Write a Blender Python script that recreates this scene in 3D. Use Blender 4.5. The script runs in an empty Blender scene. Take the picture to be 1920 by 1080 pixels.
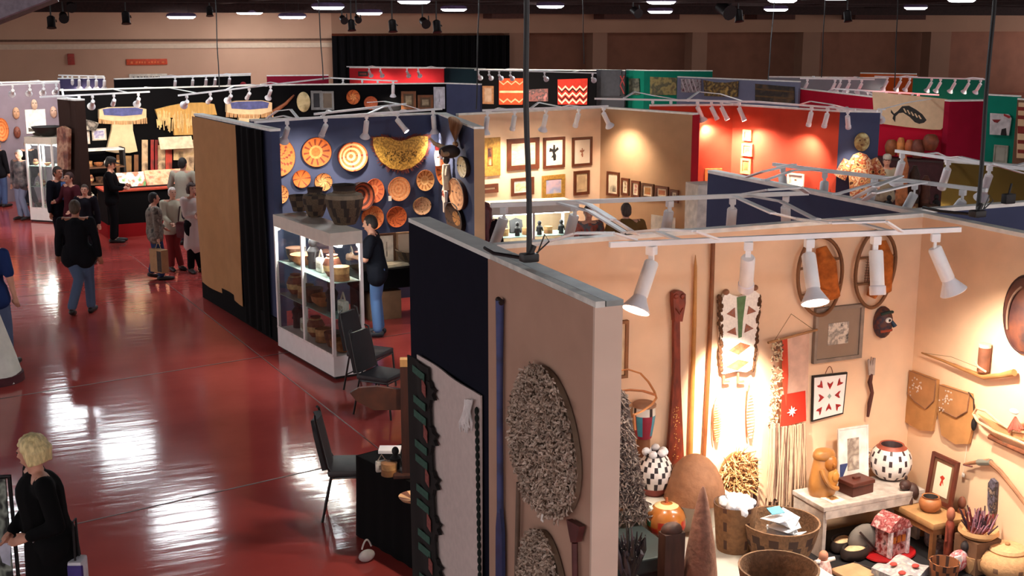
import bpy, bmesh, math, random
from mathutils import Vector, Matrix
random.seed(7)
C = bpy.context.scene.collection
SC = bpy.context.scene
# ------------------------------------------------------------------ camera, world, exposure
F, H, YH, YAW = 2300.0, 4.4, 45.0, math.radians(23)
PITCH = math.atan((540 - YH) / F)
cd = bpy.data.cameras.new('camera'); cam = bpy.data.objects.new('camera', cd); C.objects.link(cam)
cd.sensor_width = 36; cd.lens = F / 1920 * 36; cd.clip_end = 300
cam.location = (0, 0, H); cam.rotation_euler = (math.pi / 2 - PITCH, 0, -YAW)
SC.camera = cam
SC.view_settings.view_transform = 'Standard'; SC.view_settings.look = 'None'
SC.view_settings.gamma = 1; SC.view_settings.use_curve_mapping = False
SC.view_settings.exposure = 1.82
wd = bpy.data.worlds.new('hall_ambience'); SC.world = wd; wd.use_nodes = True
wd.node_tree.nodes['Background'].inputs[0].default_value = (1.0, 0.90, 0.89, 1)
wd.node_tree.nodes['Background'].inputs[1].default_value = 0.66
CEIL_EMIT = 15.0      # fluorescent high-bay fixtures
SPOT_W = 1.5          # multiplies every halogen track lamp
# ------------------------------------------------------------------ pixel -> point on a real plane
def ray(px, py):
    cx = (px - 960) / F; cy = -(py - 540) / F
    f = math.cos(PITCH) + cy * math.sin(PITCH); z = -math.sin(PITCH) + cy * math.cos(PITCH)
    return Vector((f * math.sin(YAW) + cx * math.cos(YAW), f * math.cos(YAW) - cx * math.sin(YAW), z))
EYE = Vector((0, 0, H))
def az(px, py, z):
    r = ray(px, py); return EYE + r * ((z - H) / r.z)
def pr(p):
    x, y, z = p[0], p[1], p[2] - H
    f = x * math.sin(YAW) + y * math.cos(YAW); r = x * math.cos(YAW) - y * math.sin(YAW)
    d = f * math.cos(PITCH) - z * math.sin(PITCH); u = f * math.sin(PITCH) + z * math.cos(PITCH)
    return 960 + F * r / d, 540 - F * u / d
def depth(p):
    f = p[0] * math.sin(YAW) + p[1] * math.cos(YAW)
    return f * math.cos(PITCH) - (p[2] - H) * math.sin(PITCH)
def ztop(p, py):                       # height of the point above/below p that shows at row py
    k = (540 - py) / F; f = p[0] * math.sin(YAW) + p[1] * math.cos(YAW)
    c, s = math.cos(PITCH), math.sin(PITCH)
    return H + f * (k * c - s) / (c + k * s)
class WF:                              # frame on a vertical surface: u right, v up, n out towards the viewer
    def __init__(s, p1, p2):
        s.o = Vector((p1[0], p1[1], 0)); s.u = (Vector((p2[0], p2[1], 0)) - s.o).normalized()
        s.n = s.u.cross(Vector((0, 0, 1)))
    def uv(s, px, py, out=0.0):
        r = ray(px, py); o = s.o + s.n * out; t = (o - EYE).dot(s.n) / r.dot(s.n); p = EYE + r * t - s.o
        return p.dot(s.u), p.z
    def mat(s, u, v, out=0.0, rot=0.0):
        p = s.o + s.u * u + Vector((0, 0, v)) + s.n * out
        m = Matrix((( s.u.x, 0, s.n.x, p.x), (s.u.y, 0, s.n.y, p.y), (0, 1, 0, p.z), (0, 0, 0, 1)))
        return m @ Matrix.Rotation(rot, 4, 'Z')
    def at(s, px, py, out=0.0, rot=0.0):
        u, v = s.uv(px, py, out); return s.mat(u, v, out, rot)
    def pt(s, u, v, out=0.0):
        return s.o + s.u * u + Vector((0, 0, v)) + s.n * out
    def poly(s, pts, c=None, out=0.0):   # pixel outline -> local outline round c (pixel)
        c0 = s.uv(*c, out) if c else (0, 0)
        return [(s.uv(x, y, out)[0] - c0[0], s.uv(x, y, out)[1] - c0[1]) for x, y in pts]
# ------------------------------------------------------------------ materials
def lin(h):
    h = h.lstrip('#'); v = [int(h[i:i + 2], 16) / 255 for i in (0, 2, 4)]
    return [(c / 12.92 if c <= .04045 else ((c + .055) / 1.055) ** 2.4) for c in v] + [1]
MC = {}
def mt(hexa, rough=.75, var=.18, scale=9, metal=0, bump=0, emit=0, stretch=None, alt=None, coat=0):
    key = (hexa, rough, var, scale, metal, bump, emit, stretch, alt, coat)
    if key in MC: return MC[key]
    m = bpy.data.materials.new('m_' + hexa.lstrip('#')); m.use_nodes = True; nt = m.node_tree
    b = nt.nodes['Principled BSDF']; b.inputs['Roughness'].default_value = rough; b.inputs['Metallic'].default_value = metal
    b.inputs['Coat Weight'].default_value = coat
    c = lin(hexa)
    tc = nt.nodes.new('ShaderNodeTexCoord'); mp = nt.nodes.new('ShaderNodeMapping')
    nt.links.new(tc.outputs['Object'], mp.inputs[0])
    if stretch: mp.inputs['Scale'].default_value = stretch
    no = nt.nodes.new('ShaderNodeTexNoise'); no.inputs['Scale'].default_value = scale; no.inputs['Detail'].default_value = 4
    nt.links.new(mp.outputs[0], no.inputs['Vector'])
    rp = nt.nodes.new('ShaderNodeValToRGB'); rp.color_ramp.elements[0].position = .35; rp.color_ramp.elements[1].position = .68
    a = lin(alt) if alt else [x * (1 - var) for x in c[:3]] + [1]
    e = c if alt else [min(1, x * (1 + var)) for x in c[:3]] + [1]
    rp.color_ramp.elements[0].color = a; rp.color_ramp.elements[1].color = e
    nt.links.new(no.outputs[0], rp.inputs[0]); nt.links.new(rp.outputs[0], b.inputs['Base Color'])
    if bump:
        bm = nt.nodes.new('ShaderNodeBump'); bm.inputs['Strength'].default_value = bump; bm.inputs['Distance'].default_value = .02
        nt.links.new(no.outputs[0], bm.inputs['Height']); nt.links.new(bm.outputs[0], b.inputs['Normal'])
    if emit:
        b.inputs['Emission Color'].default_value = c; b.inputs['Emission Strength'].default_value = emit
    MC[key] = m; return m
def art(*hx, scale=6, rough=.6, detail=5, stretch=None):     # blotchy picture / marbled goods
    key = ('art', hx, scale, rough, detail, stretch)
    if key in MC: return MC[key]
    m = mt('%06x' % random.randrange(1 << 24), rough=rough); nt = m.node_tree
    no = [n for n in nt.nodes if n.type == 'TEX_NOISE'][0]; no.inputs['Scale'].default_value = scale; no.inputs['Detail'].default_value = detail
    if stretch: [n for n in nt.nodes if n.type == 'MAPPING'][0].inputs['Scale'].default_value = stretch
    rp = [n for n in nt.nodes if n.type == 'VALTORGB'][0]
    n = len(hx); rp.color_ramp.elements[0].position = .3; rp.color_ramp.elements[1].position = .7
    rp.color_ramp.elements[0].color = lin(hx[0]); rp.color_ramp.elements[1].color = lin(hx[-1])
    for i in range(1, n - 1):
        e = rp.color_ramp.elements.new(.3 + .4 * i / (n - 1)); e.color = lin(hx[i])
    MC[key] = m; return m
def fabric(hexa, var=.05):
    m = mt(hexa, rough=.92, var=var, scale=3.5, bump=.25, stretch=(1, 1, .45)); m.node_tree.nodes['Principled BSDF'].inputs['Specular IOR Level'].default_value = .15; return m
def glassmat():
    if 'glass' in MC: return MC['glass']
    m = bpy.data.materials.new('m_glass'); m.use_nodes = True; nt = m.node_tree; nt.nodes.clear()
    o = nt.nodes.new('ShaderNodeOutputMaterial'); mx = nt.nodes.new('ShaderNodeMixShader'); fr = nt.nodes.new('ShaderNodeFresnel')
    t = nt.nodes.new('ShaderNodeBsdfTransparent'); g = nt.nodes.new('ShaderNodeBsdfGlossy'); g.inputs['Roughness'].default_value = .03
    t.inputs[0].default_value = (.90, .94, .93, 1); fr.inputs[0].default_value = 1.5
    ge = nt.nodes.new('ShaderNodeNewGeometry'); mu = nt.nodes.new('ShaderNodeMath'); mu.operation = 'SUBTRACT'; mu.use_clamp = True
    nt.links.new(fr.outputs[0], mu.inputs[0]); nt.links.new(ge.outputs['Backfacing'], mu.inputs[1]); nt.links.new(mu.outputs[0], mx.inputs[0]); nt.links.new(t.outputs[0], mx.inputs[1]); nt.links.new(g.outputs[0], mx.inputs[2]); nt.links.new(mx.outputs[0], o.inputs[0])
    MC['glass'] = m; return m
# ------------------------------------------------------------------ mesh builder
class MB:
    def __init__(s): s.v = []; s.f = []; s.m = []; s.T = Matrix.Identity(4)
    def add(s, vs, fs, m=0):
        b = len(s.v); s.v += [tuple(s.T @ Vector(p)) for p in vs]
        for i, f in enumerate(fs):
            s.f.append([b + k for k in f]); s.m.append(m[i] if isinstance(m, list) else m)
        return s
    def box(s, sx, sy, sz, at=(0, 0, 0), m=0, bev=0.0, R=None):
        x, y, z = sx / 2, sy / 2, sz / 2
        if bev <= 0:
            vs = [(i * x, j * y, k * z) for i in (-1, 1) for j in (-1, 1) for k in (-1, 1)]
            fs = [(0, 1, 3, 2), (4, 6, 7, 5), (0, 4, 5, 1), (2, 3, 7, 6), (0, 2, 6, 4), (1, 5, 7, 3)]
        else:
            bm = bmesh.new(); bmesh.ops.create_cube(bm, size=1)
            for v in bm.verts: v.co = Vector((v.co.x * sx, v.co.y * sy, v.co.z * sz))
            bmesh.ops.bevel(bm, geom=bm.edges[:], offset=min(bev, x * .95, y * .95, z * .95), segments=2, affect='EDGES', profile=.6)
            bm.verts.index_update(); vs = [v.co.copy() for v in bm.verts]; fs = [[v.index for v in f.verts] for f in bm.faces]; bm.free()
        M = Matrix.Translation(at) @ (R.to_4x4() if R else Matrix.Identity(4))
        return s.add([M @ Vector(p) for p in vs], fs, m)
    def bar(s, a, b, w, h, m=0, up=(0, 0, 1)):   # square bar from a to b
        a, b = Vector(a), Vector(b); d = (b - a); L = d.length; d = d / L
        sd = d.cross(Vector(up)); sd = sd.normalized() if sd.length > 1e-4 else Vector((1, 0, 0)); u2 = sd.cross(d)
        R = Matrix((sd, d, u2)).transposed()
        return s.box(w, L, h, (a + b) / 2, m, 0, R)
    def tube(s, pts, r, n=8, m=0, closed=False, cap=True, flat=1.0):
        P = [Vector(p) for p in pts]; k = len(P); rs = r if isinstance(r, (list, tuple)) else [r] * k
        vs = []; fs = []; pn = None
        for i in range(k):
            if closed: d = P[(i + 1) % k] - P[i - 1]
            else: d = P[min(i + 1, k - 1)] - P[max(i - 1, 0)]
            d = d.normalized() if d.length > 1e-9 else Vector((0, 0, 1))
            if pn is None: pn = d.orthogonal().normalized()
            pn = (pn - d * pn.dot(d)); pn = pn.normalized() if pn.length > 1e-6 else d.orthogonal().normalized()
            q = d.cross(pn)
            for j in range(n):
                a = 2 * math.pi * j / n; vs.append(P[i] + (pn * math.cos(a) + q * math.sin(a) * flat) * rs[i])
        rng = k if closed else k - 1
        for i in range(rng):
            for j in range(n):
                a = i * n + j; b = i * n + (j + 1) % n; i2 = (i + 1) % k
                fs.append((a, b, i2 * n + (j + 1) % n, i2 * n + j))
        if not closed and cap: fs.append(tuple(range(n))[::-1]); fs.append(tuple((k - 1) * n + j for j in range(n)))
        return s.add(vs, fs, m)
    def lathe(s, prof, n=24, m=0, sx=1, sy=1, pat=None, wob=0):
        vs = []; fs = []; ms = []; k = len(prof)
        for i, (r, z) in enumerate(prof):
            for j in range(n):
                a = 2 * math.pi * j / n; w = 1 + (wob * math.sin(5 * a + i) if wob else 0)
                vs.append((max(r, 1e-4) * w * math.cos(a) * sx, max(r, 1e-4) * w * math.sin(a) * sy, z))
        for i in range(k - 1):
            for j in range(n):
                fs.append((i * n + j, i * n + (j + 1) % n, (i + 1) * n + (j + 1) % n, (i + 1) * n + j)); ms.append(pat(i, j) if pat else m)
        fs.append(tuple(range(n))[::-1]); ms.append(ms[0]); fs.append(tuple((k - 1) * n + j for j in range(n))); ms.append(ms[-1])
        return s.add(vs, fs, ms)
    def ell(s, c, r, m=0, nu=16, nv=10, R=None):
        vs = []; fs = []
        for i in range(nv + 1):
            t = math.pi * i / nv; q = max(math.sin(t), 1e-3)
            for j in range(nu):
                a = 2 * math.pi * j / nu; p = Vector((r[0] * q * math.cos(a), r[1] * q * math.sin(a), -r[2] * math.cos(t)))
                if R: p = R @ p
                vs.append(p + Vector(c))
        for i in range(nv):
            for j in range(nu): fs.append((i * nu + j, i * nu + (j + 1) % nu, (i + 1) * nu + (j + 1) % nu, (i + 1) * nu + j))
        return s.add(vs, fs, m)
    def prism(s, out, z0, z1, m=0, side=None):    # outline in xy, from z0 (back) to z1 (front)
        n = len(out); ar = sum(out[i][0] * out[(i + 1) % n][1] - out[(i + 1) % n][0] * out[i][1] for i in range(n))
        if ar < 0: out = out[::-1]
        vs = [(x, y, z0) for x, y in out] + [(x, y, z1) for x, y in out]
        fs = [tuple(range(n))[::-1], tuple(range(n, 2 * n))] + [(i, (i + 1) % n, n + (i + 1) % n, n + i) for i in range(n)]
        return s.add(vs, fs, [m, m] + [m if side is None else side] * n)
    def sheet(s, fn, nu, nv, th=.008, pat=None, m=0):    # fn(a,b) -> point on the front, a,b in 0..1; th along z
        fr = [Vector(fn(i / nu, j / nv)) for j in range(nv + 1) for i in range(nu + 1)]
        bk = [p - Vector((0, 0, th)) for p in fr]; N = len(fr); w = nu + 1; fs = []; ms = []
        for j in range(nv):
            for i in range(nu):
                a = j * w + i; mm = pat(i, j) if pat else m
                fs.append((a, a + 1, a + w + 1, a + w)); ms.append(mm)
                fs.append((N + a, N + a + w, N + a + w + 1, N + a + 1)); ms.append(mm)
        rim = [i for i in range(w)] + [j * w + nu for j in range(1, nv + 1)] + [nv * w + i for i in range(nu - 1, -1, -1)] + [j * w for j in range(nv - 1, 0, -1)]
        for i in range(len(rim)):
            a, b = rim[i], rim[(i + 1) % len(rim)]; fs.append((a, N + a, N + b, b)); ms.append(m if not pat else 0)
        return s.add(fr + bk, fs, ms)
    def build(s, name, mats, parent=None, mat=None, smooth=True, fix=True):
        me = bpy.data.meshes.new(name); me.from_pydata(s.v, [], s.f)
        if not isinstance(mats, (list, tuple)): mats = [mats]
        for q in mats: me.materials.append(q)
        me.polygons.foreach_set('material_index', s.m)
        if fix:
            bm = bmesh.new(); bm.from_mesh(me); bmesh.ops.recalc_face_normals(bm, faces=bm.faces[:]); bm.to_mesh(me); bm.free()
        if smooth:
            me.polygons.foreach_set('use_smooth', [True] * len(me.polygons)); me.set_sharp_from_angle(angle=math.radians(40))
        me.update(); o = bpy.data.objects.new(name, me); C.objects.link(o)
        if parent is not None: o.parent = parent
        if mat is not None: o.matrix_basis = mat
        return o
LABELS = {}
def tag(o, label, cat, group=None):
    o['label'] = label; o['category'] = cat
    if group: o['group'] = group
    if label in LABELS and not group: print('DUPLICATE LABEL', label)
    n = len(label.split())
    if n < 4 or n > 16: print('LABEL LENGTH', n, label)
    LABELS[label] = o; return o
def thing(name, label, cat, mat=None, group=None):
    o = bpy.data.objects.new(name, None); o.empty_display_size = .1; C.objects.link(o)
    if mat is not None: o.matrix_world = mat if isinstance(mat, Matrix) else Matrix.Translation(mat)
    return tag(o, label, cat, group)
def struct(o): o['kind'] = 'structure'; return o
def T(p, rz=0): return Matrix.Translation(Vector(p)) @ Matrix.Rotation(rz, 4, 'Z')
def dup(root, mat, label, group=None):
    r = root.copy(); C.objects.link(r); r.matrix_world = mat; tag(r, label, root['category'], group or root.get('group'))
    for ch in list(root.children):
        c = ch.copy(); C.objects.link(c); c.parent = r; c.matrix_basis = ch.matrix_basis.copy()
        for g in ch.children:
            d = g.copy(); C.objects.link(d); d.parent = c; d.matrix_basis = g.matrix_basis.copy()
    return r
ORD = ['first', 'second', 'third', 'fourth', 'fifth', 'sixth', 'seventh', 'eighth', 'ninth', 'tenth', 'eleventh', 'twelfth', 'thirteenth', 'fourteenth']
# ------------------------------------------------------------------ the hall
def floor_mat():
    m = bpy.data.materials.new('m_red_floor'); m.use_nodes = True; nt = m.node_tree; b = nt.nodes['Principled BSDF']
    tc = nt.nodes.new('ShaderNodeTexCoord'); mp = nt.nodes.new('ShaderNodeMapping'); nt.links.new(tc.outputs['Object'], mp.inputs[0])
    mp.inputs['Scale'].default_value = (.5, 3.2, 1)
    n1 = nt.nodes.new('ShaderNodeTexNoise'); n1.inputs['Scale'].default_value = .8; n1.inputs['Detail'].default_value = 6
    nt.links.new(tc.outputs['Object'], n1.inputs['Vector'])
    rp = nt.nodes.new('ShaderNodeValToRGB'); rp.color_ramp.elements[0].position = .3; rp.color_ramp.elements[1].position = .7
    rp.color_ramp.elements[0].color = lin('9c3c38'); rp.color_ramp.elements[1].color = lin('b64c46')
    nt.links.new(n1.outputs[0], rp.inputs[0]); nt.links.new(rp.outputs[0], b.inputs['Base Color'])
    n2 = nt.nodes.new('ShaderNodeTexNoise'); n2.inputs['Scale'].default_value = 2.2; n2.inputs['Detail'].default_value = 3
    nt.links.new(mp.outputs[0], n2.inputs['Vector'])
    bp = nt.nodes.new('ShaderNodeBump'); bp.inputs['Strength'].default_value = .045; bp.inputs['Distance'].default_value = .06
    nt.links.new(n2.outputs[0], bp.inputs['Height']); nt.links.new(bp.outputs[0], b.inputs['Normal'])
    b.inputs['Roughness'].default_value = .11; b.inputs['Specular IOR Level'].default_value = .45
    return m
b = MB(); b.box(90, 75, .2, (20, 28, -.1)); struct(b.build('floor', floor_mat(), smooth=False))
jm = mt('4a1513', rough=.5); jl = mt('8a4c46', rough=.5)
J = MB()
def joint(p, q, w=.012):
    p, q = az(*p, 0), az(*q, 0); d = (q - p).normalized()
    J.bar(p - d * 4 + Vector((0, 0, -.001)), q + d * 2 + Vector((0, 0, -.001)), w, .006, 0); s_ = Vector((-d.y, d.x, 0)) * w * 1.1
    J.bar(p - d * 4 + s_ + Vector((0, 0, -.001)), q + d * 2 + s_ + Vector((0, 0, -.001)), w, .006, 1)
joint((0, 748), (640, 645)); joint((120, 988), (650, 868)); joint((0, 560), (260, 535), .010)
joint((330, 545), (720, 850), .008)
struct(J.build('trim_1', [jm, jl], smooth=False))
# far wall: beige left part with a reveal line, black drape, beam with columns over brown recesses
YW = 60.0
FWL = WF((-20, YW), (75, YW))
def fx(px): return FWL.uv(px, 70)[0] - 20.0
def fz(py): return FWL.uv(960, py)[1]
beige = mt('c9a084', rough=.85, var=.06, scale=.4); brown = mt('8a5a44', rough=.85, var=.10, scale=1.2); pale = mt('96705a', rough=.85, var=.06, scale=.6)
xs = fx(622); xe = fx(950)
b = MB(); b.box(xs + 20, .3, 8, ((xs - 20) / 2, YW + .15, 4)); b.box(75 - xs, .3, 8, ((xs + 75) / 2, YW + 2.15, 4), 1)
struct(b.build('wall_back', [beige, brown], smooth=False))
b = MB(); b.box(75 - xs, 2.0, 4.2, ((xs + 75) / 2, YW + 1.0, fz(62) + 2.1)); struct(b.build('trim_2', mt('a77f66', rough=.85, var=.06, scale=.4), smooth=False))
b = MB()
for p in (0, 480):
    pass
b.box(xs + 20, .06, .10, ((xs - 20) / 2, YW - .03, fz(72))); struct(b.build('trim_3', mt('6a4a38', rough=.8), smooth=False))
b = MB(); b.box(xs + 20, .05, .22, ((xs - 20) / 2, YW - .025, fz(82))); struct(b.build('trim_4', mt('d8bfa4', rough=.8, var=.05), smooth=False))
for i, (p0, p1) in enumerate(((958, 985), (1115, 1142), (1302, 1330), (1510, 1543), (1750, 1788))):
    b = MB(); w = fx(p1) - fx(p0); b.box(w, .8, 4.2, (fx((p0 + p1) / 2), YW + .6, 2.1)); struct(b.build('trim_%d' % (5 + i), pale, smooth=False))
# black stage drape with folds
def drape(name, label, WFr, u0, u1, v0, v1, mat, folds, amp=.06, cat='curtain', out=.1, th=.03):
    b = MB(); n = max(folds * 6, 12)
    b.sheet(lambda a, c: (a * (u1 - u0), v0 + c * (v1 - v0), amp * math.sin(a * folds * 6.283) * (1 - .3 * c) + .4 * amp * math.sin(a * folds * 14.1 + 1)), n, 4, th)
    o = b.build(name, mat, None, WFr.mat(u0, 0, out)); return tag(o, label, cat)
uL = FWL.uv(618, 70)[0]; uR = FWL.uv(950, 70)[0]
drape('stage_curtain', 'wide black stage curtain hung across the far wall of the hall', FWL, uL, uR, 0.02, fz(66), fabric('070608'), 22, .14, out=.4)
# ceiling
b = MB(); b.box(95, 72, .3, (22, 25.5, 5.75)); struct(b.build('ceiling', mt('3c2420', rough=.9, var=.3, scale=.5), smooth=False))
b = MB()
for i, y in enumerate((57.5, 50, 43)):
    b.box(95, .5, .7 if i == 0 else .4, (22, y, 5.25 if i == 0 else 5.42))
for x in (-6, 2, 10, 19, 28, 37, 46): b.box(.4, 40, .35, (x, 39, 5.45))
struct(b.build('trim_10', mt('2c1815', rough=.9, var=.3), smooth=False))
for i, (p0, p1, q) in enumerate(((895, 960, 35), (1100, 1238, 36), (1380, 1450, 36), (1560, 1690, 36))):   # dark bulkheads under the beams
    b = MB(); a0 = fx(p0); a1 = fx(p1); zb = fz(q); b.box(a1 - a0, 1.2, 5.4 - zb, ((a0 + a1) / 2, YW - 1.4, (5.4 + zb) / 2)); struct(b.build('trim_%d' % (11 + i), mt('4a2a22', rough=.9), smooth=False))
# sloping grey soffit upper left, with its truss edge
A = EYE + ray(-30, 52) * 20; B = EYE + ray(108, -2) * 20; D = EYE + ray(-30, -60) * 20
b = MB(); n = (B - A).cross(D - A).normalized() * .12
b.add([A, B, D, A + n, B + n, D + n], [(0, 1, 2), (3, 5, 4), (0, 3, 4, 1), (1, 4, 5, 2), (2, 5, 3, 0)]); struct(b.build('trim_16', mt('8d8490', rough=.8), smooth=False))
b = MB(); b.tube([A, B], .05, 6); b.tube([A + Vector((0, 0, .12)), B + Vector((0, 0, .12))], .03, 6)
for k in range(12):
    p = A.lerp(B, k / 12); q = A.lerp(B, (k + .5) / 12) + Vector((0, 0, .12)); b.tube([p, q], .016, 5); b.tube([q, A.lerp(B, (k + 1) / 12)], .016, 5)
struct(b.build('trim_17', mt('5a4440', rough=.6)))
# ceiling fixtures: oval fluorescent high bays
def ceiling_light():
    t = thing('ceiling_light', 'x x x x', 'ceiling light', T((0, 0, 0)), 'oval high bay lights under the dark ceiling')
    b = MB(); b.lathe([(.50, .16), (.62, .10), (.66, 0.0), (.60, 0.005)], 28, sx=1, sy=.42); b.build('housing', mt('6b5a80', rough=.4), t)
    b = MB(); b.lathe([(.3, -.10), (.5, -.085), (.60, -.02), (.61, .02)], 28, sx=1, sy=.40)
    b.build('diffuser', mt('f6fbff', rough=.5, var=.01, emit=CEIL_EMIT), t)
    for sx in (-.3, .3): b = MB(); b.tube([(sx, 0, .1), (sx, 0, .9)], .012, 6); b.build('hanger', mt('2a2020'), t)
    return t
CL = None
seen = [(340, 31, 53), (468, 23, 46), (548, 31, 44), (615, 13, 62), (692, 24, 48), (776, 2, 65), (851, 17, 49), (1032, 11, 54), (1238, 21, 43), (1240, 3, 60), (1455, 17, 46), (1467, 0, 62), (1717, 14, 48), (1803, -1, 64)]
where = ['over the orange wall sign', 'third smallest, left of the twin spots', 'lowest one left of the black curtain', 'bright wide one above the left cables', 'just above the black curtain', 'cut by the top edge above the black curtain', 'right above the black curtain', 'beside the thick black cable', 'lower of the close pair near the middle', 'upper of the close pair near the middle', 'lower of the pair right of centre', 'upper of the pair right of centre', 'alone over the right columns', 'at the top edge far right']
for i, (px, py, w) in enumerate(seen):
    d = min(F * 1.24 / w, 56.0); r = ray(px, py); p = EYE + r * d
    lb = 'glowing oval ceiling light, ' + where[i]
    if CL is None:
        CL = ceiling_light(); CL.matrix_world = T(p, -.05); LABELS.pop('x x x x', None); tag(CL, lb, 'ceiling light', CL['group'])
    else: dup(CL, T(p, -.05), lb)
# nearer fixtures of the same grid, overhead and out of frame; they light the aisle and mirror in the floor
refl = [(140, 775), (240, 845), (345, 975), (20, 1000), (660, 890)]
k = 0
for px, py in refl:
    r = ray(px, py); r = Vector((r.x, r.y, -r.z)); p0 = az(px, py, 0); t = 5.2 / r.z; p = p0 + r * t
    dup(CL, T(p, -.05), 'oval ceiling light overhead that mirrors in the red floor, fixture %s' % ['by the walking man', 'left of the aisle middle', 'in the aisle foreground', 'at the left edge', 'by the black chair'][k], 'overhead high bays outside the picture'); k += 1
for x in (-7, 5, 14, 24):
    for y in (2, 12, 22, 33):
        if x < 0 and y > 14: continue
        dup(CL, T((x + 1.2, y, 5.25), -.05), 'oval ceiling light overhead, outside the picture', 'overhead high bays outside the picture')
# small theatre lamps and speakers on the ceiling
k = 0
for px, py, s in ((95, 30, 1), (118, 28, 1), (235, 22, 1), (132, 8, 1), (392, 12, .8), (641, 33, .8), (658, 37, .9), (668, 33, .7), (735, 37, 1), (792, 38, 1), (818, 38, 1), (1350, 12, 1.6), (1384, 18, 1), (1187, 18, 1), (1588, 20, .9)):
    p = EYE + ray(px, py) * 50
    b = MB(); b.lathe([(.10 * s, 0), (.16 * s, .05), (.16 * s, .42 * s), (.20 * s, .5 * s)], 12); b.T = Matrix.Rotation(.5 * (-1) ** k, 4, 'X'); b.box(.04, .3 * s, .04, (.2 * s, 0, .2 * s))
    o = thing('stage_lamp', 'small black stage lamp under the ceiling, %s from the left' % (ORD + ['last'])[k], 'lamp', T(p), 'black stage lamps under the ceiling')
    b.build('lamp_housing', mt('100c0e', rough=.5), o, Matrix.Rotation(2.4 + .5 * (-1) ** k, 4, 'X'))
    b = MB(); b.tube([(0, 0, 0), (0, 0, 5.5 - p.z)], .03, 6); b.build('bracket', mt('100c0e', rough=.5), o); k += 1
# signs on the far wall
def sign(x0, y0, x1, y1, face, ink, label, n):
    c = ((x0 + x1) / 2, (y0 + y1) / 2); u0, v0 = FWL.uv(x0, y1); u1, v1 = FWL.uv(x1, y0); w, h = u1 - u0, v1 - v0
    o = thing('wall_sign', label, 'sign', FWL.mat((u0 + u1) / 2, (v0 + v1) / 2, .02))
    b = MB(); b.box(w, h, .06, (0, 0, .03), bev=.02); b.build('board', face, o)
    b = MB(); x = -w * .40
    for k in range(n):
        ww = w * random.choice((.035, .05, .06)); b.box(ww, h * random.uniform(.22, .38), .012, (x + ww / 2, -.02, .064)); x += ww + w * (.03 if k % 4 else .07)
        if x > w * .42: break
    b.build('lettering', ink, o)
sign(237, 110, 313, 122, mt('d0481e', rough=.6), mt('e87a44', rough=.6), 'long orange sign high on the beige far wall', 10)
sign(242, 138, 313, 150, mt('e6ddcc', rough=.6), mt('6f6a60', rough=.6), 'white sign board under the orange sign on the far wall', 9)
b = MB(); b.box(.3, .5, .12, (0, 0, .06), bev=.03); tag(b.build('alarm_box', mt('a03020', rough=.5), None, FWL.at(133, 111, .0)), 'small red alarm box on the beige far wall', 'alarm')
# hanging cables
def cable(px0, py0, px1, py1, d0, d1, r, label, plug=False):
    p = EYE + ray(px1, py1) * d1; q = EYE + ray(px0, py0) * d0
    if q.z > 5.55: q = p.lerp(q, (5.55 - p.z) / (q.z - p.z))
    else: q = p + (q - p) * ((5.55 - p.z) / (q.z - p.z))
    t = thing('power_cable', label, 'cable', T(p), 'black power drops hanging from the ceiling'); b = MB(); L = q - p
    pts = [L * (i / 14) + Vector((.006 * math.sin(i * .9), 0, 0)) * (1 if 0 < i < 14 else 0) for i in range(15)]
    b.tube(pts, r, 7); b.build('cord', mt('0b0a0c', rough=.5, var=.05), t)
    if plug:
        b = MB(); b.box(.10, .08, .05, (0, 0, .03), bev=.01); b.tube([(0, 0, .04), (.03, 0, .10)], .02, 7); b.tube([(.02, 0, .03), (.12, -.02, .12), (.10, 0, .16), (.06, .01, .05)], .005, 5)
        b.tube([(0, .0, .02), (-.12, .25, .02), (-.1, .45, .02)], .012, 6); b.build('plug', mt('121012', rough=.5), t)
P3 = az(992, 492, 3.03)
cable(985, -60, 992, 492, P3.length / 1.0 * 0 + (P3 - EYE).length / ray(992, 492).length * .97, (P3 - EYE).length / ray(992, 492).length, .017, 'thick black power cable dropping onto the near partition', True)
P4 = az(1832, 408, 3.03); d4 = (P4 - EYE).length / ray(1832, 408).length
cable(1868, -50, 1832, 408, d4 * 1.0, d4, .016, 'thick black power cable dropping to the right partition', True)
cable(598, 20, 606, 150, 27, 27, .012, 'thin black cable left of the black curtain')
cable(405, 25, 411, 165, 27, 27, .012, 'thin black rod over the buckskin shirts')
cable(897, 30, 893, 205, 18.5, 18.5, .010, 'thin black cable in front of the black curtain')
cable(1093, 20, 1095, 120, 34, 34, .012, 'thin black cable before the first column')
cable(1448, 50, 1440, 150, 27, 27, .012, 'thin black cable between the second and third columns')
cable(1547, 0, 1540, 145, 24, 24, .010, 'thin black cable beside the third column')
cable(1682, 40, 1677, 165, 22, 22, .010, 'thin black cable left of the fourth column')
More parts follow.
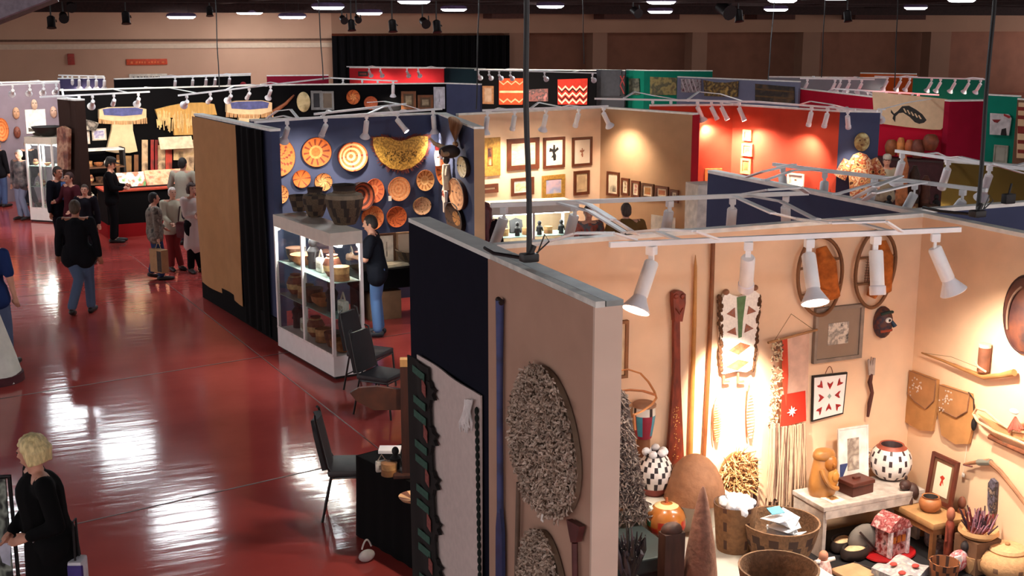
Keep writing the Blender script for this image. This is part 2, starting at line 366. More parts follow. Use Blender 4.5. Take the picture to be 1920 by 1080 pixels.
# ------------------------------------------------------------------ booth partitions (3 m fabric panels with a metal top rail)
WALLH = 3.0
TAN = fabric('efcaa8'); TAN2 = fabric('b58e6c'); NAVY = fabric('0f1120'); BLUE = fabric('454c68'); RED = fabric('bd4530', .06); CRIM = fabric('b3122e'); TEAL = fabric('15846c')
OLIVE = fabric('6b5628'); BLACK = fabric('060507'); GREYB = fabric('7f8299'); PURP = fabric('6a6488'); ORNG = fabric('c4551f'); LILAC = fabric('8a7c88'); BROWN = fabric('8a5a3c')
RAILM = mt('f0f0ea', rough=.45, var=.1, metal=0); RAILG = mt('8f9692', rough=.5, var=.25, scale=5)
def P3d(p, z=WALLH): return p if len(p) == 3 else az(p[0], p[1], z)
def partition(p1, p2, mat, label, th=.08, ext=(0, 0), zb=0.0, top=WALLH, cap=RAILM, name='booth_partition'):
    a = Vector(P3d(p1, top)); b = Vector(P3d(p2, top)); a.z = b.z = 0; d = (b - a).normalized(); a -= d * ext[0]; b += d * ext[1]
    w = WF(a, b); L = (b - a).length
    t = thing(name, label, 'partition', w.mat(L / 2, 0))
    m = MB(); m.box(L, top - .03 - zb, th, (0, zb + (top - .03 - zb) / 2, -th / 2)); m.build('panel', mat, t, smooth=False)
    m = MB(); m.box(L, .03, th + .006, (0, top - .015, -th / 2)); m.build('top_rail', cap, t, smooth=False)
    w.L = L; w.root = t; w.top = top; return w
# nearest partition, seen from its outer side: tan front half, dark rear half
w = WF(Vector((2.80, 8.55, 0)), Vector((2.80, 5.50, 0))); NEARO = w
t = thing('booth_partition', 'nearest partition, tan front half and black rear half, with shaggy ovals on it', 'partition', w.mat(0, 0))
m = MB(); m.box(1.57, 2.97, .16, (.785, 1.485, -.08)); m.build('dark_panel', NAVY, t, smooth=False)
m = MB(); m.box(1.46, 2.97, .16, (1.57 + .73, 1.485, -.08)); m.build('tan_panel', fabric('b89480'), t, smooth=False)
m = MB(); m.box(.02, 2.97, .162, (3.04, 1.485, -.08)); m.build('end_strip', fabric('d6beac', .04), t, smooth=False)
m = MB(); m.box(1.6, .03, .165, (.8, 2.985, -.08)); m.build('top_board', mt('e4e6e0', rough=.6, var=.1, scale=4), t, smooth=False)
m = MB(); m.box(1.45, .03, .10, (2.325, 2.985, -.115)); m.build('steel_channel', RAILG, t, smooth=False)
m = MB(); m.box(1.45, .034, .055, (2.325, 2.985, -.03)); m.build('batten', mt('d8d8d0', rough=.6, var=.3, scale=7), t, smooth=False)
NEARI = WF(Vector((2.97, 5.5, 0)), Vector((2.97, 7.2, 0)))
# tan booth: back wall and right wall
BW = partition(Vector((2.97, 7.25, 0)), Vector((6.46, 7.25, 0)), TAN, 'tan fabric back wall of the near booth with paddles and snowshoes on it')
w = WF(Vector((6.46, 10.3, 0)), Vector((6.46, 4.6, 0))); RW = w; RW.L = 5.7; RW.top = 3.0
t = thing('booth_partition', 'long partition right of the near booth, tan side with hide bags, blue side beyond', 'partition', w.mat(0, 0))
m = MB(); m.box(2.95, 2.97, .09, (1.475, 1.485, -.045)); m.build('blue_panel', BLUE, t, smooth=False)
m = MB(); m.box(2.75, 2.97, .09, (2.951 + 1.375, 1.485, -.045)); m.build('tan_panel', TAN, t, smooth=False)
m = MB(); m.box(5.7, .03, .096, (2.85, 2.985, -.045)); m.build('top_rail', RAILM, t, smooth=False)
PW = partition(Vector((6.56, 7.40, 0)), Vector((9.6, 7.40, 0)), BLUE, 'dull blue partition running off the right edge behind the near booth')
OW = partition((1770, 299), (1960, 313), OLIVE, 'olive brown partition at the right edge below the teal booth', ext=(0, 3))
# basket booth
w5a = az(365, 213, 3.0); w5b = az(508, 242, 3.0); w = WF(w5a, w5b); BSIDE = w; L = (w5b - w5a).length; BSIDE.L = L
t = thing('booth_partition', 'partition beside the aisle with a brown drape and a black drape over it', 'partition', w.mat(0, 0))
m = MB(); m.box(L, 2.97, .12, (L / 2, 1.485, -.06)); m.build('panel', BLUE, t, smooth=False)
m = MB(); m.box(L + .02, .035, .15, (L / 2, 2.985, -.06)); m.build('top_rail', RAILM, t, smooth=False)
m = MB(); m.box(L, .34, .03, (L / 2, .17, .015)); m.build('black_skirt', BLACK, t, smooth=False)
us = w.uv(447, 231)[0]
def hang(name, u0, u1, v0, v1, mat, parent, folds, amp=.03, off=.04):
    m = MB(); n = 40
    m.sheet(lambda a, c: (u0 + a * (u1 - u0), v0 + c * (v1 - v0), off + amp * (math.sin(a * folds * 6.283 + c * 1.5) + .6 * math.sin(a * 9 - 4 * abs(c - .45)))), n, 14, .01)
    return m.build(name, mat, parent)
hang('brown_drape', 0.0, us, .26, 2.96, fabric('b8895e', .06), t, 1.3, .02)
hang('black_drape', us, L - .22, .03, 2.96, BLACK, t, 4, .02)
BB = partition(az(470, 224, 3.0), az(822, 211, 3.0), BLUE, 'blue fabric back wall hung with coiled baskets')
BR = partition(az(820, 211, 3.0), az(889, 238, 3.0), BLUE, 'blue side wall with baskets and a horned hide next to the pictures', th=.14)
TW = partition(az(860, 213, 3.0), az(1127, 200, 3.0), TAN, 'tan fabric wall carrying two rows of framed pictures')
m = MB(); m.box(.016, 2.97, .15, (BR.L / 2 + .008, 1.485, -.07)); o_ = m.build('end_strip', fabric('bf9a78'), BR.root, smooth=False)
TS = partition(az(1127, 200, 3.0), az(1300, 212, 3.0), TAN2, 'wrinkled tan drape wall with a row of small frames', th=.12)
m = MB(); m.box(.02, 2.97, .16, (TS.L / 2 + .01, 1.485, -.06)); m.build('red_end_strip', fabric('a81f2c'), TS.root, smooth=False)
# red booth
RBK = partition(az(1240, 196, 3.0), az(1376, 195, 3.0), RED, 'orange red back wall between the tan drape and the three small pictures', ext=(.2, 0))
RB = partition(az(1375, 195, 3.0), az(1575, 207, 3.0), RED, 'orange red side wall with three small pictures in a column')
RBL = partition(az(1575, 207, 3.0), az(1651, 208, 3.0), BLUE, 'narrow blue panel with a round mask and a patterned poncho')
# crimson booth
CR1 = partition(az(1490, 164, 2.82), az(1650, 182, 2.82), CRIM, 'crimson side wall left of the painted fish hide', top=2.82)
CR2 = partition(az(1645, 183, 2.82), az(1783, 187, 2.82), CRIM, 'crimson wall with the painted fish hide', top=2.82)
CR3 = partition(az(1781, 188, 2.82), az(1852, 187, 2.82), fabric('9a1030'), 'plain crimson end panel right of the fish hide', th=.2, top=2.82)
TL = partition(az(1850, 176, 3.0), az(1911, 179, 3.0), TEAL, 'teal panel with a white shirt near the right edge')
ST = partition(az(1908, 184, 3.0), az(1990, 190, 3.0), fabric('7a5a46'), 'brown panel at the right edge carrying a striped blanket')
# far rows
DK = partition(az(512, 158, 3.0), az(838, 155, 3.0), BLACK, 'black wall with ivory oval and frames behind the basket booth')
DB = partition(az(836, 155, 3.0), az(900, 157, 3.0), BLUE, 'dark blue wall section right of the white print')
DT = partition(az(896, 129, 3.0), az(1118, 131, 3.0), BLACK, 'black wall with the zigzag rugs')
GC = partition(az(1117, 130, 3.0), az(1172, 131, 3.0), fabric('4a4a50'), 'charcoal wall end right of the zigzag rug')
TE1 = partition(az(1174, 130, 3.0), az(1212, 131, 3.0), TEAL, 'bright teal end panel in the far row')
TE2 = partition(az(1208, 131, 3.0), az(1336, 132, 3.0), fabric('0f6e5b'), 'teal far wall with hung weavings', )
GB = partition(az(1270, 143, 3.0), az(1498, 152, 3.0), GREYB, 'pale blue grey wall with two dark weavings')
GF = partition(az(1440, 143, 3.0), az(1662, 145, 3.0), fabric('80838c'), 'grey far wall behind a row of spotlights')
OR = partition(az(1613, 136, 3.0), az(1718, 138, 3.0), ORNG, 'orange wall in the far row')
TE3 = partition(az(1712, 144, 3.0), az(1853, 148, 3.0), fabric('1d7a62'), 'teal wall in the far right row')
FR = partition(az(655, 126, 3.0), az(832, 127, 3.0), fabric('b8272f'), 'red wall under the black stage curtain')
FB = partition(az(828, 126, 3.0), az(908, 128, 3.0), fabric('1a2c36'), 'dark wall with a grey rail right of the far red wall', cap=RAILG)
FS = partition(az(500, 141, 3.0), az(616, 140, 3.0), fabric('8a1830'), 'crimson strip of wall left of the black stage curtain')
FD = partition(az(215, 147, 3.0), az(470, 140, 3.0), BLACK, 'black back wall far behind the buckskin booth')
BK = partition(az(112, 168, 3.0), az(514, 158, 3.0), BLACK, 'black back wall of the buckskin clothing booth')
BK2 = partition(az(107, 183, 3.0), az(140, 186, 3.0), fabric('3a2822'), 'narrow dark brown post panel left of the buckskin booth', th=.2)
LW = partition(az(-40, 154, 3.0), az(112, 151, 3.0), LILAC, 'lilac grey wall with masks at the left edge')
LB = partition(az(108, 146, 3.0), az(197, 145, 3.0), fabric('4a4468'), 'violet wall behind the upper left spotlights')
# ------------------------------------------------------------------ track rails and spot lamps
WHITE = mt('f4f4f4', rough=.45, var=.04); WSHADE = mt('ecebf0', rough=.5, var=.05)
def rail(pts, label, arms=(), z=3.07, wall=None, w=.035, at=(.2, .8)):
    P = [az(x, y, z) for x, y in pts]
    t = thing('track_rail', label, 'track rail', T(P[0])); m = MB(); o = P[0]
    for a, b in zip(P, P[1:]): m.bar(a - o, b - o, w, .032)
    m.build('rail', WHITE, t, smooth=False)
    for seg in arms:
        Q = [az(x, y, zz) - o for (x, y), zz in zip(seg, (z + .02, z + .10, z + .08, z - .05))]
        if len(Q) == 2: Q = [Q[0], Q[0].lerp(Q[1], .5) + Vector((0, 0, .05)), Q[1]]
        m = MB()
        for a, b in zip(Q, Q[1:]): m.bar(a, b, .045, .012)
        m.build('arm', WHITE, t, smooth=False)
    if wall is not None:                         # brackets back to the top of the partition
        for f in at:
            k = f * (len(P) - 1); i = min(int(k), len(P) - 2); q = P[i].lerp(P[i + 1], k - i); u = min(max((q - wall.o).dot(wall.u), .05), wall.L - .05)
            e = wall.pt(u, wall.top + .005, -.04); m = MB(); md = q.lerp(e, .5); md.z = z + .01
            m.bar(q - o, md - o, .04, .012); m.bar(md - o, e - o + Vector((0, 0, .0)), .04, .014); m.box(.06, .05, .02, e - o); m.build('bracket', WHITE, t, smooth=False)
    return P
def on(P, px):                                   # point of a rail seen at column px
    for a, b in zip(P, P[1:]):
        xa, xb = pr(a)[0], pr(b)[0]
        if min(xa, xb) - 2 <= px <= max(xa, xb) + 2:
            lo, hi = 0.0, 1.0
            for _ in range(30):
                mid = (lo + hi) / 2; x = pr(a.lerp(b, mid))[0]
                if (x < px) == (xa < xb): lo = mid
                else: hi = mid
            return a.lerp(b, lo)
    xa, xb = pr(P[0])[0], pr(P[-1])[0]; return P[0].lerp(P[-1], (px - xa) / (xb - xa))
BULB = mt('fff0d8', rough=.4, var=.01, emit=14); BULB2 = mt('fff4e6', rough=.4, var=.01, emit=40)
SP = {}
def spot_proto(flare):
    t = thing('track_spotlight', 'proto spot lamp %s of rail' % flare, 'spotlight', T((0, 0, 0)))
    m = MB(); m.box(.05, .05, .05, (0, 0, -.025), bev=.006); m.box(.014, .03, .10, (0, 0, -.095)); m.tube([(.0, .012, -.14), (.03, .012, -.14)], .012, 8); m.build('adapter', WHITE, t)
    m = MB(); m.lathe([(.034, -.05), (.040, -.04), (.040, .15), (.036, .16)], 16); h = m.build('housing', WHITE, t)
    m = MB()
    if flare: m.lathe([(.036, .15), (.042, .17), (.074, .225), (.080, .235), (.076, .24), (.066, .225), (.04, .19)], 20)
    else: m.lathe([(.040, .15), (.046, .155), (.046, .20), (.042, .205), (.036, .18)], 18)
    m.build('reflector', WSHADE, h)
    m = MB(); m.lathe([(.01, .185), (.06 if flare else .034, .212 if flare else .19), (.045 if flare else .03, .224 if flare else .2), (.01, .228 if flare else .202)], 16); m.build('bulb', BULB, h)
    return t
SPOTN = [0]
def spot(p, target, label, power=30, flare=True, size=math.radians(62), scale=1.0, lit=True, blend=1.0, grp=None, col=(1, .85, .68)):
    d = Vector(target) - (p + Vector((0, 0, -.15))); d.normalize(); yaw = math.atan2(d.y, d.x); tilt = math.acos(max(-1, min(1, d.z)))
    M = T(p - Vector((0, 0, .018)), yaw) @ Matrix.Scale(scale, 4)
    if flare not in SP:
        SP[flare] = spot_proto(flare); t = SP[flare]; LABELS.pop(t['label'], None); t.matrix_world = M; tag(t, label, 'spotlight', grp or '')
    else: t = dup(SP[flare], M, label, grp)
    if grp: t['group'] = grp
    elif 'group' in t: del t['group']
    hd = Matrix.Translation((0.02, 0, -.13)) @ Matrix.Rotation(tilt, 4, 'Y')
    for c in t.children:
        if c.name.split('.')[0] == 'housing': c.matrix_basis = hd
    if lit:
        L = bpy.data.lights.new('spot_beam', 'SPOT'); L.energy = power * SPOT_W; L.color = col; L.spot_size = size; L.spot_blend = blend; L.shadow_soft_size = .035
        lo = bpy.data.objects.new('spot_beam', L); C.objects.link(lo)
        q = p + Vector((0, 0, -.148 * scale)) + d * .30 * scale
        lo.matrix_world = Matrix.Translation(q) @ d.to_track_quat('-Z', 'Y').to_matrix().to_4x4()
        SPOTN[0] += 1
    return t
def row(P, xs, targ, where, power, flare=None, size=100, lit=None, grp=None, scale=1.0):
    n = len(xs)
    for i, x in enumerate(xs):
        p = on(P, x); tg = targ(p, i) if callable(targ) else targ[i]
        lb = '%s white track spotlight from the left %s' % (ORD[i], where)
        spot(p, tg, lb, power[i] if isinstance(power, (list, tuple)) else power, flare[i] if flare else True, math.radians(size), scale, True if lit is None else lit[i], grp=grp)
def wallt(W, z, du=0, out=0.0):             # aim at wall W right behind/below the lamp
    def f(p, i):
        q = p - W.o; u = q.dot(W.u) + (du[i] if isinstance(du, (list, tuple)) else du); zz = z[i] if isinstance(z, (list, tuple)) else z
        return W.pt(u, zz, out)
    return f
# near booth front rail and its five lamps
R1 = rail([(1143, 459), (1800, 430)], 'white lighting track in front of the near booth back wall', arms=[((1190, 449), (1150, 437), (1080, 437), (1000, 462)), ((1345, 448), (1300, 433), (1240, 430), (1170, 436)), ((1690, 434), (1660, 415), (1560, 418), (1480, 408))], wall=BW)
g = 'spotlights on the track inside the near booth'
wp = lambda px, py: BW.pt(*BW.uv(px, py))
for px, off, fl, pw, sz, lb in ((1222, (-.55, -.30, -1), True, 30, 150, 'leftmost spotlight of the near track, wide flared mouth tipped left'), (1404, None, False, 120, 52, 'second spotlight of the near track, plain can beside the tall pole'),
        (1518, (-.16, -.55, -1), True, 30, 150, 'third spotlight of the near track, in front of the left snowshoe'), (1643, (-.05, -.22, -1), False, 30, 150, 'fourth spotlight of the near track, in front of the right snowshoe'), (1755, (.42, -.25, -1), True, 30, 150, 'rightmost spotlight of the near track, tipped toward the right wall')):
    p = on(R1, px); spot(p, wp(1380, 800) if off is None else p + Vector((0, 0, -.15)) + Vector(off), lb, pw, fl, math.radians(sz), 1.15)
# track of the booth behind the near back wall
R2 = rail([(920, 385), (1515, 362)], 'white lighting track behind the near booth back wall', arms=[((1085, 378), (1105, 384), (1150, 412), (1195, 440)), ((1378, 368), (1400, 378), (1450, 400), (1500, 412)), ((1515, 362), (1500, 352), (1440, 356), (1380, 366))], wall=BW)
row(R2, (945, 1078, 1256, 1374, 1474), lambda p, i: p + Vector((.25 * (i - 2), .5, -2)), 'on the track behind the near back wall', 20, [True, True, False, False, False], lit=[1, 1, 1, 1, 0])
R3 = rail([(1450, 308), (1850, 357)], 'white lighting track over the blue side of the long partition', arms=[((1460, 312), (1490, 308), (1430, 322), (1400, 332)), ((1660, 334), (1690, 330), (1640, 350), (1600, 372)), ((1735, 342), (1700, 348), (1640, 362), (1620, 375))], wall=RW, at=(.25, .7))
row(R3, (1468, 1547, 1640, 1716, 1806), lambda p, i: p + Vector((-.5, .6 * (i - 2), -2)), 'on the track over the blue partition', 16, [False] * 5, lit=[1, 0, 1, 0, 1])
R4 = rail([(1680, 283), (1960, 322)], 'white lighting track over the olive partition at the right', arms=[((1775, 296), (1800, 294), (1860, 308), (1918, 325))], wall=OW)
row(R4, (1692, 1778, 1856), lambda p, i: p + Vector((.4, 1.0, -2)), 'on the track over the olive wall', 18, [True, False, True])
# basket booth
R5 = rail([(478, 229), (828, 204)], 'white lighting track in front of the basket wall', arms=[((690, 213), (720, 200), (760, 194), (700, 205)), ((560, 223), (545, 205), (520, 208), (500, 222)), ((790, 206), (760, 197), (720, 190), (690, 192))], wall=BB)
row(R5, (538, 610, 687, 745, 812), lambda p, i: BR.pt(1.3, 1.9) if i == 3 else BB.pt((p - BB.o).dot(BB.u) + (0, -.1, .1, .2, .2)[i], (1.7, 1.9, 1.6, 1.9, 1.4)[i]), 'over the blue basket wall', (16, 16, 16, 30, 9), [True, False, True, False, True], size=120)
R5b = rail([(590, 214), (750, 196)], 'thin white rear lighting track above the basket wall', z=3.1, wall=BB)
# picture booth
R6 = rail([(905, 207), (1140, 199)], 'white lighting track in front of the framed pictures', arms=[((995, 203), (1010, 192), (1050, 200), (1085, 205))], wall=TW)
row(R6, (914, 965, 1024, 1085, 1132), lambda p, i: TW.pt((p - TW.o).dot(TW.u) + .1, 1.5) if i < 4 else TS.pt(.7, 2.0), 'over the framed pictures', (12, 12, 14, 12, 18), [True, False, True, False, True], size=115)
# red booth
R7 = rail([(1115, 185), (1420, 191), (1645, 208)], 'white lighting track around the orange red booth', arms=[((1170, 184), (1190, 172), (1230, 180), (1290, 190)), ((1290, 186), (1310, 172), (1350, 176), (1400, 192)), ((1500, 196), (1520, 190), (1560, 196), (1600, 206))], wall=RB)
row(R7, (1224, 1258, 1308, 1334, 1353, 1386, 1522, 1552), lambda p, i: RBK.pt(1.6, 1.4) if i < 3 else RB.pt(.6 + .25 * (i - 3), 1.3), 'over the orange red booth', 30, [False, False, True, False, False, False, False, False], size=120, lit=[0, 1, 1, 1, 1, 1, 1, 0])
RS = rail([(1578, 204), (1604, 206)], 'short track stub over the narrow blue panel', wall=RBL, at=(.5,))
spot(on(RS, 1590), RBL.pt(.25, 1.9), 'small spotlight over the narrow blue panel', 22, False, math.radians(50))
# crimson booth
R8 = rail([(1560, 166), (1760, 178)], 'thin lighting track over the painted fish hide', z=2.9, wall=CR2)
row(R8, (1590, 1628, 1662, 1687, 1722), lambda p, i: CR2.pt(.4 + .3 * i, 1.9), 'over the painted fish hide', 30, [True] * 5, size=120)
RS = rail([(1645, 205), (1660, 205)], 'short track stub at the left end of the fish hide', z=2.86, wall=CR2, at=(.5,))
spot(on(RS, 1652), CR2.pt(.3, 1.4), 'lone spotlight beside the fish hide near the blue panel', 20, True)
R9 = rail([(1500, 147), (1640, 149)], 'thin lighting track on the grey far wall', z=3.04, wall=GF)
row(R9, (1514, 1566, 1576, 1593, 1616), lambda p, i: p + Vector((0, .6, -1)), 'on the grey far wall', 12, [True] * 5, lit=[0, 1, 0, 0, 1])
R10 = rail([(1640, 143), (1850, 149)], 'thin lighting track over the orange and teal far walls', z=3.04, wall=TE3)
row(R10, (1664, 1689, 1706, 1747, 1764, 1791, 1817, 1839), lambda p, i: p + Vector((0, .6, -1)), 'over the orange and teal far walls', 14, [True] * 8, lit=[0, 1, 0, 1, 0, 1, 0, 1])
R11 = rail([(890, 131), (1118, 137)], 'lighting track over the zigzag rugs', z=3.06, wall=DT)
row(R11, (897, 917, 936, 957, 1021, 1111), lambda p, i: DT.pt((p - DT.o).dot(DT.u), 1.7), 'over the zigzag rugs', 34, [True] * 6, lit=[1, 0, 1, 1, 1, 1])
R12 = rail([(650, 125), (835, 127)], 'lighting track over the far red wall', z=3.06, wall=FR)
row(R12, (692, 713, 763, 784), lambda p, i: FR.pt((p - FR.o).dot(FR.u), 1.9), 'over the far red wall', 30, [True] * 4, lit=[1, 0, 1, 0])
# buckskin booth and left
R13 = rail([(75, 182), (280, 172)], 'lighting track over the left buckskin dress', z=3.06, wall=BK)
row(R13, (148, 173, 213, 259), lambda p, i: BK.pt((p - BK.o).dot(BK.u) + .2, 1.4), 'over the left buckskin dress', 18, [False, True, False, True], size=120)
R14 = rail([(335, 179), (620, 146), (745, 152)], 'long bent lighting track over the fringed shirt and ivory oval', arms=[((420, 170), (440, 160), (470, 158), (500, 162))], wall=BK, at=(.05, .3))
row(R14, (350, 394, 432, 467, 507, 643, 679, 708, 737), lambda p, i: (BK.pt((p - BK.o).dot(BK.u), 1.5) if i < 5 else DK.pt((p - DK.o).dot(DK.u), 1.8)), 'on the long bent track', (15, 13, 14, 14, 12, 16, 26, 26, 16), [True, False, True, False, True, False, True, False, True], size=120, lit=[1, 1, 1, 0, 1, 0, 1, 1, 1])
R15 = rail([(-20, 160), (110, 155)], 'lighting track over the lilac wall', z=3.06, wall=LW)
row(R15, (23, 55, 81, 105), lambda p, i: LW.pt((p - LW.o).dot(LW.u), 1.8), 'over the lilac wall', 10, [True] * 4, size=120)
R16 = rail([(110, 141), (195, 143)], 'lighting track over the violet wall', z=3.06, wall=LB)
row(R16, (117, 135, 148, 165, 180, 196), lambda p, i: p + Vector((0, .7, -1)), 'over the violet wall', 30, [True] * 6, lit=[0, 1, 0, 1, 0, 0])
R17 = rail([(300, 144), (470, 138)], 'lighting track over the far black wall', z=3.06, wall=FD)
row(R17, (328, 361, 386, 403, 430), lambda p, i: p + Vector((0, .7, -1)), 'over the far black wall', 20, [True] * 5, lit=[0, 1, 0, 1, 0])
# ------------------------------------------------------------------ builders shared by the goods
def q2(v): return Vector((v[0], v[1], 0))
def turned(name, label, cat, cx, bot, top, wid, z0, prof, mats, pat=None, n=28, wob=0, group=None, base=None, part=None, sx=1, sy=1):
    rb = prof[0][0] if base is None else base; R0 = wid / 2
    p = az(cx, bot - .38 * R0 * rb, z0); R = R0 * depth(p) / F; h = ztop(p, top) - z0
    pf = [(r * R, z * h) for r, z in prof]
    b = MB(); b.lathe(pf, n, 0, sx, sy, pat, wob)
    if part:
        t = thing(name, label, cat, T(p), group); b.build(part, mats, t)
    else:
        t = b.build(name, mats, None, T(p)); tag(t, label, cat, group)
    t_ = t; return t_, p, R, h
def frame_on(W, box, label, fcol, mcol, artm, fw=.03, mw=.05, rot=0, out=.004, dep=.03, extra=None, name='framed_picture', cat='picture', corners=None):
    x0, y0, x1, y1 = box; cx, cy = (x0 + x1) / 2, (y0 + y1) / 2
    a = W.uv(x0, cy, out); b_ = W.uv(x1, cy, out); c = W.uv(cx, y0, out); d = W.uv(cx, y1, out); w, h = abs(b_[0] - a[0]), abs(c[1] - d[1])
    M = W.mat((a[0] + b_[0]) / 2, (c[1] + d[1]) / 2, out, rot); return frame_at(M, w, h, label, fcol, mcol, artm, fw, mw, dep, extra, name, cat)
def frame_at(M, w, h, label, fcol, mcol, artm, fw=.03, mw=.05, dep=.03, extra=None, name='framed_picture', cat='picture'):
    t = thing(name, label, cat, M); b = MB(); i0, i1 = w / 2 - fw, h / 2 - fw
    o4 = [(-w / 2, -h / 2), (w / 2, -h / 2), (w / 2, h / 2), (-w / 2, h / 2)]; i4 = [(-i0, -i1), (i0, -i1), (i0, i1), (-i0, i1)]
    vs = [(x, y, 0) for x, y in o4] + [(x, y, dep * .7) for x, y in o4] + [(x * .97 + i4[k][0] * .03, y * .97 + i4[k][1] * .03, dep) for k, (x, y) in enumerate(o4)] + [(x, y, dep * .9) for x, y in i4] + [(x, y, dep * .35) for x, y in i4]
    fs = []
    for L in range(4):
        for k in range(4): fs.append((L * 4 + k, L * 4 + (k + 1) % 4, L * 4 + 4 + (k + 1) % 4, L * 4 + 4 + k))
    fs.append((3, 2, 1, 0)); b.add(vs, fs); b.build('frame', fcol, t, smooth=False)
    b = MB(); b.box(2 * i0 + .002, 2 * i1 + .002, .006, (0, 0, dep * .35)); b.build('mat_board', mcol, t, smooth=False)
    b = MB(); aw, ah = max(i0 - mw, .01), max(i1 - mw, .01); b.box(2 * aw, 2 * ah, .003, (0, 0, dep * .35 + .0045)); p = b.build('print', artm, t, smooth=False)
    if extra:
        m, shapes = extra; b = MB()
        for s_ in shapes: b.prism([(x * aw, y * ah) for x, y in s_], dep * .35 + .006, dep * .35 + .008)
        b.build('figure', m, p, smooth=False)
    return t
def flat(name, label, cat, W, pts, th, mats, out=.006, c=None, parent=None, kids=(), side=None):
    if c is None: c = (sum(p[0] for p in pts) / len(pts), sum(p[1] for p in pts) / len(pts))
    M = W.at(c[0], c[1], out); t = thing(name, label, cat, M)
    return t, c
def poly_part(t, W, c, pts, z0, z1, mat, name, out=.006, parent=None):
    b = MB(); b.prism(W.poly(pts, c, out), z0, z1); return b.build(name, mat, parent or t, smooth=False)
def bez(p0, p1, p2, n=12):
    p0, p1, p2 = Vector(p0), Vector(p1), Vector(p2)
    return [p0 * (1 - t) ** 2 + p1 * 2 * t * (1 - t) + p2 * t * t for t in [i / n for i in range(n + 1)]]
def shreds(outline_fn, n, L, w, lift=.02):
    b = MB()
    for _ in range(n):
        x, y, z = outline_fn(); a = random.uniform(0, 6.283) ; l = L * random.uniform(.5, 1.2); dx, dy = math.cos(a) * l, math.sin(a) * l * .9 - L * .25
        nx, ny = -math.sin(a) * w / 2, math.cos(a) * w / 2; z0 = z + random.uniform(0, lift); z1 = z0 + random.uniform(-.004, lift); m = random.choice((0, 0, 1, 2))
        b.add([(x - nx, y - ny, z0), (x + nx, y + ny, z0), (x + dx * .6 + nx, y + dy * .6 + ny, z1 + .006), (x + dx, y + dy, z1), (x + dx * .6 - nx, y + dy * .6 - ny, z1 + .006)], [(0, 1, 2, 3, 4)], m)
    return b
WOODR = mt('7a2c14', rough=.5, var=.35, scale=30, stretch=(1, .3, 1)); WOODT = mt('b07038', rough=.55, var=.2, scale=12, stretch=(3, .3, 1)); WOODD = mt('5e3a22', rough=.6, var=.3, scale=14)
WOODM = mt('8a5a34', rough=.6, var=.25, scale=12); HIDE = mt('caa070', rough=.85, var=.15, scale=6); HIDE2 = mt('b98a58', rough=.85, var=.18, scale=7)
WHT = mt('ece4da', rough=.7, var=.06); BLK = mt('100d10', rough=.6); REDC = mt('c0271c', rough=.8, var=.1); DKB = mt('2a1a16', rough=.7, var=.3)
GOLD = mt('a87a34', rough=.4, var=.25, scale=25); PAPER = mt('e9dcc6', rough=.8, var=.06); STRAW = mt('c89a62', rough=.8, var=.25, scale=25); BASK = mt('6f5238', rough=.85, var=.3, scale=40, bump=.4)
ROPE = mt('8a6a48', rough=.9); GREENB = mt('5c7a50', rough=.8, var=.15, scale=30); TAG = mt('f0ece4', rough=.7, var=.03)
# ------------------------------------------------------------------ outer side of the nearest partition
b = MB()
t = thing('long_paddle', 'long dark blue paddle hung upright at the left of the tan outer panel', 'paddle', NEARO.at(938, 800, .03)); c = (938, 800)
P = [NEARO.uv(x, y, .03) for x, y in ((937, 563), (937, 760), (938, 960), (938, 1120))]; c0 = NEARO.uv(938, 800, .03)
Q = [Vector((u - c0[0], v - c0[1], 0)) for u, v in P]
b.tube([Q[0], Q[0].lerp(Q[1], .5), Q[1], Q[2]], [.026, .022, .020, .022], 10); b.build('shaft', art('3a3030', '3d4a7c', '54517a', scale=5), t)
b = MB(); d = Q[2]; b.prism([(d.x - .02, d.y + .03), (d.x - .05, d.y - .12), (d.x - .055, d.y - .5), (d.x, d.y - .7), (d.x + .055, d.y - .5), (d.x + .05, d.y - .12), (d.x + .02, d.y + .03)], -.012, .012); b.build('blade', mt('2f3c66', rough=.5, var=.25), t)
b = MB(); b.tube([Q[0] + Vector((-.03, .0, 0)), Q[0] + Vector((.03, -.01, 0))], .018, 8); b.build('grip', DKB, t)
def shaggy(box, label):
    x0, y0, x1, y1 = box; u0, v0 = NEARO.uv(x0, (y0 + y1) / 2, .03); u1, v1 = NEARO.uv(x1, (y0 + y1) / 2, .03); _, va = NEARO.uv((x0 + x1) / 2, y0, .03); _, vb = NEARO.uv((x0 + x1) / 2, y1, .03)
    rx, ry = abs(u1 - u0) / 2, abs(va - vb) / 2
    t = thing('shaggy_mat', label, 'wall hanging', NEARO.mat((u0 + u1) / 2, (va + vb) / 2, .01))
    b = MB(); b.prism([(rx * .93 * math.cos(a) * (1 - .12 * math.sin(a)), ry * .95 * math.sin(a)) for a in [i * math.pi / 18 for i in range(36)]], 0, .03); b.build('backing', mt('7d6a58', rough=.9), t)
    def pt():
        a = random.uniform(0, 6.283); r = math.sqrt(random.random()); return rx * .95 * r * math.cos(a) * (1 - .12 * math.sin(a)), ry * .97 * r * math.sin(a), .028 + .03 * (1 - r * r)
    shreds(pt, 3200, .036, .015, .02).build('strips', [mt('bda896', rough=.9, var=.12), mt('a08c7c', rough=.9), mt('d2c0b0', rough=.9)], t, smooth=False, fix=False)
shaggy((958, 684, 1090, 970), 'large oval mat of shaggy bark strips on the tan outer panel')
shaggy((975, 992, 1066, 1240), 'lower oval mat of shaggy bark strips, cut by the bottom edge')
b = MB(); b.box(.035, .05, .004, (0, 0, .006), bev=.004); b.tube([(0, .025, .008), (.005, .06, .01)], .0015, 5); tag(b.build('price_tag', TAG, None, NEARO.at(1018, 970, .05)), 'small white price tag hanging below the large shaggy oval', 'tag')
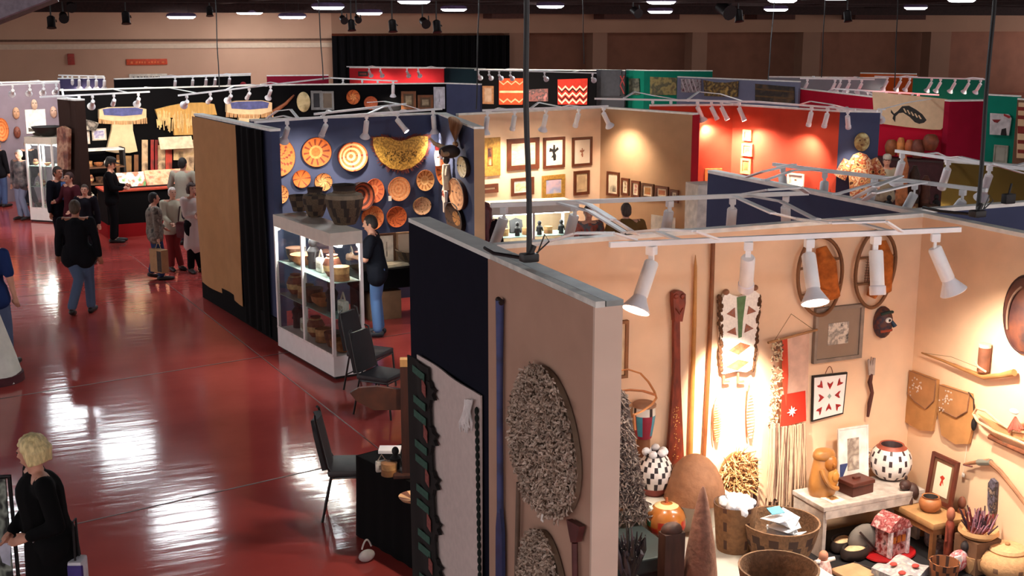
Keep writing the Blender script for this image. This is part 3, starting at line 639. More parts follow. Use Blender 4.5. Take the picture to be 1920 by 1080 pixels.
b = MB(); u0, v0 = NEARO.uv(972, 905, .03); u1, v1 = NEARO.uv(968, 1130, .03); b.tube([(0, 0, .02), ((u1 - u0) / 2, (v1 - v0) / 2, .02), (u1 - u0, v1 - v0, .02)], [.014, .016, .015], 9); tag(b.build('wooden_staff', mt('6a5648', rough=.7), None, NEARO.mat(u0, v0, .01)), 'thin grey brown staff hung beside the lower shaggy oval', 'staff')
t = thing('war_club', 'red brown wooden club with flared head hung by the panel edge', 'club', NEARO.at(1088, 1000, .01)); u0, v0 = NEARO.uv(1088, 1000, .01)
hh = [(x - u0, y - v0) for x, y in (NEARO.uv(*q, .01) for q in ((1074, 972), (1099, 986), (1096, 1000), (1092, 1015), (1082, 1015), (1078, 995)))]
b = MB(); b.prism(hh, .005, .04); b.build('head', mt('5a2e2c', rough=.5, var=.3), t, smooth=False)
b = MB(); e = NEARO.uv(1086, 1180, .01); b.tube([(hh[4][0] + .012, hh[4][1], .02), (e[0] - u0, e[1] - v0, .02)], .018, 9); b.build('shaft', mt('5a2e2c', rough=.5, var=.3), t)
# white blanket with a black and green striped band, hung on the dark half
cb = (845, 850); t = thing('wool_blanket', 'white wool blanket with black and green striped band hung on the dark panel', 'blanket', NEARO.at(*cb, .02))
def bl(x, y): a = NEARO.uv(x, y, .02); b_ = NEARO.uv(*cb, .02); return a[0] - b_[0], a[1] - b_[1]
def blsurf(L0, R0, L1, R1, z):
    A, B_, C_, D_ = bl(*L0), bl(*R0), bl(*L1), bl(*R1)
    def f(a, c):
        x = (A[0] * (1 - a) + B_[0] * a) * (1 - c) + (C_[0] * (1 - a) + D_[0] * a) * c; y = (A[1] * (1 - a) + B_[1] * a) * (1 - c) + (C_[1] * (1 - a) + D_[1] * a) * c
        return x, y, z + .008 * math.sin(9 * a + 2 * c)
    return f
b = MB(); b.sheet(blsurf((806, 1300), (905, 1300), (786, 664), (902, 742), .012), 26, 20, .012); b.build('cloth', mt('cdbcb6', rough=.95, var=.05, scale=20, bump=.2), t)
b = MB(); b.sheet(blsurf((790, 1300), (838, 1300), (776, 664), (812, 690), .045), 10, 30, .012); band = b.build('striped_band', mt('15100f', rough=.95), t)
for k in range(14):
    y = 690 + (k // 2) * 83 + (k % 2) * 27 - 35
    x = 784 + (y - 664) * .033; b = MB(); b.prism([bl(x + 3, y), bl(x + 25, y + 18), bl(x + 25, y + 32), bl(x + 3, y + 13)], .056, .060)
    if 665 < y < 1180: b.build('green_bar', mt('35584c', rough=.95, var=.2, scale=60), band, smooth=False)
for k, y in enumerate((720, 805, 888, 972, 1052)):
    x = 810 + (y - 690) * .038; b = MB(); b.prism([bl(x - 6, y - 14), bl(x + 1, y + 2), bl(x + 1, y + 24), bl(x - 6, y + 12)], .057, .060); b.build('red_diamond', mt('8a4a44', rough=.95, var=.3, scale=60), band, smooth=False)
    b = MB(); b.prism([bl(x - 1, y - 8), bl(x + 5, y - 4), bl(x + 7, y + 6), bl(x + 14, y + 12), bl(x + 9, y + 19), bl(x + 14, y + 30), bl(x + 6, y + 28), bl(x + 3, y + 46), bl(x - 1, y + 20)], .020, .045); b.build('black_zigzag', mt('15100f', rough=.95), band, smooth=False)
b = MB()
for k in range(36): x = 900 + .01 * k; b.ell((*bl(899 + k * .25, 770 + k * 14), .02), (.016, .030, .014), 0, 8, 6)
b.build('scalloped_edge', mt('14201c', rough=.95), t)
b = MB()
for k in range(26): x = 878 + random.uniform(-9, 20); b.tube([(*bl(885 + random.uniform(-6, 10), 748), .03), (*bl(x, 790), .045), (*bl(x + random.uniform(-4, 4), 805 + random.uniform(-12, 6)), .035)], .006, 5)
b.build('tassel', mt('e4dedc', rough=.9), t)
# ------------------------------------------------------------------ furniture of the near booth
t = thing('display_table', 'white display table at the left of the near booth under baskets and gourds', 'table', T((4.33, 6.35, 0)))
b = MB(); b.box(.82, 1.65, .04, (0, 0, .93), bev=.006); b.build('tabletop', mt('b4b0a6', rough=.6, var=.05), t, smooth=False)
b = MB(); b.box(.02, 1.6, .25, (-.39, 0, .785)); b.box(.76, .02, .25, (0, -.80, .785)); b.build('apron', mt('b8b0b4', rough=.7), t, smooth=False)
for sx in (-.36, .36):
    for sy in (-.76, .76): b = MB(); b.box(.05, .05, .66, (sx, sy, .33)); b.build('leg', mt('b8b0b4', rough=.7), t, smooth=False)
t = thing('display_table', 'low black draped table at the right of the near booth under dolls', 'table', T((5.66, 6.05, 0)))
b = MB(); b.box(1.54, 2.25, .05, (0, 0, .575), bev=.01); b.build('tabletop', mt('141014', rough=.95), t, smooth=False)
b = MB(); b.box(1.52, 2.23, .55, (0, 0, .275)); b.build('drape', BLACK, t, smooth=False)
t = thing('rustic_bench', 'whitewashed rustic bench holding the carved figure and painted pot', 'bench', T((5.76, 6.94, .60)))
WW = mt('aca098', rough=.85, var=.22, scale=14, bump=.3)
b = MB(); b.box(.92, .38, .035, (0, 0, .3825), bev=.005); b.build('top', WW, t, smooth=False)
b = MB(); b.box(.88, .02, .06, (0, -.18, .335)); b.build('apron', WW, t, smooth=False)
for s_ in (-.435, .435): b = MB(); b.box(.03, .36, .365, (s_, 0, .1825)); b.build('side_panel', WW, t, smooth=False)
t = thing('low_stool', 'small tan wooden stool with rounded top against the right wall', 'stool', T((6.15, 6.62, .60)))
b = MB(); b.box(.32, .46, .05, (0, 0, .275), bev=.012); b.build('top', mt('a67c50', rough=.6), t)
b = MB(); b.box(.28, .42, .05, (0, 0, .225)); b.build('apron', WOODM, t, smooth=False)
for sx in (-.12, .12):
    for sy in (-.19, .19): b = MB(); b.box(.035, .035, .20, (sx, sy, .10)); b.build('leg', WOODM, t, smooth=False)
# ------------------------------------------------------------------ things on the tan back wall
frame_on(BW, (1120, 602, 1175, 710), 'thin brown frame half hidden behind the nearest partition', WOODM, mt('e2c49a'), mt('d8b48c'), .022, .04)
# carved paddle
c = (1265, 700); t = thing('carved_paddle', 'long red brown carved wooden paddle, widening to a flat blade', 'paddle', BW.at(*c, .02))
def bp(x, y, W=BW, cc=None, o=.02): a = W.uv(x, y, o); z = W.uv(*(cc or c), o); return a[0] - z[0], a[1] - z[1]
b = MB(); b.prism([bp(*q) for q in ((1260, 600), (1271, 600), (1272, 700), (1279, 868), (1248, 868), (1260, 700))], 0, .03); b.build('blade', WOODR, t, smooth=False)
b = MB(); b.prism([bp(*q) for q in ((1256, 548), (1263, 543), (1272, 543), (1279, 549), (1279, 566), (1273, 600), (1259, 600), (1256, 565))], 0, .05)
b.ell((*bp(1261, 553), .05), (.02, .02, .012)); b.ell((*bp(1273, 553), .05), (.02, .02, .012)); b.tube([(*bp(1260, 575), .05), (*bp(1267, 585), .055), (*bp(1274, 575), .05)], .008, 6); b.build('carved_head', WOODR, t)
b = MB()
for k in range(46): b.ell((*bp(random.uniform(1258, 1270), random.uniform(760, 860)), .03), (.004, .004, .003), 0, 6, 4)
b.build('inlay', mt('d8a860', rough=.4), t)
b = MB(); a0 = BW.uv(1304, 478, .03); b.tube([(0, 0, .02)] + [(BW.uv(x, y, .03)[0] - a0[0], BW.uv(x, y, .03)[1] - a0[1], .02) for x, y in ((1304, 500), (1302, 600), (1298, 730), (1294, 868))], [.002, .012, .016, .017, .017], 10); tag(b.build('wooden_spear', mt('b87c3c', rough=.5, var=.15), None, BW.mat(*a0, .01)), 'tan wooden spear with pointed tip, right of the carved paddle', 'spear')
b = MB(); a0 = BW.uv(1337, 452, .03); b.tube([(0, 0, .02)] + [(BW.uv(x, y, .03)[0] - a0[0], BW.uv(x, y, .03)[1] - a0[1], .02) for x, y in ((1334, 560), (1328, 700), (1319, 868))], .016, 10); tag(b.build('long_pole', mt('7e4620', rough=.5, var=.2), None, BW.mat(*a0, .01)), 'straight dark brown pole reaching the top of the tan wall', 'pole')
# beaded cradle cover
c = (1384, 630); t = thing('cradle_cover', 'white beaded hide panel with green stripe, triangles and fur edges', 'beaded hide', BW.at(*c, .02)); BEAD = mt('efe6dc', rough=.6, var=.08, scale=60, bump=.2)
b = MB(); b.prism([bp(*q) for q in ((1350, 560), (1357, 546), (1370, 552), (1384, 556), (1398, 550), (1408, 541), (1420, 550), (1420, 580), (1412, 640), (1406, 690), (1395, 696), (1376, 694), (1352, 700), (1347, 640), (1347, 590))], 0, .03); base = b.build('beaded_hide', BEAD, t, smooth=False)
b = MB(); b.prism([bp(*q) for q in ((1377, 556), (1394, 553), (1388, 600), (1386, 630), (1380, 632), (1379, 600))], .028, .034); b.build('green_stripe', GREENB, t, smooth=False)
mtri = art('7a4436', '9a5a40', '6b6a78', scale=40)
for pts in (((1358, 587), (1373, 575), (1374, 594)), ((1396, 588), (1399, 572), (1413, 582)), ((1358, 621), (1374, 612), (1376, 627)), ((1391, 622), (1394, 605), (1408, 614)), ((1362, 655), (1384, 640), (1402, 646), (1380, 663)), ((1357, 686), (1380, 672), (1400, 676), (1378, 692))):
    b = MB(); b.prism([bp(*q) for q in pts], .028, .034); b.build('triangle', mtri if pts[0][1] < 640 else mt('b06a48', rough=.7, var=.3, scale=40), base, smooth=False)
for xs_ in ((1347, 1349), (1421, 1409)):
    b = MB()
    for k in range(34): b.ell((*bp(xs_[0] + (xs_[1] - xs_[0]) * k / 33 + random.uniform(-2, 2), 556 + k * 4.1), .015 + random.uniform(0, .012)), (.016, .022, .014), 0, 7, 5)
    b.build('fur_edge', mt('5c3a22', rough=.95, var=.4, scale=30), t)
for x, y in ((1357, 546), (1411, 538)): b = MB(); b.ell((*bp(x, y), .03), (.025, .022, .02)); b.build('knot', mt('8a5a40', rough=.8), t)
for x in (1353, 1380): b = MB(); b.prism([bp(x, 696), bp(x + 3, 696), bp(x + 4, 713), bp(x + 13, 712), bp(x + 13, 716), bp(x, 718)], .01, .02); b.build('bead_strip', mt('a06a50', rough=.7), t, smooth=False)
# quill drops
def quilldrop(x, y0, y1, label, col):
    c_ = (x, (y0 + y1) / 2); t = thing('quill_drop', label, 'ornament', BW.at(*c_, .01)); b = MB(); n = 16
    for k in range(n):
        y = y0 + (y1 - y0) * k / (n - 1); w = .030 * math.sin(math.pi * (k + 2) / (n + 3)); p = bp(x, y, BW, c_); b.tube([(p[0] - w, p[1] - .006, .02), (p[0] + w, p[1], .025)], .006, 6)
    b.build('quills', col, t); b = MB(); p0, p1 = bp(x - 6, y0, BW, c_), bp(x - 6, y1, BW, c_); pm = bp(x - 11, (y0 + y1) / 2, BW, c_); b.tube(bez((*p0, .018), (*pm, .018), (*p1, .018)), .006, 6); b.build('spine', mt('8a4a2c', rough=.7), t)
    b = MB(); b.tube([(*bp(x, y0 - 14, BW, c_), .012), (*p0, .018)], .003, 5); b.build('cord', ROPE, t)
quilldrop(1342, 757, 825, 'narrow yellow quill drop hanging left in the bright patch', mt('d4b060', rough=.7, var=.2)); quilldrop(1404, 732, 818, 'narrow white quill drop hanging under the beaded panel', mt('e6d8c8', rough=.7, var=.1))
# feather fan and stick
t = thing('straw_bustle', 'spiky round bustle of pale straw below the beaded panel', 'ornament', BW.at(1378, 890, .03))
b = MB()
for k in range(420):
    a = random.uniform(0, 6.283); r = math.sqrt(random.random()) * .15; x, y = r * math.cos(a), r * math.sin(a) * 1.25; a2 = random.uniform(0, 6.283); l = random.uniform(.03, .08)
    b.tube([(x, y, .02 + random.uniform(0, .05)), (x + l * math.cos(a2), y + l * math.sin(a2), .04 + random.uniform(0, .08))], [.006, .002], 4, random.choice((0, 0, 0, 1)))
b.build('straw', [mt('d8ac74', rough=.85, var=.2), mt('8a5a36', rough=.85)], t); b = MB(); b.lathe([(.05, 0), (.15, .01), (.15, .03), (.04, .04)], 20, sy=1.25); b.build('backing', WOODM, t)
b = MB(); a0 = BW.uv(1416, 862, .04); b.tube([(0, 0, .03)] + [(BW.uv(x, y, .04)[0] - a0[0], BW.uv(x, y, .04)[1] - a0[1], .03 + .008 * math.sin(y)) for x, y in ((1418, 866), (1416, 885), (1419, 905), (1414, 925), (1416, 950), (1412, 962))], [.022, .018, .014, .017, .013, .022, .014], 9); tag(b.build('carved_stick', mt('4a2a1c', rough=.7, var=.35, scale=30), None, BW.mat(*a0, .01)), 'short dark knotted stick between the straw bustle and fringed cloth', 'stick')
# fringed cloth
c = (1480, 780); t = thing('fringed_cloth', 'hanging cloth with red beaded square and long pale fringe', 'wall hanging', BW.at(*c, .02))
b = MB(); b.tube([(*bp(1434, 640), .04), (*bp(1526, 616), .04)], .010, 8); b.build('dowel', mt('a8784c', rough=.7), t)
b = MB(); b.tube([(*bp(1445, 636), .045), (*bp(1482, 588), .01), (*bp(1522, 618), .045)], .0025, 5); b.build('cord', ROPE, t)
b = MB(); A, B_, C_, D_ = bp(1458, 800), bp(1508, 780), bp(1470, 630), bp(1514, 618)
def f4(A, B_, C_, D_, z, amp=.006):
    def f(a, cc): return (A[0] * (1 - a) + B_[0] * a) * (1 - cc) + (C_[0] * (1 - a) + D_[0] * a) * cc, (A[1] * (1 - a) + B_[1] * a) * (1 - cc) + (C_[1] * (1 - a) + D_[1] * a) * cc, z + amp * math.sin(a * 8 + cc * 3)
    return f
b.sheet(f4(A, B_, C_, D_, .03), 14, 14, .006); b.build('cloth', mt('cfa996', rough=.95, var=.12, scale=12), t)
b = MB(); b.sheet(f4(bp(1457, 798), bp(1505, 786), bp(1460, 738), bp(1504, 730), .042, .002), 8, 8, .006); rs = b.build('red_square', mt('d02c14', rough=.9, var=.1), t)
b = MB(); cc_ = bp(1478, 768)
for k in range(8):
    a = k * math.pi / 4 + .2; r = .045 if k % 2 == 0 else .036; o_ = []
    b.prism([(cc_[0] + r * math.cos(a), cc_[1] + r * math.sin(a)), (cc_[0] + .02 * math.cos(a + .3), cc_[1] + .02 * math.sin(a + .3)), (cc_[0], cc_[1]), (cc_[0] + .02 * math.cos(a - .3), cc_[1] + .02 * math.sin(a - .3))], .046, .050)
b.build('bead_flower', WHT, rs, smooth=False)
b = MB(); b.prism([bp(*q) for q in ((1460, 634), (1470, 632), (1472, 700), (1468, 760), (1462, 720))], .036, .042); b.build('red_strip', mt('d0462c', rough=.9), t, smooth=False)
b = MB()
for k in range(170):
    y = random.uniform(636, 800); x = 1452 - (y - 636) * .05 + random.uniform(-9, 9); a = random.uniform(0, 6.28); p = bp(x, y); l = .022
    b.tube([(p[0], p[1], .04), (p[0] + l * math.cos(a), p[1] + l * math.sin(a), .05)], .006, 4, random.choice((0, 0, 1)))
b.build('looped_trim', [mt('d8c4a0', rough=.95, var=.1), mt('7a5a44', rough=.95)], t)
b = MB()
for k in range(110):
    u = random.random(); x0 = 1437 + u * 66; y0 = 800 - u * 10 if u > .25 else 790; x1 = 1432 + u * 68 + random.uniform(-5, 5); y1 = 950 + random.uniform(-22, 10); z = .025 + random.uniform(0, .03)
    b.tube([(*bp(x0, y0), z), (*bp((x0 + x1) / 2 + random.uniform(-3, 3), (y0 + y1) / 2), z + .008), (*bp(x1, y1), z)], .0055, 4, 0 if random.random() < .75 else 1)
b.build('fringe', [mt('c8a88c', rough=.95, var=.15), mt('7c5c4c', rough=.95)], t)
# snowshoes
def snowshoe(cx, cy, rx, ry, tilt, label):
    c_ = (cx, cy); t = thing('snowshoe', label, 'snowshoe', BW.at(cx, cy, .02, tilt), 'round bear paw snowshoes on the tan wall'); s_ = abs(BW.uv(cx + 1, cy)[0] - BW.uv(cx, cy)[0]); RX, RY = rx * s_, ry * s_ * 1.08
    b = MB(); b.tube([(RX * math.cos(a) * (1 + .06 * math.sin(a)), RY * math.sin(a), .025 + .006 * math.sin(3 * a)) for a in [i * math.pi / 20 for i in range(40)]], .014, 8, closed=True); b.build('hoop', mt('7a4e2c', rough=.6, var=.2), t)
    for y in (-.38, .30): b = MB(); w = RX * math.sqrt(1 - y * y); b.tube([(-w, RY * y, .025), (w, RY * (y + .05), .025)], .010, 7); b.build('crossbar', mt('7a5232', rough=.7), t)
    b = MB()
    for k in range(-4, 5):
        b.tube([(k * RX * .1, RY * .30, .02), (k * RX * .13 + .01, -RY * .38, .02)], .003, 4); b.tube([(-RX * .5, RY * (-.3 + .07 * (k + 4)), .02), (RX * .5, RY * (-.32 + .07 * (k + 4)), .022)], .003, 4)
    b.build('lacing', mt('6e4a34', rough=.8), t)
    b = MB(); b.tube([(RX * .05, RY * .75, .04), (RX * .12, RY * .35, .07), (RX * .05, -RY * .1, .08), (RX * .30, -RY * .55, .06)], [.04, .075, .085, .07], 10, flat=.6); b.tube([(RX * .02, -RY * .3, .07), (-RX * .2, -RY * .7, .05)], [.06, .035], 8, flat=.7); b.build('boot_liner', mt('b05e20', rough=.95, var=.3, scale=18, bump=.5), t)
snowshoe(1534, 517, 41, 57, .12, 'left round snowshoe with orange hide binding behind a spotlight'); snowshoe(1637, 504, 36, 54, -.05, 'right round snowshoe with orange hide binding above the mask')
# grey framed print, mask, beaded square, fork
frame_on(BW, (1524, 573, 1614, 675), 'wide grey framed print with small pale drawing below the snowshoe', mt('86786e', rough=.5, var=.2), mt('94806f', rough=.8, var=.04), art('d8d0c4', '8a8680', 'e4dcd0', '4a4a4a', scale=16), .028, .10, .0, .004, .03)
c = (1652, 603); t = thing('carved_mask', 'painted wooden mask with round white eye near the corner', 'mask', BW.at(*c, .01)); s_ = .0037
b = MB(); R = Matrix.Rotation(.1, 3, 'Z'); b.ell((0, 0, .02), (.076, .125, .07), 0, 18, 12); b.build('face', art('8a3c20', '2c2c3c', '6a3a28', '20242c', scale=9), t)
b = MB(); b.ell((.0, .03, .085), (.030, .022, .012)); e_ = b.build('eye', mt('e6e0d6'), t); b = MB(); b.ell((.0, .03, .096), (.011, .011, .006)); b.build('pupil', BLK, e_)
b = MB(); b.tube([(-.055, .075, .06), (0, .09, .08), (.06, .08, .05)], .012, 7); b.build('brow', mt('20342c'), t)
b = MB(); b.tube([(-.05, -.06, .06), (0, -.05, .085), (.05, -.055, .06)], .012, 7); b.build('mouth', mt('a8482c'), t)
b = MB(); b.tube([(.03, .02, .085), (.05, -.02, .10)], [.010, .018], 7); b.build('nose', mt('30465c'), t)
c = (1552, 744); t = thing('beaded_square', 'white beaded square with black border and red arrows', 'beadwork', BW.at(*c, .008))
cor = [bp(1520, 790), bp(1579, 775), bp(1587, 697), bp(1522, 704)]
b = MB(); b.prism(cor, 0, .015); b.build('border', BLK, t, smooth=False); b = MB(); b.prism([(x * .92, y * .92) for x, y in cor], .012, .018); fld = b.build('field', mt('f2ece8', rough=.7, var=.03), t, smooth=False)
def sq(u, v):
    a, b_, c_, d = [Vector((*q, 0)) for q in cor]; p = (a.lerp(b_, u)).lerp(d.lerp(c_, u), v); return p.x, p.y
for k in range(8):
    a = k * math.pi / 4; r1 = .33 if k % 2 == 0 else .47; u0, v0 = .5 + math.cos(a) * (r1 - .17), .5 + math.sin(a) * (r1 - .17); u1, v1 = .5 + math.cos(a) * r1, .5 + math.sin(a) * r1
    du, dv = -math.sin(a) * .075, math.cos(a) * .075; mu, mv = .5 + math.cos(a) * (r1 - .05), .5 + math.sin(a) * (r1 - .05); iu, iv = .5 + math.cos(a) * (r1 - .03) * 1, .5 + math.sin(a) * (r1 - .03)
    b = MB(); b.prism([sq(u0, v0), sq(mu - du, mv - dv), sq(u1 - du * 1.1, v1 - dv * 1.1), sq(mu, mv), sq(u1 + du * 1.1, v1 + dv * 1.1), sq(mu + du, mv + dv)], .017, .021); b.build('red_arrow', art('7a1420', 'b82424', '3a1018', scale=60), fld, smooth=False)
b = MB(); b.prism([sq(.5, .44), sq(.56, .5), sq(.5, .56), sq(.44, .5)], .017, .021); b.build('center_diamond', mt('9ab0a8'), fld, smooth=False)
b = MB(); b.tube(bez((*bp(1546, 700), .01), (*bp(1554, 672), .02), (*bp(1560, 700), .01)), .003, 5); b.build('hanger', mt('8a5038'), t)
c = (1630, 720); t = thing('horn_fork', 'slender carved fork with dark twisted handle on the tan wall', 'fork', BW.at(*c, .02))
b = MB(); b.tube([(*bp(1631, 700), .02), (*bp(1627, 715), .024), (*bp(1632, 735), .02), (*bp(1627, 755), .022), (*bp(1624, 780), .02)], [.012, .018, .014, .017, .010], 8); b.build('handle', mt('4e241c', rough=.7, var=.3), t)
b = MB(); b.prism([bp(*q) for q in ((1626, 702), (1636, 702), (1638, 670), (1634, 670), (1633, 685), (1631, 668), (1628, 685), (1627, 672), (1624, 674))], .012, .024); b.build('tines', mt('a89890', rough=.5), t, smooth=False)
# ------------------------------------------------------------------ right wall
c = (1925, 590); t = thing('hide_shield', 'round dark painted hide shield, cut by the right edge of the view', 'shield', RW.at(*c, .01))
s0 = RW.uv(1886, 588, .01)[0] - RW.uv(*c, .01)[0]; rv = (RW.uv(1925, 518, .01)[1] - RW.uv(1925, 665, .01)[1]) / 2
b = MB(); b.lathe([(.02, .06), (abs(s0) * .6, .055), (abs(s0) * .95, .03), (abs(s0), .01), (abs(s0) * .98, 0)], 32, sy=rv / abs(s0)); b.build('hide', art('2c1216', '4a2824', '6a3a28', '2a2226', scale=4), t)
b = MB(); b.tube([(abs(s0) * .99 * math.cos(a), rv * .99 * math.sin(a), .015) for a in [i * .1571 for i in range(40)]], .012, 7, closed=True); b.build('rim', mt('3a1a18'), t)
b = MB(); b.tube(bez((-abs(s0) * .55, -.12, .06), (-abs(s0) * .7, .1, .08), (0, .2, .07)), .008, 6); b.build('painted_arc', mt('8a6a58'), t)
c = (1810, 690); t = thing('bow_drill', 'long thin bow shaped stick with spooned end on the right wall', 'bow', RW.at(*c, .03))
def rp(x, y, cc=None, o=.03): a = RW.uv(x, y, o); z = RW.uv(*(cc or c), o); return a[0] - z[0], a[1] - z[1]
b = MB(); b.tube([(*rp(x, y), .02) for x, y in ((1732, 661), (1770, 675), (1810, 692), (1850, 706), (1880, 704), (1906, 698))], [.006, .010, .014, .020, .018, .026], 9); b.build('shaft', mt('a87444', rough=.6, var=.15), t)
b = MB(); b.tube([(*rp(1732, 661), .02), (*rp(1790, 668), .035), (*rp(1845, 690), .03)], .002, 4); b.build('string', ROPE, t)
c = (1845, 672); b = MB(); t = thing('rawhide_rattle', 'upright brown cylinder with pale cap tied above the bow stick', 'rattle', RW.at(*c, .05)); h2 = (rp(1845, 648)[1] - rp(1845, 697)[1]); b.T = Matrix.Rotation(-math.pi / 2, 4, 'X') @ Matrix.Identity(4)
b = MB(); b.tube([(0, -h2 * .5, .0), (0, h2 * .45, .0)], .042, 16); b.build('body', mt('7a4a34', rough=.7, var=.25), t)
b = MB(); b.tube([(0, h2 * .44, 0), (0, h2 * .56, 0)], .044, 16); b.build('cap', mt('d8c0a0'), t)
b = MB(); b.tube([(-.05, -h2 * .2, .03), (0, -h2 * .3, .05), (.05, -h2 * .45, .02)], .008, 6); b.build('tie', mt('d8a888'), t)
def bag(pts, flap, c_, label):
    global c
    c = c_; t = thing('hide_bag', label, 'bag', RW.at(*c, .01)); b = MB(); b.prism([rp(*q) for q in pts], 0, .025); b.build('pouch', mt('b5804c', rough=.9, var=.12), t, smooth=False)
    b = MB(); b.prism([rp(*q) for q in flap], .022, .036); b.build('flap', mt('ab774a', rough=.9, var=.12), t, smooth=False)
    for (x, y) in ((pts[0][0] * .7 + pts[2][0] * .3, pts[0][1] + 22), (pts[-1][0] + 14, pts[-1][1] - 12)):
        b = MB()
        for k in range(12): b.ell((*rp(x + random.uniform(-9, 9), y + random.uniform(-12, 12)), .037), (.008, .008, .004), 0, 6, 4)
        b.build('quillwork', mt('c8b0a0', rough=.8, var=.3), t)
    b = MB(); b.tube([(*rp(*q), .036) for q in flap] , .004, 5); b.build('edge_beading', mt('8a6048'), t)
    return t
bag(((1712, 694), (1762, 712), (1760, 760), (1752, 808), (1728, 806), (1700, 790), (1706, 740)), ((1712, 694), (1762, 712), (1758, 750), (1742, 766), (1722, 752), (1708, 735)), (1732, 752), 'left beaded hide bag of the pair on the right wall')
bag(((1768, 720), (1825, 738), (1830, 790), (1820, 832), (1795, 832), (1770, 815), (1762, 770)), ((1768, 720), (1825, 738), (1820, 770), (1800, 782), (1780, 772), (1766, 762)), (1796, 778), 'right beaded hide bag of the pair on the right wall')
c = (1829, 770); t = thing('horn_charm', 'small black horn charm hanging by its thong beside the hide bags', 'charm', RW.at(*c, .02)); b = MB(); b.ell((*rp(1830, 795), .02), (.022, .05, .018)); b.build('horn', BLK, t); b = MB(); b.tube([(*rp(1820, 735), .02), (*rp(1830, 748), .022), (*rp(1830, 785), .02)], .005, 5); b.build('thong', DKB, t)
b = MB(); c = (1808, 890); b.box(.026, .034, .004, (0, 0, .01), bev=.003); b.tube([(0, .017, .01), (*rp(1815, 835), .012)], .0012, 4); tag(b.build('price_tag', TAG, None, RW.at(*c, .01)), 'white price tag hanging on a thread below the hide bags', 'tag')
c = (1890, 810); t = thing('cradle_hoop', 'bent pale wood hoop tray with red tassel at the right edge', 'hoop', RW.at(*c, .04))
b = MB(); b.tube([(*rp(x, y), .03) for x, y in ((1960, 845), (1915, 826), (1870, 808), (1840, 790), (1831, 775), (1838, 765), (1855, 770), (1880, 792), (1905, 806), (1960, 815))], .011, 8); b.build('hoop', mt('dcb088', rough=.6), t)
b = MB(); b.prism([rp(*q) for q in ((1838, 775), (1870, 792), (1960, 822), (1960, 838), (1870, 806))], .015, .025); b.build('hide_web', mt('c08a5c', rough=.9), t, smooth=False)
b = MB()
for k in range(20): b.tube([(*rp(1912, 780), .04), (*rp(1900 + random.uniform(0, 30), 800 + random.uniform(0, 10)), .05)], .006, 5)
b.build('red_tassel', mt('c06050', rough=.9, var=.2), t); b = MB(); b.ell((*rp(1912, 770), .05), (.04, .02, .02)); b.build('feather', WHT, t)
b = MB(); c = (1880, 830); b.tube([(*rp(1859, 818), .015), (*rp(1885, 832), .02), (*rp(1925, 848), .02), (*rp(1960, 865), .02)], [.022, .014, .022, .02], 8); tag(b.build('carved_stick', mt('6e3c22', rough=.8, var=.4, scale=20), None, RW.at(*c, .03)), 'dark carved stick just under the pale hoop tray', 'stick')
c = (1870, 880); t = thing('hunting_bow', 'long curved wooden bow with wrapped grip low on the right wall', 'bow', RW.at(*c, .02)); b = MB(); b.tube([(*rp(x, y), .02) for x, y in ((1812, 870), (1835, 866), (1858, 864), (1880, 884), (1905, 915), (1935, 955), (1965, 985))], [.010, .016, .020, .017, .015, .014, .01], 8); b.build('limb', mt('96684a', rough=.6, var=.25), t)
b = MB(); b.tube([(*rp(1838, 866), .02), (*rp(1862, 866), .02)], .023, 8); b.build('wrapping', mt('7a7a70'), t); b = MB(); b.tube([(*rp(1812, 870), .03), (*rp(1828, 874), .028)], .006, 6); b.build('tip', mt('6e3a38'), t)
c = (1862, 935); t = thing('quilled_sheath', 'narrow dark beaded sheath hanging low on the right wall', 'sheath', RW.at(*c, .01)); b = MB(); b.prism([rp(*q) for q in ((1858, 905), (1864, 896), (1872, 904), (1869, 955), (1862, 972), (1857, 945))], 0, .03); b.build('sheath', art('2c2020', '6a6474', '1c1a24', 'a89080', scale=24), t, smooth=False)
b = MB()
for k in range(14): b.tube([(*rp(1862 + k * .4 - 3, 968), .01), (*rp(1856 + k * .8, 1004 + random.uniform(-8, 6)), .015)], .004, 4)
b.build('fringe', mt('a07868', rough=.9, var=.3), t)
# ------------------------------------------------------------------ on the white table
ZL = .95; ZR = .60
PF = WF(Vector((2.97, 6.9, 0)), Vector((6.4, 6.9, 0)))
# shaggy bark fin and its black box
t = thing('storage_box', 'black box on the floor between the partition and the white table', 'box', T((3.57, 6.72, 0))); b = MB(); b.box(.55, .75, .98, (0, 0, .49), bev=.008); b.build('body', mt('141418', rough=.7), t, smooth=False); b = MB(); b.box(.57, .77, .10, (0, 0, 1.03), bev=.01); b.build('lid', mt('1d2a2c', rough=.6), t, smooth=False)
c = (1178, 860); b = MB(); t = thing('bark_cape', 'tall grey shaggy bark cape standing behind the nearest partition end', 'cape', PF.at(*c, 0))
PB = [(PF.uv(x, y)[0] - PF.uv(*c)[0], PF.uv(x, y)[1] - PF.uv(*c)[1]) for x, y in ((1135, 730), (1157, 726), (1168, 740), (1180, 800), (1196, 890), (1207, 968), (1180, 958), (1135, 935))]
b.prism(PB, 0, .06); b.build('backing', mt('5e5250', rough=.95, var=.3, scale=30), t, smooth=False)
def ptb():
    while True:
        v = random.random(); y = PB[1][1] + (PB[5][1] - PB[1][1]) * v; xr = PB[1][0] + (PB[5][0] - PB[1][0]) * v ** 1.05; x = random.uniform(PB[0][0], xr + .005); return x, y, .058
shreds(ptb, 1500, .05, .010, .02).build('bark_strips', [mt('7c706c', rough=.95, var=.2), mt('5a4e4c', rough=.95), mt('968a84', rough=.95)], t, smooth=False, fix=False)
b = MB()
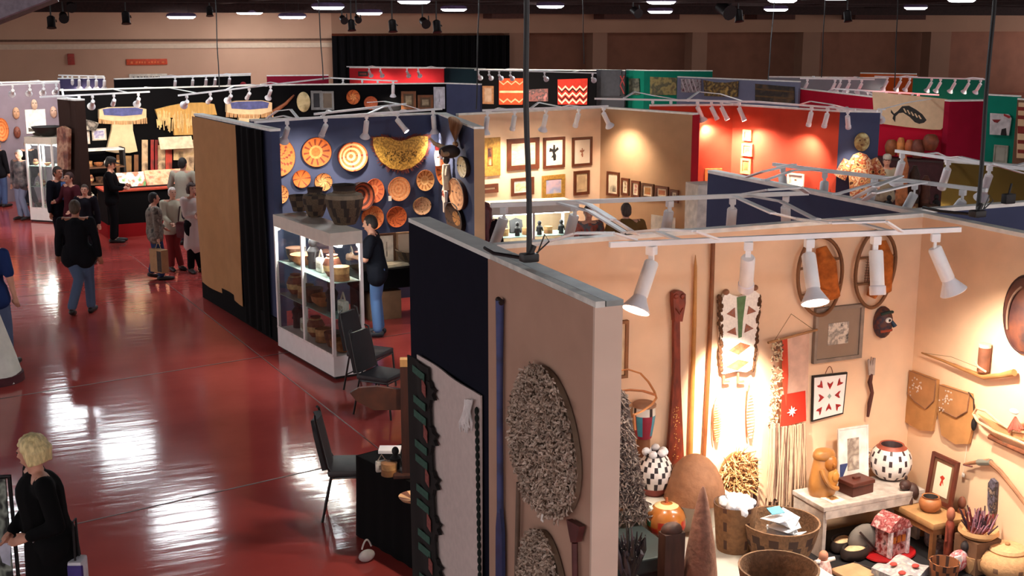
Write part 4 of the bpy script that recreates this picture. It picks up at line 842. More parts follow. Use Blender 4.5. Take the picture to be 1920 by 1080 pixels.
for s_ in (0,):
    a_ = lambda x, y: Vector((*[PF.uv(x, y)[k] - PF.uv(1190, 730)[k] for k in (0, 1)], .08))
    t = thing('bentwood_hoop', 'two thin bent wood bands looping above the painted drum', 'hoop', PF.at(1190, 730, -.05))
    b = MB(); b.tube([a_(*q) for q in ((1140, 692), (1165, 686), (1190, 694), (1205, 710), (1216, 728), (1220, 740), (1212, 752), (1195, 764), (1178, 772))], .009, 8, flat=.4); b.build('loop', mt('b87a48', rough=.5), t)
    b = MB(); b.tube([a_(*q) for q in ((1140, 728), (1170, 725), (1195, 727), (1217, 734))], .014, 8, flat=.35); b.build('band', mt('b87448', rough=.5), t)
    b = MB(); b.tube([a_(1178, 770), a_(1180, 800)], .008, 6); b.build('handle', mt('b87448', rough=.5), t)
# drum on its post: stands on the black box
p = ay_ = None
r = ray(1207, 800); tt = 7.16 / r.y; pd = EYE + r * tt
t = thing('painted_drum', 'small drum painted red, white and blue beside the bark cape', 'drum', T((pd.x, pd.y, 0)))
zt = ztop(pd, 762); zb = ztop(pd, 820); zf = .95
b = MB(); b.lathe([(.075, zt), (.082, zt + .002), (.084, zt + .02), (.07, zt + .03)], 20); b.build('drumhead', mt('a07860', rough=.8), t)
dm = [mt('8a1430', rough=.5), mt('3a8aa0', rough=.5), mt('d8d4cc', rough=.5), mt('2a1c1c', rough=.5)]
b = MB(); b.lathe([(.055, zb), (.06, zb + .02), (.074, zb + (zt - zb) * .5), (.08, zb + (zt - zb) * .75), (.078, zt)], 20, pat=lambda i, j: 2 if i == 3 and j % 5 else (1 if j % 5 in (1, 2) and i else 0) if i < 3 else 3); b.build('shell', dm, t)
b = MB(); b.lathe([(.055, zf), (.05, zf + .02), (.048, zb)], 16); b.build('pedestal', mt('7a4a2c', rough=.7), t)
# painted pot with white pattern
blk = mt('2a2228', rough=.6); wpt = mt('e6dedc', rough=.6); rpt = mt('8a3c34', rough=.6)
def potpat(i, j): return (1 if (i * 2 + j) % 3 else 0) if 2 <= i <= 7 else (2 if i < 2 else 0)
pprof = [(.5, 0), (.62, .05), (.82, .2), (.96, .36), (1, .5), (.97, .62), (.88, .74), (.74, .84), (.58, .92), (.52, .96), (.56, 1.0), (.5, .97), (.4, .8)]
t_, p, R, h = turned('painted_pot', 'black and white patterned pot stuffed with tissue beside the bark cape', 'pot', 1226, 932, 846, 70, 1.17, pprof, [blk, wpt, rpt], potpat, 30, part='pot_body')
b = MB()
for k in range(7): b.ell((R * .5 * math.cos(k), R * .5 * math.sin(k), h * .98 + .01 * (k % 2)), (R * .25, R * .22, .03), 0, 8, 6, Matrix.Rotation(k, 3, 'X'))
b.build('tissue', mt('eceaf0', rough=.9), t_)
# riser along the back wall
t = thing('display_riser', 'low white riser box at the back of the white table', 'riser', T((4.27, 7.04, .95))); b = MB(); b.box(.66, .36, .22, (0, 0, .11), bev=.004); b.build('body', mt('d6d2c8', rough=.6, var=.05), t, smooth=False)
# a round brown plaque behind the pot
b = MB(); b.lathe([(.02, .0), (.13, .0), (.135, .015), (.02, .025)], 24); tag(b.build('wooden_plate', mt('7c4a2a', rough=.6), None, BW.at(1233, 872, .02)), 'round brown plate on the wall behind the tissue filled pot', 'plate')
# dome hat
turned('woven_hat', 'broad domed brown woven hat in front of the carved paddle', 'hat', 1302, 950, 852, 116, 1.17, [(1, 0), (.97, .18), (.86, .45), (.68, .70), (.45, .88), (.22, .97), (.08, 1.0)], [mt('94684c', rough=.8, var=.12, scale=20, bump=.3)], part='crown', base=.8)
# painted gourd
gm = [mt('a4642e', rough=.25, coat=.6), mt('a02c1c', rough=.3), mt('2e6a50', rough=.3), mt('e0c490', rough=.3)]
t_, p, R, h = turned('painted_gourd', 'glossy orange painted gourd with red and green triangles', 'gourd', 1248, 1012, 942, 76, .95, [(.35, 0), (.62, .06), (.88, .22), (1, .42), (.98, .6), (.85, .78), (.6, .92), (.3, .985), (.12, 1.0)], gm, lambda i, j: ((1 if (j // 2) % 3 == 0 else 2 if (j // 2) % 3 == 1 else 0) if i == 3 else (1 if j % 4 < 2 else 0) if i == 2 else 3 if i == 6 else 1 if i < 1 else 0), 30, part='shell')
b = MB(); b.tube([(0, 0, h), (.004, .004, h + .035)], [.012, .007], 8); b.build('stem', mt('a0522c'), t_)
# dark carved post, conical basket
p = az(1256, 1100, ZL); zt = ztop(p, 985); t = thing('carved_post', 'dark brown carved wooden post in front of the painted gourd', 'carving', T(p)); b = MB(); b.prism([(-.07, -.05), (.07, -.05), (.075, .03), (0, .06), (-.075, .03)], 0, zt - ZL - .04); b.build('post', mt('3a2018', rough=.7, var=.4, scale=20, stretch=(1, 1, .2)), t, smooth=False); b = MB(); b.ell((.0, .0, zt - ZL - .03), (.072, .05, .05)); b.build('carved_top', mt('3a2018', rough=.7, var=.4, scale=20), t)
for o in [t]: pass
turned('cone_hat', 'tall pointed conical basket hat standing on the white table', 'hat', 1312, 1105, 912, 66, ZL, [(1, 0), (.98, .1), (.85, .3), (.68, .5), (.48, .7), (.28, .88), (.12, .98), (.04, 1.0)], [mt('7a5648', rough=.85, var=.2, scale=30, bump=.3)], part='cone')
# tall basket with tissue
bk2 = [mt('7c5a3c', rough=.85, var=.2, scale=30, bump=.3), mt('4a3026', rough=.85)]
t_, p, R, h = turned('tall_basket', 'tall brown basket overflowing with white tissue paper', 'basket', 1376, 1040, 942, 82, ZL, [(.78, 0), (.82, .1), (.86, .3), (.9, .5), (.94, .7), (.98, .9), (1, 1.0), (.94, 1.0), (.9, .8)], bk2, lambda i, j: 1 if (i % 2 and j % 6 == 0) or i == 6 else 0, 32, part='woven_body')
b = MB()
for k in range(16): a = k * 2.4; rr = R * .6 * math.sqrt((k + 1) / 16); b.ell((rr * math.cos(a), rr * math.sin(a) - .02, h * .97 + .03 * (1 - k / 16)), (R * .38, R * .33, .035), 0, 9, 6, Matrix.Rotation(k * .7, 3, (1, 1, 0)))
b.build('tissue', mt('dfe4ee', rough=.9, var=.06, scale=20), t_)
# big coiled basket with papers
bk3 = [mt('6e5038', rough=.85, var=.22, scale=40, bump=.4), mt('3a2620', rough=.85)]
t_, p, R, h = turned('coiled_basket', 'large wide coiled basket holding plastic and papers', 'basket', 1461, 1056, 976, 146, ZL, [(.74, 0), (.80, .15), (.86, .35), (.91, .55), (.96, .8), (1, 1.0), (.95, 1.0), (.9, .75), (.84, .4), (.7, .25)], bk3, lambda i, j: 1 if (i in (2, 3) and (j + i) % 4 < 2 and 20 < j < 40) else 0, 48, part='woven_body')
b = MB(); 
for k in range(9): b.box(R * .7, R * .5, .004, (random.uniform(-.05, .06), random.uniform(-.06, .04), h * .42 + .02 * k), 0, 0, Matrix.Rotation(random.uniform(-.5, .5), 3, (1, .4, 0)) @ Matrix.Rotation(k, 3, 'Z'))
b.build('papers', mt('c4ccd8', rough=.5, var=.1), t_, smooth=False); b = MB(); b.box(.10, .07, .006, (-.03, .02, h * .42 + .2), 0, 0, Matrix.Rotation(.3, 3, 'X')); b.build('blue_card', mt('5aa0b8'), t_, smooth=False)
turned('coiled_basket', 'dark rim of a broad basket at the bottom edge in front of the large one', 'basket', 1455, 1190, 1062, 150, ZL, [(.7, 0), (.85, .5), (1, 1), (.95, 1.0), (.8, .6)], bk3, None, 40, part='woven_body')
# black feather bundle with twig handle
p = az(1178, 1180, .93); t = thing('feather_bundle', 'bundle of black feathers with twisted twig loop at the bottom', 'feather bundle', T(Vector((3.72, 6.05, 1.0)))); zt = 1.45
p0 = EYE + ray(1178, 1085) * (depth(Vector((3.72, 6.05, 1.0)))); t.matrix_world = T(p0); b = MB()
for k in range(60):
    a = random.uniform(-.9, .9); q = random.uniform(.16, .34); b.tube([(random.uniform(-.03, .03), random.uniform(-.05, .05), -.05), (math.sin(a) * q * .4, random.uniform(-.04, .04), q * .6), (math.sin(a) * q * .5, random.uniform(-.05, .05), q * math.cos(a * .6))], [.012, .016, .003], 5, random.choice((0, 0, 1)))
b.build('feathers', [mt('17151a', rough=.5, var=.3), mt('3a3640', rough=.5)], t)
b = MB(); b.tube([(-.03, 0, .05), (-.13, 0, .16), (-.17, 0, .10), (-.14, 0, .02), (-.05, 0, .0)], [.012, .016, .015, .016, .012], 7); b.build('twig_loop', mt('4a342c', rough=.8, var=.3, scale=30), t)
t = thing('folding_stand', 'dark stand on the floor under the feather bundle', 'stand', T((p0.x, p0.y, 0))); b = MB(); b.box(.26, .26, .03, (0, 0, p0.z - .065)); b.build('shelf', BLK, t, smooth=False)
for sx in (-.1, .1):
    for sy in (-.1, .1): b = MB(); b.tube([(sx, sy, 0), (sx, sy, p0.z - .07)], .012, 6); b.build('leg', BLK, t)
# ------------------------------------------------------------------ on the bench
ZB = 1.0
p = az(1541, 926, ZB); t = thing('carved_figure', 'honey coloured carved wooden figure with mother and child on the bench', 'carving', T(p)); hh = ztop(p, 842) - ZB; WH = mt('a06c36', rough=.4, var=.2, scale=9, coat=.3)
b = MB(); b.lathe([(.10, 0), (.112, .03), (.11, hh * .3), (.095, hh * .55), (.085, hh * .7), (.075, hh * .86), (.06, hh * .95), (.02, hh)], 24, sy=.75); b.build('body', WH, t)
b = MB(); b.ell((.02, -.05, hh * .72), (.055, .045, .065)); b.ell((.02, -.095, hh * .72), (.012, .012, .02)); b.build('face', mt('a8682a', rough=.4), t)
b = MB(); b.ell((.035, -.065, hh * .40), (.05, .035, .085)); b.ell((.04, -.095, hh * .46), (.032, .015, .04)); b.build('child', mt('c4863c', rough=.4), t)
b = MB(); b.lathe([(.082, hh * .80), (.09, hh * .84), (.085, hh * .92), (.07, hh * .98), (.02, hh * 1.02)], 20, sy=.78); b.build('hat', WH, t)
b = MB(); b.tube(bez((-.06, -.06, hh * .62), (-.05, -.12, hh * .25), (.06, -.1, hh * .2)), .018, 8); b.build('arm', WH, t)
# matted print leaning behind, cards, box
p = az(1581, 893, ZB); M = T(Vector((p.x, 7.10, ZB)), 0) @ Matrix.Rotation(-.10, 4, 'X') @ Matrix(((1, 0, 0, 0), (0, 0, -1, 0), (0, 1, 0, .215), (0, 0, 0, 1)))
frame_at(M, .28, .42, 'white matted portrait print leaning on the wall above the bench', mt('efe6e0', rough=.6), mt('efe6e0', rough=.6), art('c8b8a4', '8a7a70', 'e0d4c4', scale=12), .012, .075, .014)
p = az(1580, 905, ZB); b = MB(); b.box(.07, .012, .15, (0, 0, .075)); tag(b.build('blue_card', mt('3c4a7c', rough=.7), None, T(p, .2)), 'small blue card standing beside the carved figure', 'card')
p = az(1562, 936, ZB); b = MB(); b.box(.13, .12, .004, (0, 0, .002)); t = b.build('post_card', mt('e6d8c0', rough=.7), None, T(p, .1)); tag(t, 'pale postcard lying at the left end of the bench', 'card'); b = MB(); b.box(.075, .06, .001, (.005, .01, .0045)); b.build('printed_scene', art('a06a30', '5a3a20', 'd0a060', scale=30), t, smooth=False)
p = az(1604, 922, ZB); t = thing('wooden_box', 'dark reddish lidded wooden box on the bench', 'box', T(p, .12)); b = MB(); b.box(.21, .15, .075, (0, 0, .0375), bev=.004); b.build('body', mt('4a2018', rough=.5, var=.2), t, smooth=False); b = MB(); b.box(.225, .165, .03, (0, 0, .09), bev=.006); b.build('lid', mt('552820', rough=.45, var=.2), t, smooth=False); b = MB(); b.box(.06, .03, .02, (0, 0, .112), bev=.004); b.build('handle', mt('552820', rough=.45, var=.2), t)
p = az(1622, 893, ZB); t = thing('feather_rattle', 'small red and white tufted rattle behind the wooden box', 'rattle', T(p)); b = MB(); b.tube([(0, 0, 0), (0, .01, .2)], .012, 7); b.build('handle', mt('7a2c20'), t); b = MB()
for k in range(50): a = random.uniform(0, 6.28); z = random.uniform(.05, .22); b.tube([(0, 0, z), (.035 * math.cos(a), .035 * math.sin(a), z + random.uniform(-.03, .02))], [.008, .003], 4, k % 2)
b.build('tufts', [mt('9a3424', rough=.9), mt('d8c8b8', rough=.9)], t)
bw = [mt('38282c', rough=.5), mt('ece2dc', rough=.5), mt('9a4a38', rough=.5)]
turned('painted_pot', 'large round white pot with dark painted pattern on the bench end', 'pot', 1668, 902, 832, 78, ZB, [(.45, 0), (.6, .04), (.82, .16), (.96, .33), (1, .5), (.96, .66), (.86, .8), (.72, .9), (.60, .95), (.57, 1.0), (.5, .98), (.4, .8)], bw, lambda i, j: (1 if (j + 2 * (i % 2)) % 5 else 0) if 1 <= i <= 6 else (2 if i in (0, 7, 8, 9) else 0), 40, part='pot_body')
# on the stool
ZS = .90
p = az(1707, 940, ZS); t = thing('dark_carving', 'dark brown carved animal crouching at the bench end', 'carving', T(p)); DC = mt('3a201a', rough=.6, var=.4, scale=16)
b = MB(); b.ell((0, 0, .075), (.055, .065, .075)); b.ell((-.06, .0, .14), (.045, .04, .04)); b.tube([(.03, 0, .05), (.05, -.03, 0)], .025, 8); b.tube([(-.03, -.03, .06), (-.04, -.04, 0)], .022, 8); b.build('body', DC, t); b = MB(); b.ell((-.09, -.01, .13), (.025, .02, .02)); b.ell((-.04, .02, .185), (.012, .01, .02)); b.build('snout', DC, t)
t_, p, R, h = turned('small_pot', 'little round tan pot with dark mouth on the stool', 'pot', 1743, 962, 930, 42, ZS, [(.55, 0), (.85, .2), (1, .5), (.9, .78), (.7, .9), (.76, 1.0), (.66, .98), (.5, .5)], [mt('a8683c', rough=.5, var=.15), mt('2a2422', rough=.6)], lambda i, j: 1 if i >= 6 else 0, 24, part='pot_body')
M = T(Vector((6.28, 6.66, ZS + .005)), 0) @ Matrix.Rotation(-math.pi / 2, 4, 'Z') @ Matrix.Rotation(-.12, 4, 'X') @ Matrix(((1, 0, 0, 0), (0, 0, -1, 0), (0, 1, 0, .19), (0, 0, 0, 1)))
frame_at(M, .27, .36, 'brown framed picture of a small red figure leaning on the right wall', mt('5e2a1c', rough=.5, var=.2), mt('6e4a34', rough=.8), mt('e2d2b8', rough=.8, var=.04), .03, .03, .025, (mt('b8341c'), [[(-.2, -.35), (-.05, 0), (-.3, .15), (.0, .3), (.35, .2), (.15, 0), (.3, -.3), (.08, -.1), (0, -.4)]]))
# ------------------------------------------------------------------ on the black table
p = az(1575, 1012, ZR); t = thing('leather_pouch', 'grey leather pouch leaning under the bench', 'pouch', T(Vector((p.x, 6.72, ZR)))); b = MB(); b.ell((0, 0, .11), (.14, .06, .12)); b.build('pouch', mt('6a625c', rough=.9, var=.2), t); b = MB(); b.tube(bez((-.08, -.05, .2), (0, -.09, .1), (.1, -.05, .02)), .008, 6); b.build('strap', DKB, t)
for i, (x, y, rz, lb) in enumerate(((1578, 1030, .5, 'left fur lined moccasin lying open under the bench'), (1602, 1046, .2, 'right fur lined moccasin beside the first under the bench'))):
    p = az(x, y, ZR); t = thing('moccasin', lb, 'moccasin', T(p, rz), 'dark moccasins with pale fur lining'); b = MB(); b.lathe([(.6, 0), (.95, .1), (1, .4), (.9, .8), (.8, 1), (.7, .9)], 20, sx=.14, sy=.08); 
    b = MB(); b.lathe([(.10, 0), (.125, .02), (.13, .06), (.115, .09), (.10, .085), (.09, .05)], 22, sy=.6); b.build('upper', mt('2a1c18', rough=.8, var=.3, scale=20), t); b = MB(); b.ell((0, 0, .065), (.10, .055, .03)); b.build('fur_lining', mt('d8b088', rough=.95, var=.15, scale=30, bump=.4), t)
p = az(1668, 1040, ZR); t = thing('ornate_house', 'small red and white ornate model house on a red tray', 'model house', T(p, .15)); MR = art('3a1014', '8a2a24', 'c8a0a0', '2a1418', scale=22)
b = MB(); b.lathe([(.20, 0), (.22, .015), (.215, .025), (.18, .02)], 24, sy=.7); b.build('tray', mt('9a1418', rough=.4), t); b = MB(); b.box(.19, .14, .20, (0, 0, .125)); h_ = b.build('walls', MR, t, smooth=False)
b = MB(); b.prism([(-.12, 0), (.12, 0), (.08, .06), (0, .10), (-.08, .06)], -.09, .09); b.build('roof', art('c88080', '7a1a1c', 'e6c4c0', scale=25), t, Matrix.Translation((0, 0, .225)) @ Matrix.Rotation(math.pi / 2, 4, 'X'), smooth=False)
for sx in (-.09, .09): b = MB(); b.box(.022, .03, .2, (sx, -.075, .125)); b.build('column', mt('d0c0c4', rough=.6, var=.3, scale=40), t, smooth=False)
for k in range(3): b = MB(); b.box(.035, .01, .05, (-.05 + .05 * k, -.072, .15)); b.build('window', mt('c06a28', rough=.5), h_, smooth=False)
for i, (x, y, s_, lb) in enumerate(((1748, 1022, 1.0, 'grey glass jar with red beads beside the ornate house'), (1762, 1040, .7, 'small cloudy glass jar in front of the grey one'))):
    p = az(x, y, ZR); t = thing('glass_jar', lb, 'jar', T(p), 'glass jars by the ornate house'); b = MB(); b.lathe([(.05 * s_, 0), (.065 * s_, .03), (.062 * s_, .10 * s_), (.035 * s_, .13 * s_), (.045 * s_, .15 * s_)], 18); b.build('jar_body', art('5a5660', 'a89898', '3c3a44', scale=20, rough=.15), t); b = MB(); b.ell((0, 0, .15 * s_), (.03 * s_, .03 * s_, .02)); b.build('stopper', mt('9a8a86'), t)
for i, (x, y0, y1, lb, hx) in enumerate(((1776, 1052, 950, 'slender reddish carved doll standing at the stool corner', ('7a3424', '9a5a44')), (1797, 1022, 930, 'thin brown carved doll close to the right wall', ('8a4c30', '7a4634')))):
    p = az(x, y0, ZR); hh = ztop(p, y1) - ZR; t = thing('carved_doll', lb, 'doll', T(p), 'slender carved dolls by the stool'); b = MB(); b.lathe([(.03, 0), (.034, hh * .3), (.028, hh * .55), (.034, hh * .68), (.018, hh * .76)], 14); b.build('body', mt(hx[0], rough=.6, var=.3, scale=20), t); b = MB(); b.ell((0, 0, hh * .86), (.03, .03, hh * .13)); b.build('head', mt(hx[1], rough=.6), t)
    for sx in (-1, 1): b = MB(); b.tube([(sx * .03, 0, hh * .66), (sx * .042, -.015, hh * .4)], .010, 6); b.build('arm', mt(hx[0], rough=.6, var=.3, scale=20), t)
# folded textile
p = az(1690, 1082, ZR); t = thing('folded_textile', 'pale crumpled textile with red blossoms at the bottom edge', 'textile', T(p, .25)); b = MB(); b.sheet(lambda a, c_: ((a - .5) * .34, (c_ - .5) * .26, .07 + .022 * math.sin(a * 9) * math.cos(c_ * 7)), 16, 12, .06); b.build('cloth', art('b8b0a4', '8a8890', 'd4ccc0', scale=18), t)
for x, y in ((-.03, .05), (.07, -.06), (-.1, -.07)): b = MB(); b.ell((x, y, .088), (.03, .024, .012)); b.build('blossom', mt('b83c34', rough=.9), t)
# basket with rooster doll, patterned basket
t_, p, R, h = turned('patterned_basket', 'small brown patterned basket under the painted bird doll', 'basket', 1768, 1100, 1052, 56, ZR, [(.75, 0), (.85, .3), (.95, .7), (1, 1), (.92, 1), (.8, .5)], [mt('8a5230', rough=.85, var=.2), mt('3a2018', rough=.85)], lambda i, j: 1 if (i + j) % 3 == 0 else 0, 26, part='woven_body')
p = az(1800, 1072, ZR); hh = ztop(p, 1018) - ZR; t = thing('bird_doll', 'white, red and black painted bird doll in front of the lidded basket', 'doll', T(p)); b = MB(); b.ell((-.03, 0, hh * .4), (.09, .05, hh * .36), 0, 16, 10, Matrix.Rotation(-.5, 3, 'Y')); b.build('body', art('e6dcd8', 'b83440', 'd8c8c8', '3a3a5a', scale=16), t); b = MB(); b.ell((.03, 0, hh * .86), (.035, .03, .04)); b.build('head', mt('2a2224'), t); b = MB(); b.tube([(.05, -.01, hh * .86), (.09, -.02, hh * .82)], [.014, .003], 7); b.build('beak', mt('c83434'), t); b = MB(); b.box(.06, .012, .09, (-.08, -.05, hh * .5), bev=.004); b.build('wing', mt('e8e4e4'), t)
b = MB()
t = thing('quill_tray', 'shallow tan tray heaped with dark red quills beside the wall', 'tray', T(az(1834, 1004, .85))); b = MB(); b.lathe([(.11, 0), (.14, .03), (.135, .06), (.11, .03)], 22); b.build('tray', mt('c89c6c', rough=.8), t); b = MB(); b.box(.22, .22, .24, (0, 0, -.125)); b.build('base_box', mt('6a4a34', rough=.85), t, smooth=False); b = MB()
for k in range(120): a = random.uniform(0, 6.28); r0 = random.uniform(0, .09); b.tube([(r0 * math.cos(a), r0 * math.sin(a), .04), (r0 * 1.6 * math.cos(a + .3), r0 * 1.6 * math.sin(a + .3), .08 + random.uniform(0, .12))], [.007, .004], 4, k % 3)
b.build('quills', [mt('7a2c2c', rough=.7), mt('3a2430', rough=.7), mt('a8788c', rough=.7)], t)
lb3 = [mt('c09468', rough=.8, var=.12, scale=40, bump=.3), mt('7a5a44', rough=.8)]
t_, p, R, h = turned('lidded_basket', 'round lidded straw basket in the bottom right corner', 'basket', 1884, 1092, 1032, 104, ZR, [(.7, 0), (.85, .12), (.98, .4), (1, .6), (.9, .85), (.72, 1.0), (.4, 1.0)], lb3, lambda i, j: 1 if i == 2 and j % 5 == 0 else 0, 36, part='woven_body')
b = MB(); b.lathe([(R * .62, 0), (R * .66, .012), (R * .60, .03), (R * .2, .04), (.02, .042)], 28); l_ = b.build('lid', mt('cfa276', rough=.8, var=.1, scale=40), t_, Matrix.Translation((0, 0, h))); b = MB(); b.ell((0, 0, .05), (.018, .018, .014)); b.build('knob', mt('a87c50'), l_)
turned('straw_basket', 'plain straw basket behind the painted bird doll', 'basket', 1826, 1078, 1040, 44, ZR, [(.7, 0), (.9, .4), (1, 1), (.92, 1), (.7, .5)], lb3, None, 26, part='woven_body')
p = az(1542, 1078, ZR); t = thing('cloth_doll', 'red and white cloth doll beside the large coiled basket', 'doll', T(p)); hh = ztop(p, 1030) - ZR; b = MB(); b.lathe([(.07, 0), (.06, hh * .3), (.04, hh * .6)], 16); b.build('dress', art('b83428', 'e0c8c0', '8a2420', scale=18), t); b = MB(); b.ell((0, 0, hh * .75), (.035, .032, .04)); b.build('head', mt('c88a70'), t)
for s_ in (-1, 1): b = MB(); b.tube([(s_ * .035, 0, hh * .55), (s_ * .085, -.02, hh * .62)], [.018, .014], 8); b.build('arm', mt('e0d4cc'), t)
p = az(1600, 1078, ZR); t = thing('hide_envelope', 'flat tan rawhide envelope lying at the bottom edge', 'hide case', T(p, .1)); b = MB(); b.box(.24, .22, .03, (0, 0, .015), bev=.008); b.build('case', mt('b08a66', rough=.85, var=.15), t); b = MB(); b.tube([(.11, -.1, .035), (.15, -.05, .03), (.14, .05, .02), (.10, .1, .035)], .006, 6); b.build('thong', DKB, t)
# ------------------------------------------------------------------ aisle: showcase, chairs, draped table
def showcase(corner, ux, uy, L, W_, Ht, label, mull=1, kick=.30, glow=6):
    """corner: near floor corner; ux along the long side, uy along the short side"""
    M = Matrix(((ux.x, uy.x, 0, corner.x), (ux.y, uy.y, 0, corner.y), (0, 0, 1, 0), (0, 0, 0, 1)))
    t = thing('display_case', label, 'showcase', M); wm = mt('f2eeec', rough=.45, var=.03)
    b = MB(); b.box(L, W_, kick - .04, (L / 2, W_ / 2, (kick + .04) / 2)); b.build('base', wm, t, smooth=False)
    b = MB(); b.box(L - .08, W_ - .08, .05, (L / 2, W_ / 2, .025)); b.build('toe_kick', BLK, t, smooth=False)
    b = MB(); b.box(L, W_, .16, (L / 2, W_ / 2, Ht - .08)); b.build('top', mt('dcd2c4', rough=.6, var=.05), t, smooth=False)
    for x, y in [(.02, .02), (L - .02, .02), (.02, W_ - .02), (L - .02, W_ - .02)] + [(L * (k + 1) / (mull + 1), .02) for k in range(mull)]:
        b = MB(); b.box(.04, .04, Ht - .16 - kick, (x, y, (Ht - .16 + kick) / 2)); b.build('post', wm, t, smooth=False)
    b = MB(); b.box(L - .01, .012, .03, (L / 2, .0, kick + .015)); b.build('sill', mt('ece6e2', rough=.4), t, smooth=False)
    G = glassmat()
    for sx, sy, cx, cy in ((L - .08, .006, L / 2, .012), (L - .08, .006, L / 2, W_ - .012), (.006, W_ - .08, .012, W_ / 2), (.006, W_ - .08, L - .012, W_ / 2)):
        b = MB(); b.box(sx, sy, Ht - .17 - kick, (cx, cy, (Ht - .16 + kick) / 2)); b.build('glass_pane', G, t, smooth=False)
    zs = [kick + .005, kick + (Ht - kick - .16) * .34, kick + (Ht - kick - .16) * .66]
    for z in zs[1:]: b = MB(); b.box(L - .06, W_ - .06, .008, (L / 2, W_ / 2, z)); b.build('glass_shelf', mt('8aa09a', rough=.15, var=.05), t, smooth=False)
    b = MB(); b.box(L - .1, .06, .03, (L / 2, W_ * .35, Ht - .18)); b.build('case_light', mt('ffffff', rough=.4, var=.01, emit=16), t, smooth=False)
    for fx_ in (.25, .75):  # unseen point lights added to brighten the goods behind the glass
        L_ = bpy.data.lights.new('case_glow', 'POINT'); L_.energy = glow; L_.color = (1, .93, .85); L_.shadow_soft_size = .06; lo = bpy.data.objects.new('case_glow', L_); C.objects.link(lo); lo.matrix_world = M @ Matrix.Translation((L * fx_, W_ * .5, Ht - .25))
    return t, M, zs
cN = az(627, 713, 0); cL = az(524, 654, 0); ux = (cL - cN).normalized(); uy = Vector((-ux.y, ux.x, 0)); uy = uy if uy.x > 0 else -uy
HC = ztop(cN, 438); LC = 1.86
CASE, CM, CZ = showcase(cN, ux, uy, LC, .44, HC, 'tall white framed glass showcase by the aisle with dark baskets on top')
GOODS = ['small dark basket', 'brown clay bowl', 'black carved figure', 'white beaded pouch', 'striped jar', 'tan rawhide drum']
def good(kind, M, s, label, grp):
    hexs = (('5a3a26', '3a2618'), ('a0623a', '7a4426'), ('1a1618', '2c2422'), ('d0c8bc', 'a89a8a'), ('7a4430', 'c8a070'), ('b08454', '8a5c34'))[kind]; m0, m1 = mt(hexs[0], rough=.7, var=.25, scale=20), mt(hexs[1], rough=.7, var=.25, scale=20); b = MB()
    if kind == 0: b.lathe([(.07 * s, 0), (.10 * s, .08 * s), (.11 * s, .15 * s), (.09 * s, .15 * s)], 18, pat=lambda i, j: (i + j // 2) % 2)
    elif kind == 1: b.lathe([(.05 * s, 0), (.11 * s, .05 * s), (.12 * s, .10 * s), (.10 * s, .09 * s), (.04 * s, .03 * s)], 18)
    elif kind == 2:
        b.lathe([(.05 * s, 0), (.045 * s, .10 * s), (.06 * s, .16 * s), (.03 * s, .2 * s)], 14); b.ell((0, 0, .24 * s), (.04 * s, .04 * s, .05 * s))
        b.tube([(.05 * s, 0, .16 * s), (.07 * s, -.02 * s, .07 * s)], .014 * s, 6); b.tube([(-.05 * s, 0, .16 * s), (-.07 * s, -.02 * s, .07 * s)], .014 * s, 6)
    elif kind == 3: b.box(.14 * s, .06 * s, .13 * s, (0, 0, .065 * s), bev=.02 * s); b.tube([(-.05 * s, 0, .12 * s), (0, 0, .2 * s), (.05 * s, 0, .12 * s)], .008 * s, 6, 1); b.box(.08 * s, .004, .05 * s, (0, -.032 * s, .06 * s), 1)
    elif kind == 4: b.lathe([(.05 * s, 0), (.09 * s, .06 * s), (.10 * s, .12 * s), (.07 * s, .19 * s), (.05 * s, .2 * s), (.06 * s, .22 * s)], 18, pat=lambda i, j: i % 2)
    else: b.lathe([(.09 * s, 0), (.085 * s, .07 * s), (.09 * s, .14 * s)], 18, pat=lambda i, j: 1 if i == 0 else 0); b.lathe([(.091 * s, .135 * s), (.05 * s, .145 * s)], 18, 1)
    o = b.build(('small_basket', 'clay_bowl', 'carved_figure', 'beaded_pouch', 'striped_jar', 'hand_drum')[kind], [m0, m1], None, M); tag(o, label, ('basket', 'bowl', 'carving', 'pouch', 'jar', 'drum')[kind], grp)
    return o
SHN = ['bottom', 'middle', 'top']
k = 0
for zi, z in enumerate(CZ):
    for i in range(6):
        kind = (k * 5 + zi * 2 + 1) % 6; k += 1
        x = .17 + i * .30; y = .21 + .02 * ((i + zi) % 2); s = 1.25 if kind in (0, 4, 5) else 1.45
        good(kind, CM @ Matrix.Translation((x, y, z + .006)), s, '%s on the %s shelf of the white showcase, %s from its aisle corner' % (GOODS[kind], SHN[zi], ORD[i]), 'goods inside the white showcase')
# three big dark baskets on the case
jar = [(.55, 0), (.62, .06), (.78, .22), (.93, .45), (1, .66), (.92, .76), (.62, .80), (.56, .86), (.62, .98), (.66, 1.0), (.56, .98), (.5, .85)]
jm_ = [mt('5c4a38', rough=.85, var=.25, scale=60, bump=.4), mt('332822', rough=.85), mt('8a7a66', rough=.85)]
turned('storage_basket', 'largest dark coiled basket jar on the showcase, diamond patterned', 'basket', 647, 427, 346, 72, HC, jar, jm_, lambda i, j: 2 if i in (4, 5) else (1 if (i in (1, 2, 3) and (j + i) % 5 < 2) or i > 6 else 0), 40)
turned('storage_basket', 'middle dark coiled basket jar on the showcase, left of the largest', 'basket', 592, 411, 352, 48, HC, jar, jm_, lambda i, j: 1 if (i + j // 3) % 3 == 0 or i > 6 else 0, 36)
turned('storage_basket', 'smallest dark flaring basket on the showcase, at the far left', 'basket', 561, 400, 366, 38, HC, [(.6, 0), (.72, .3), (.9, .7), (1, 1), (.94, 1), (.8, .6)], jm_, lambda i, j: 1 if (i + j // 4) % 2 else 0, 30)
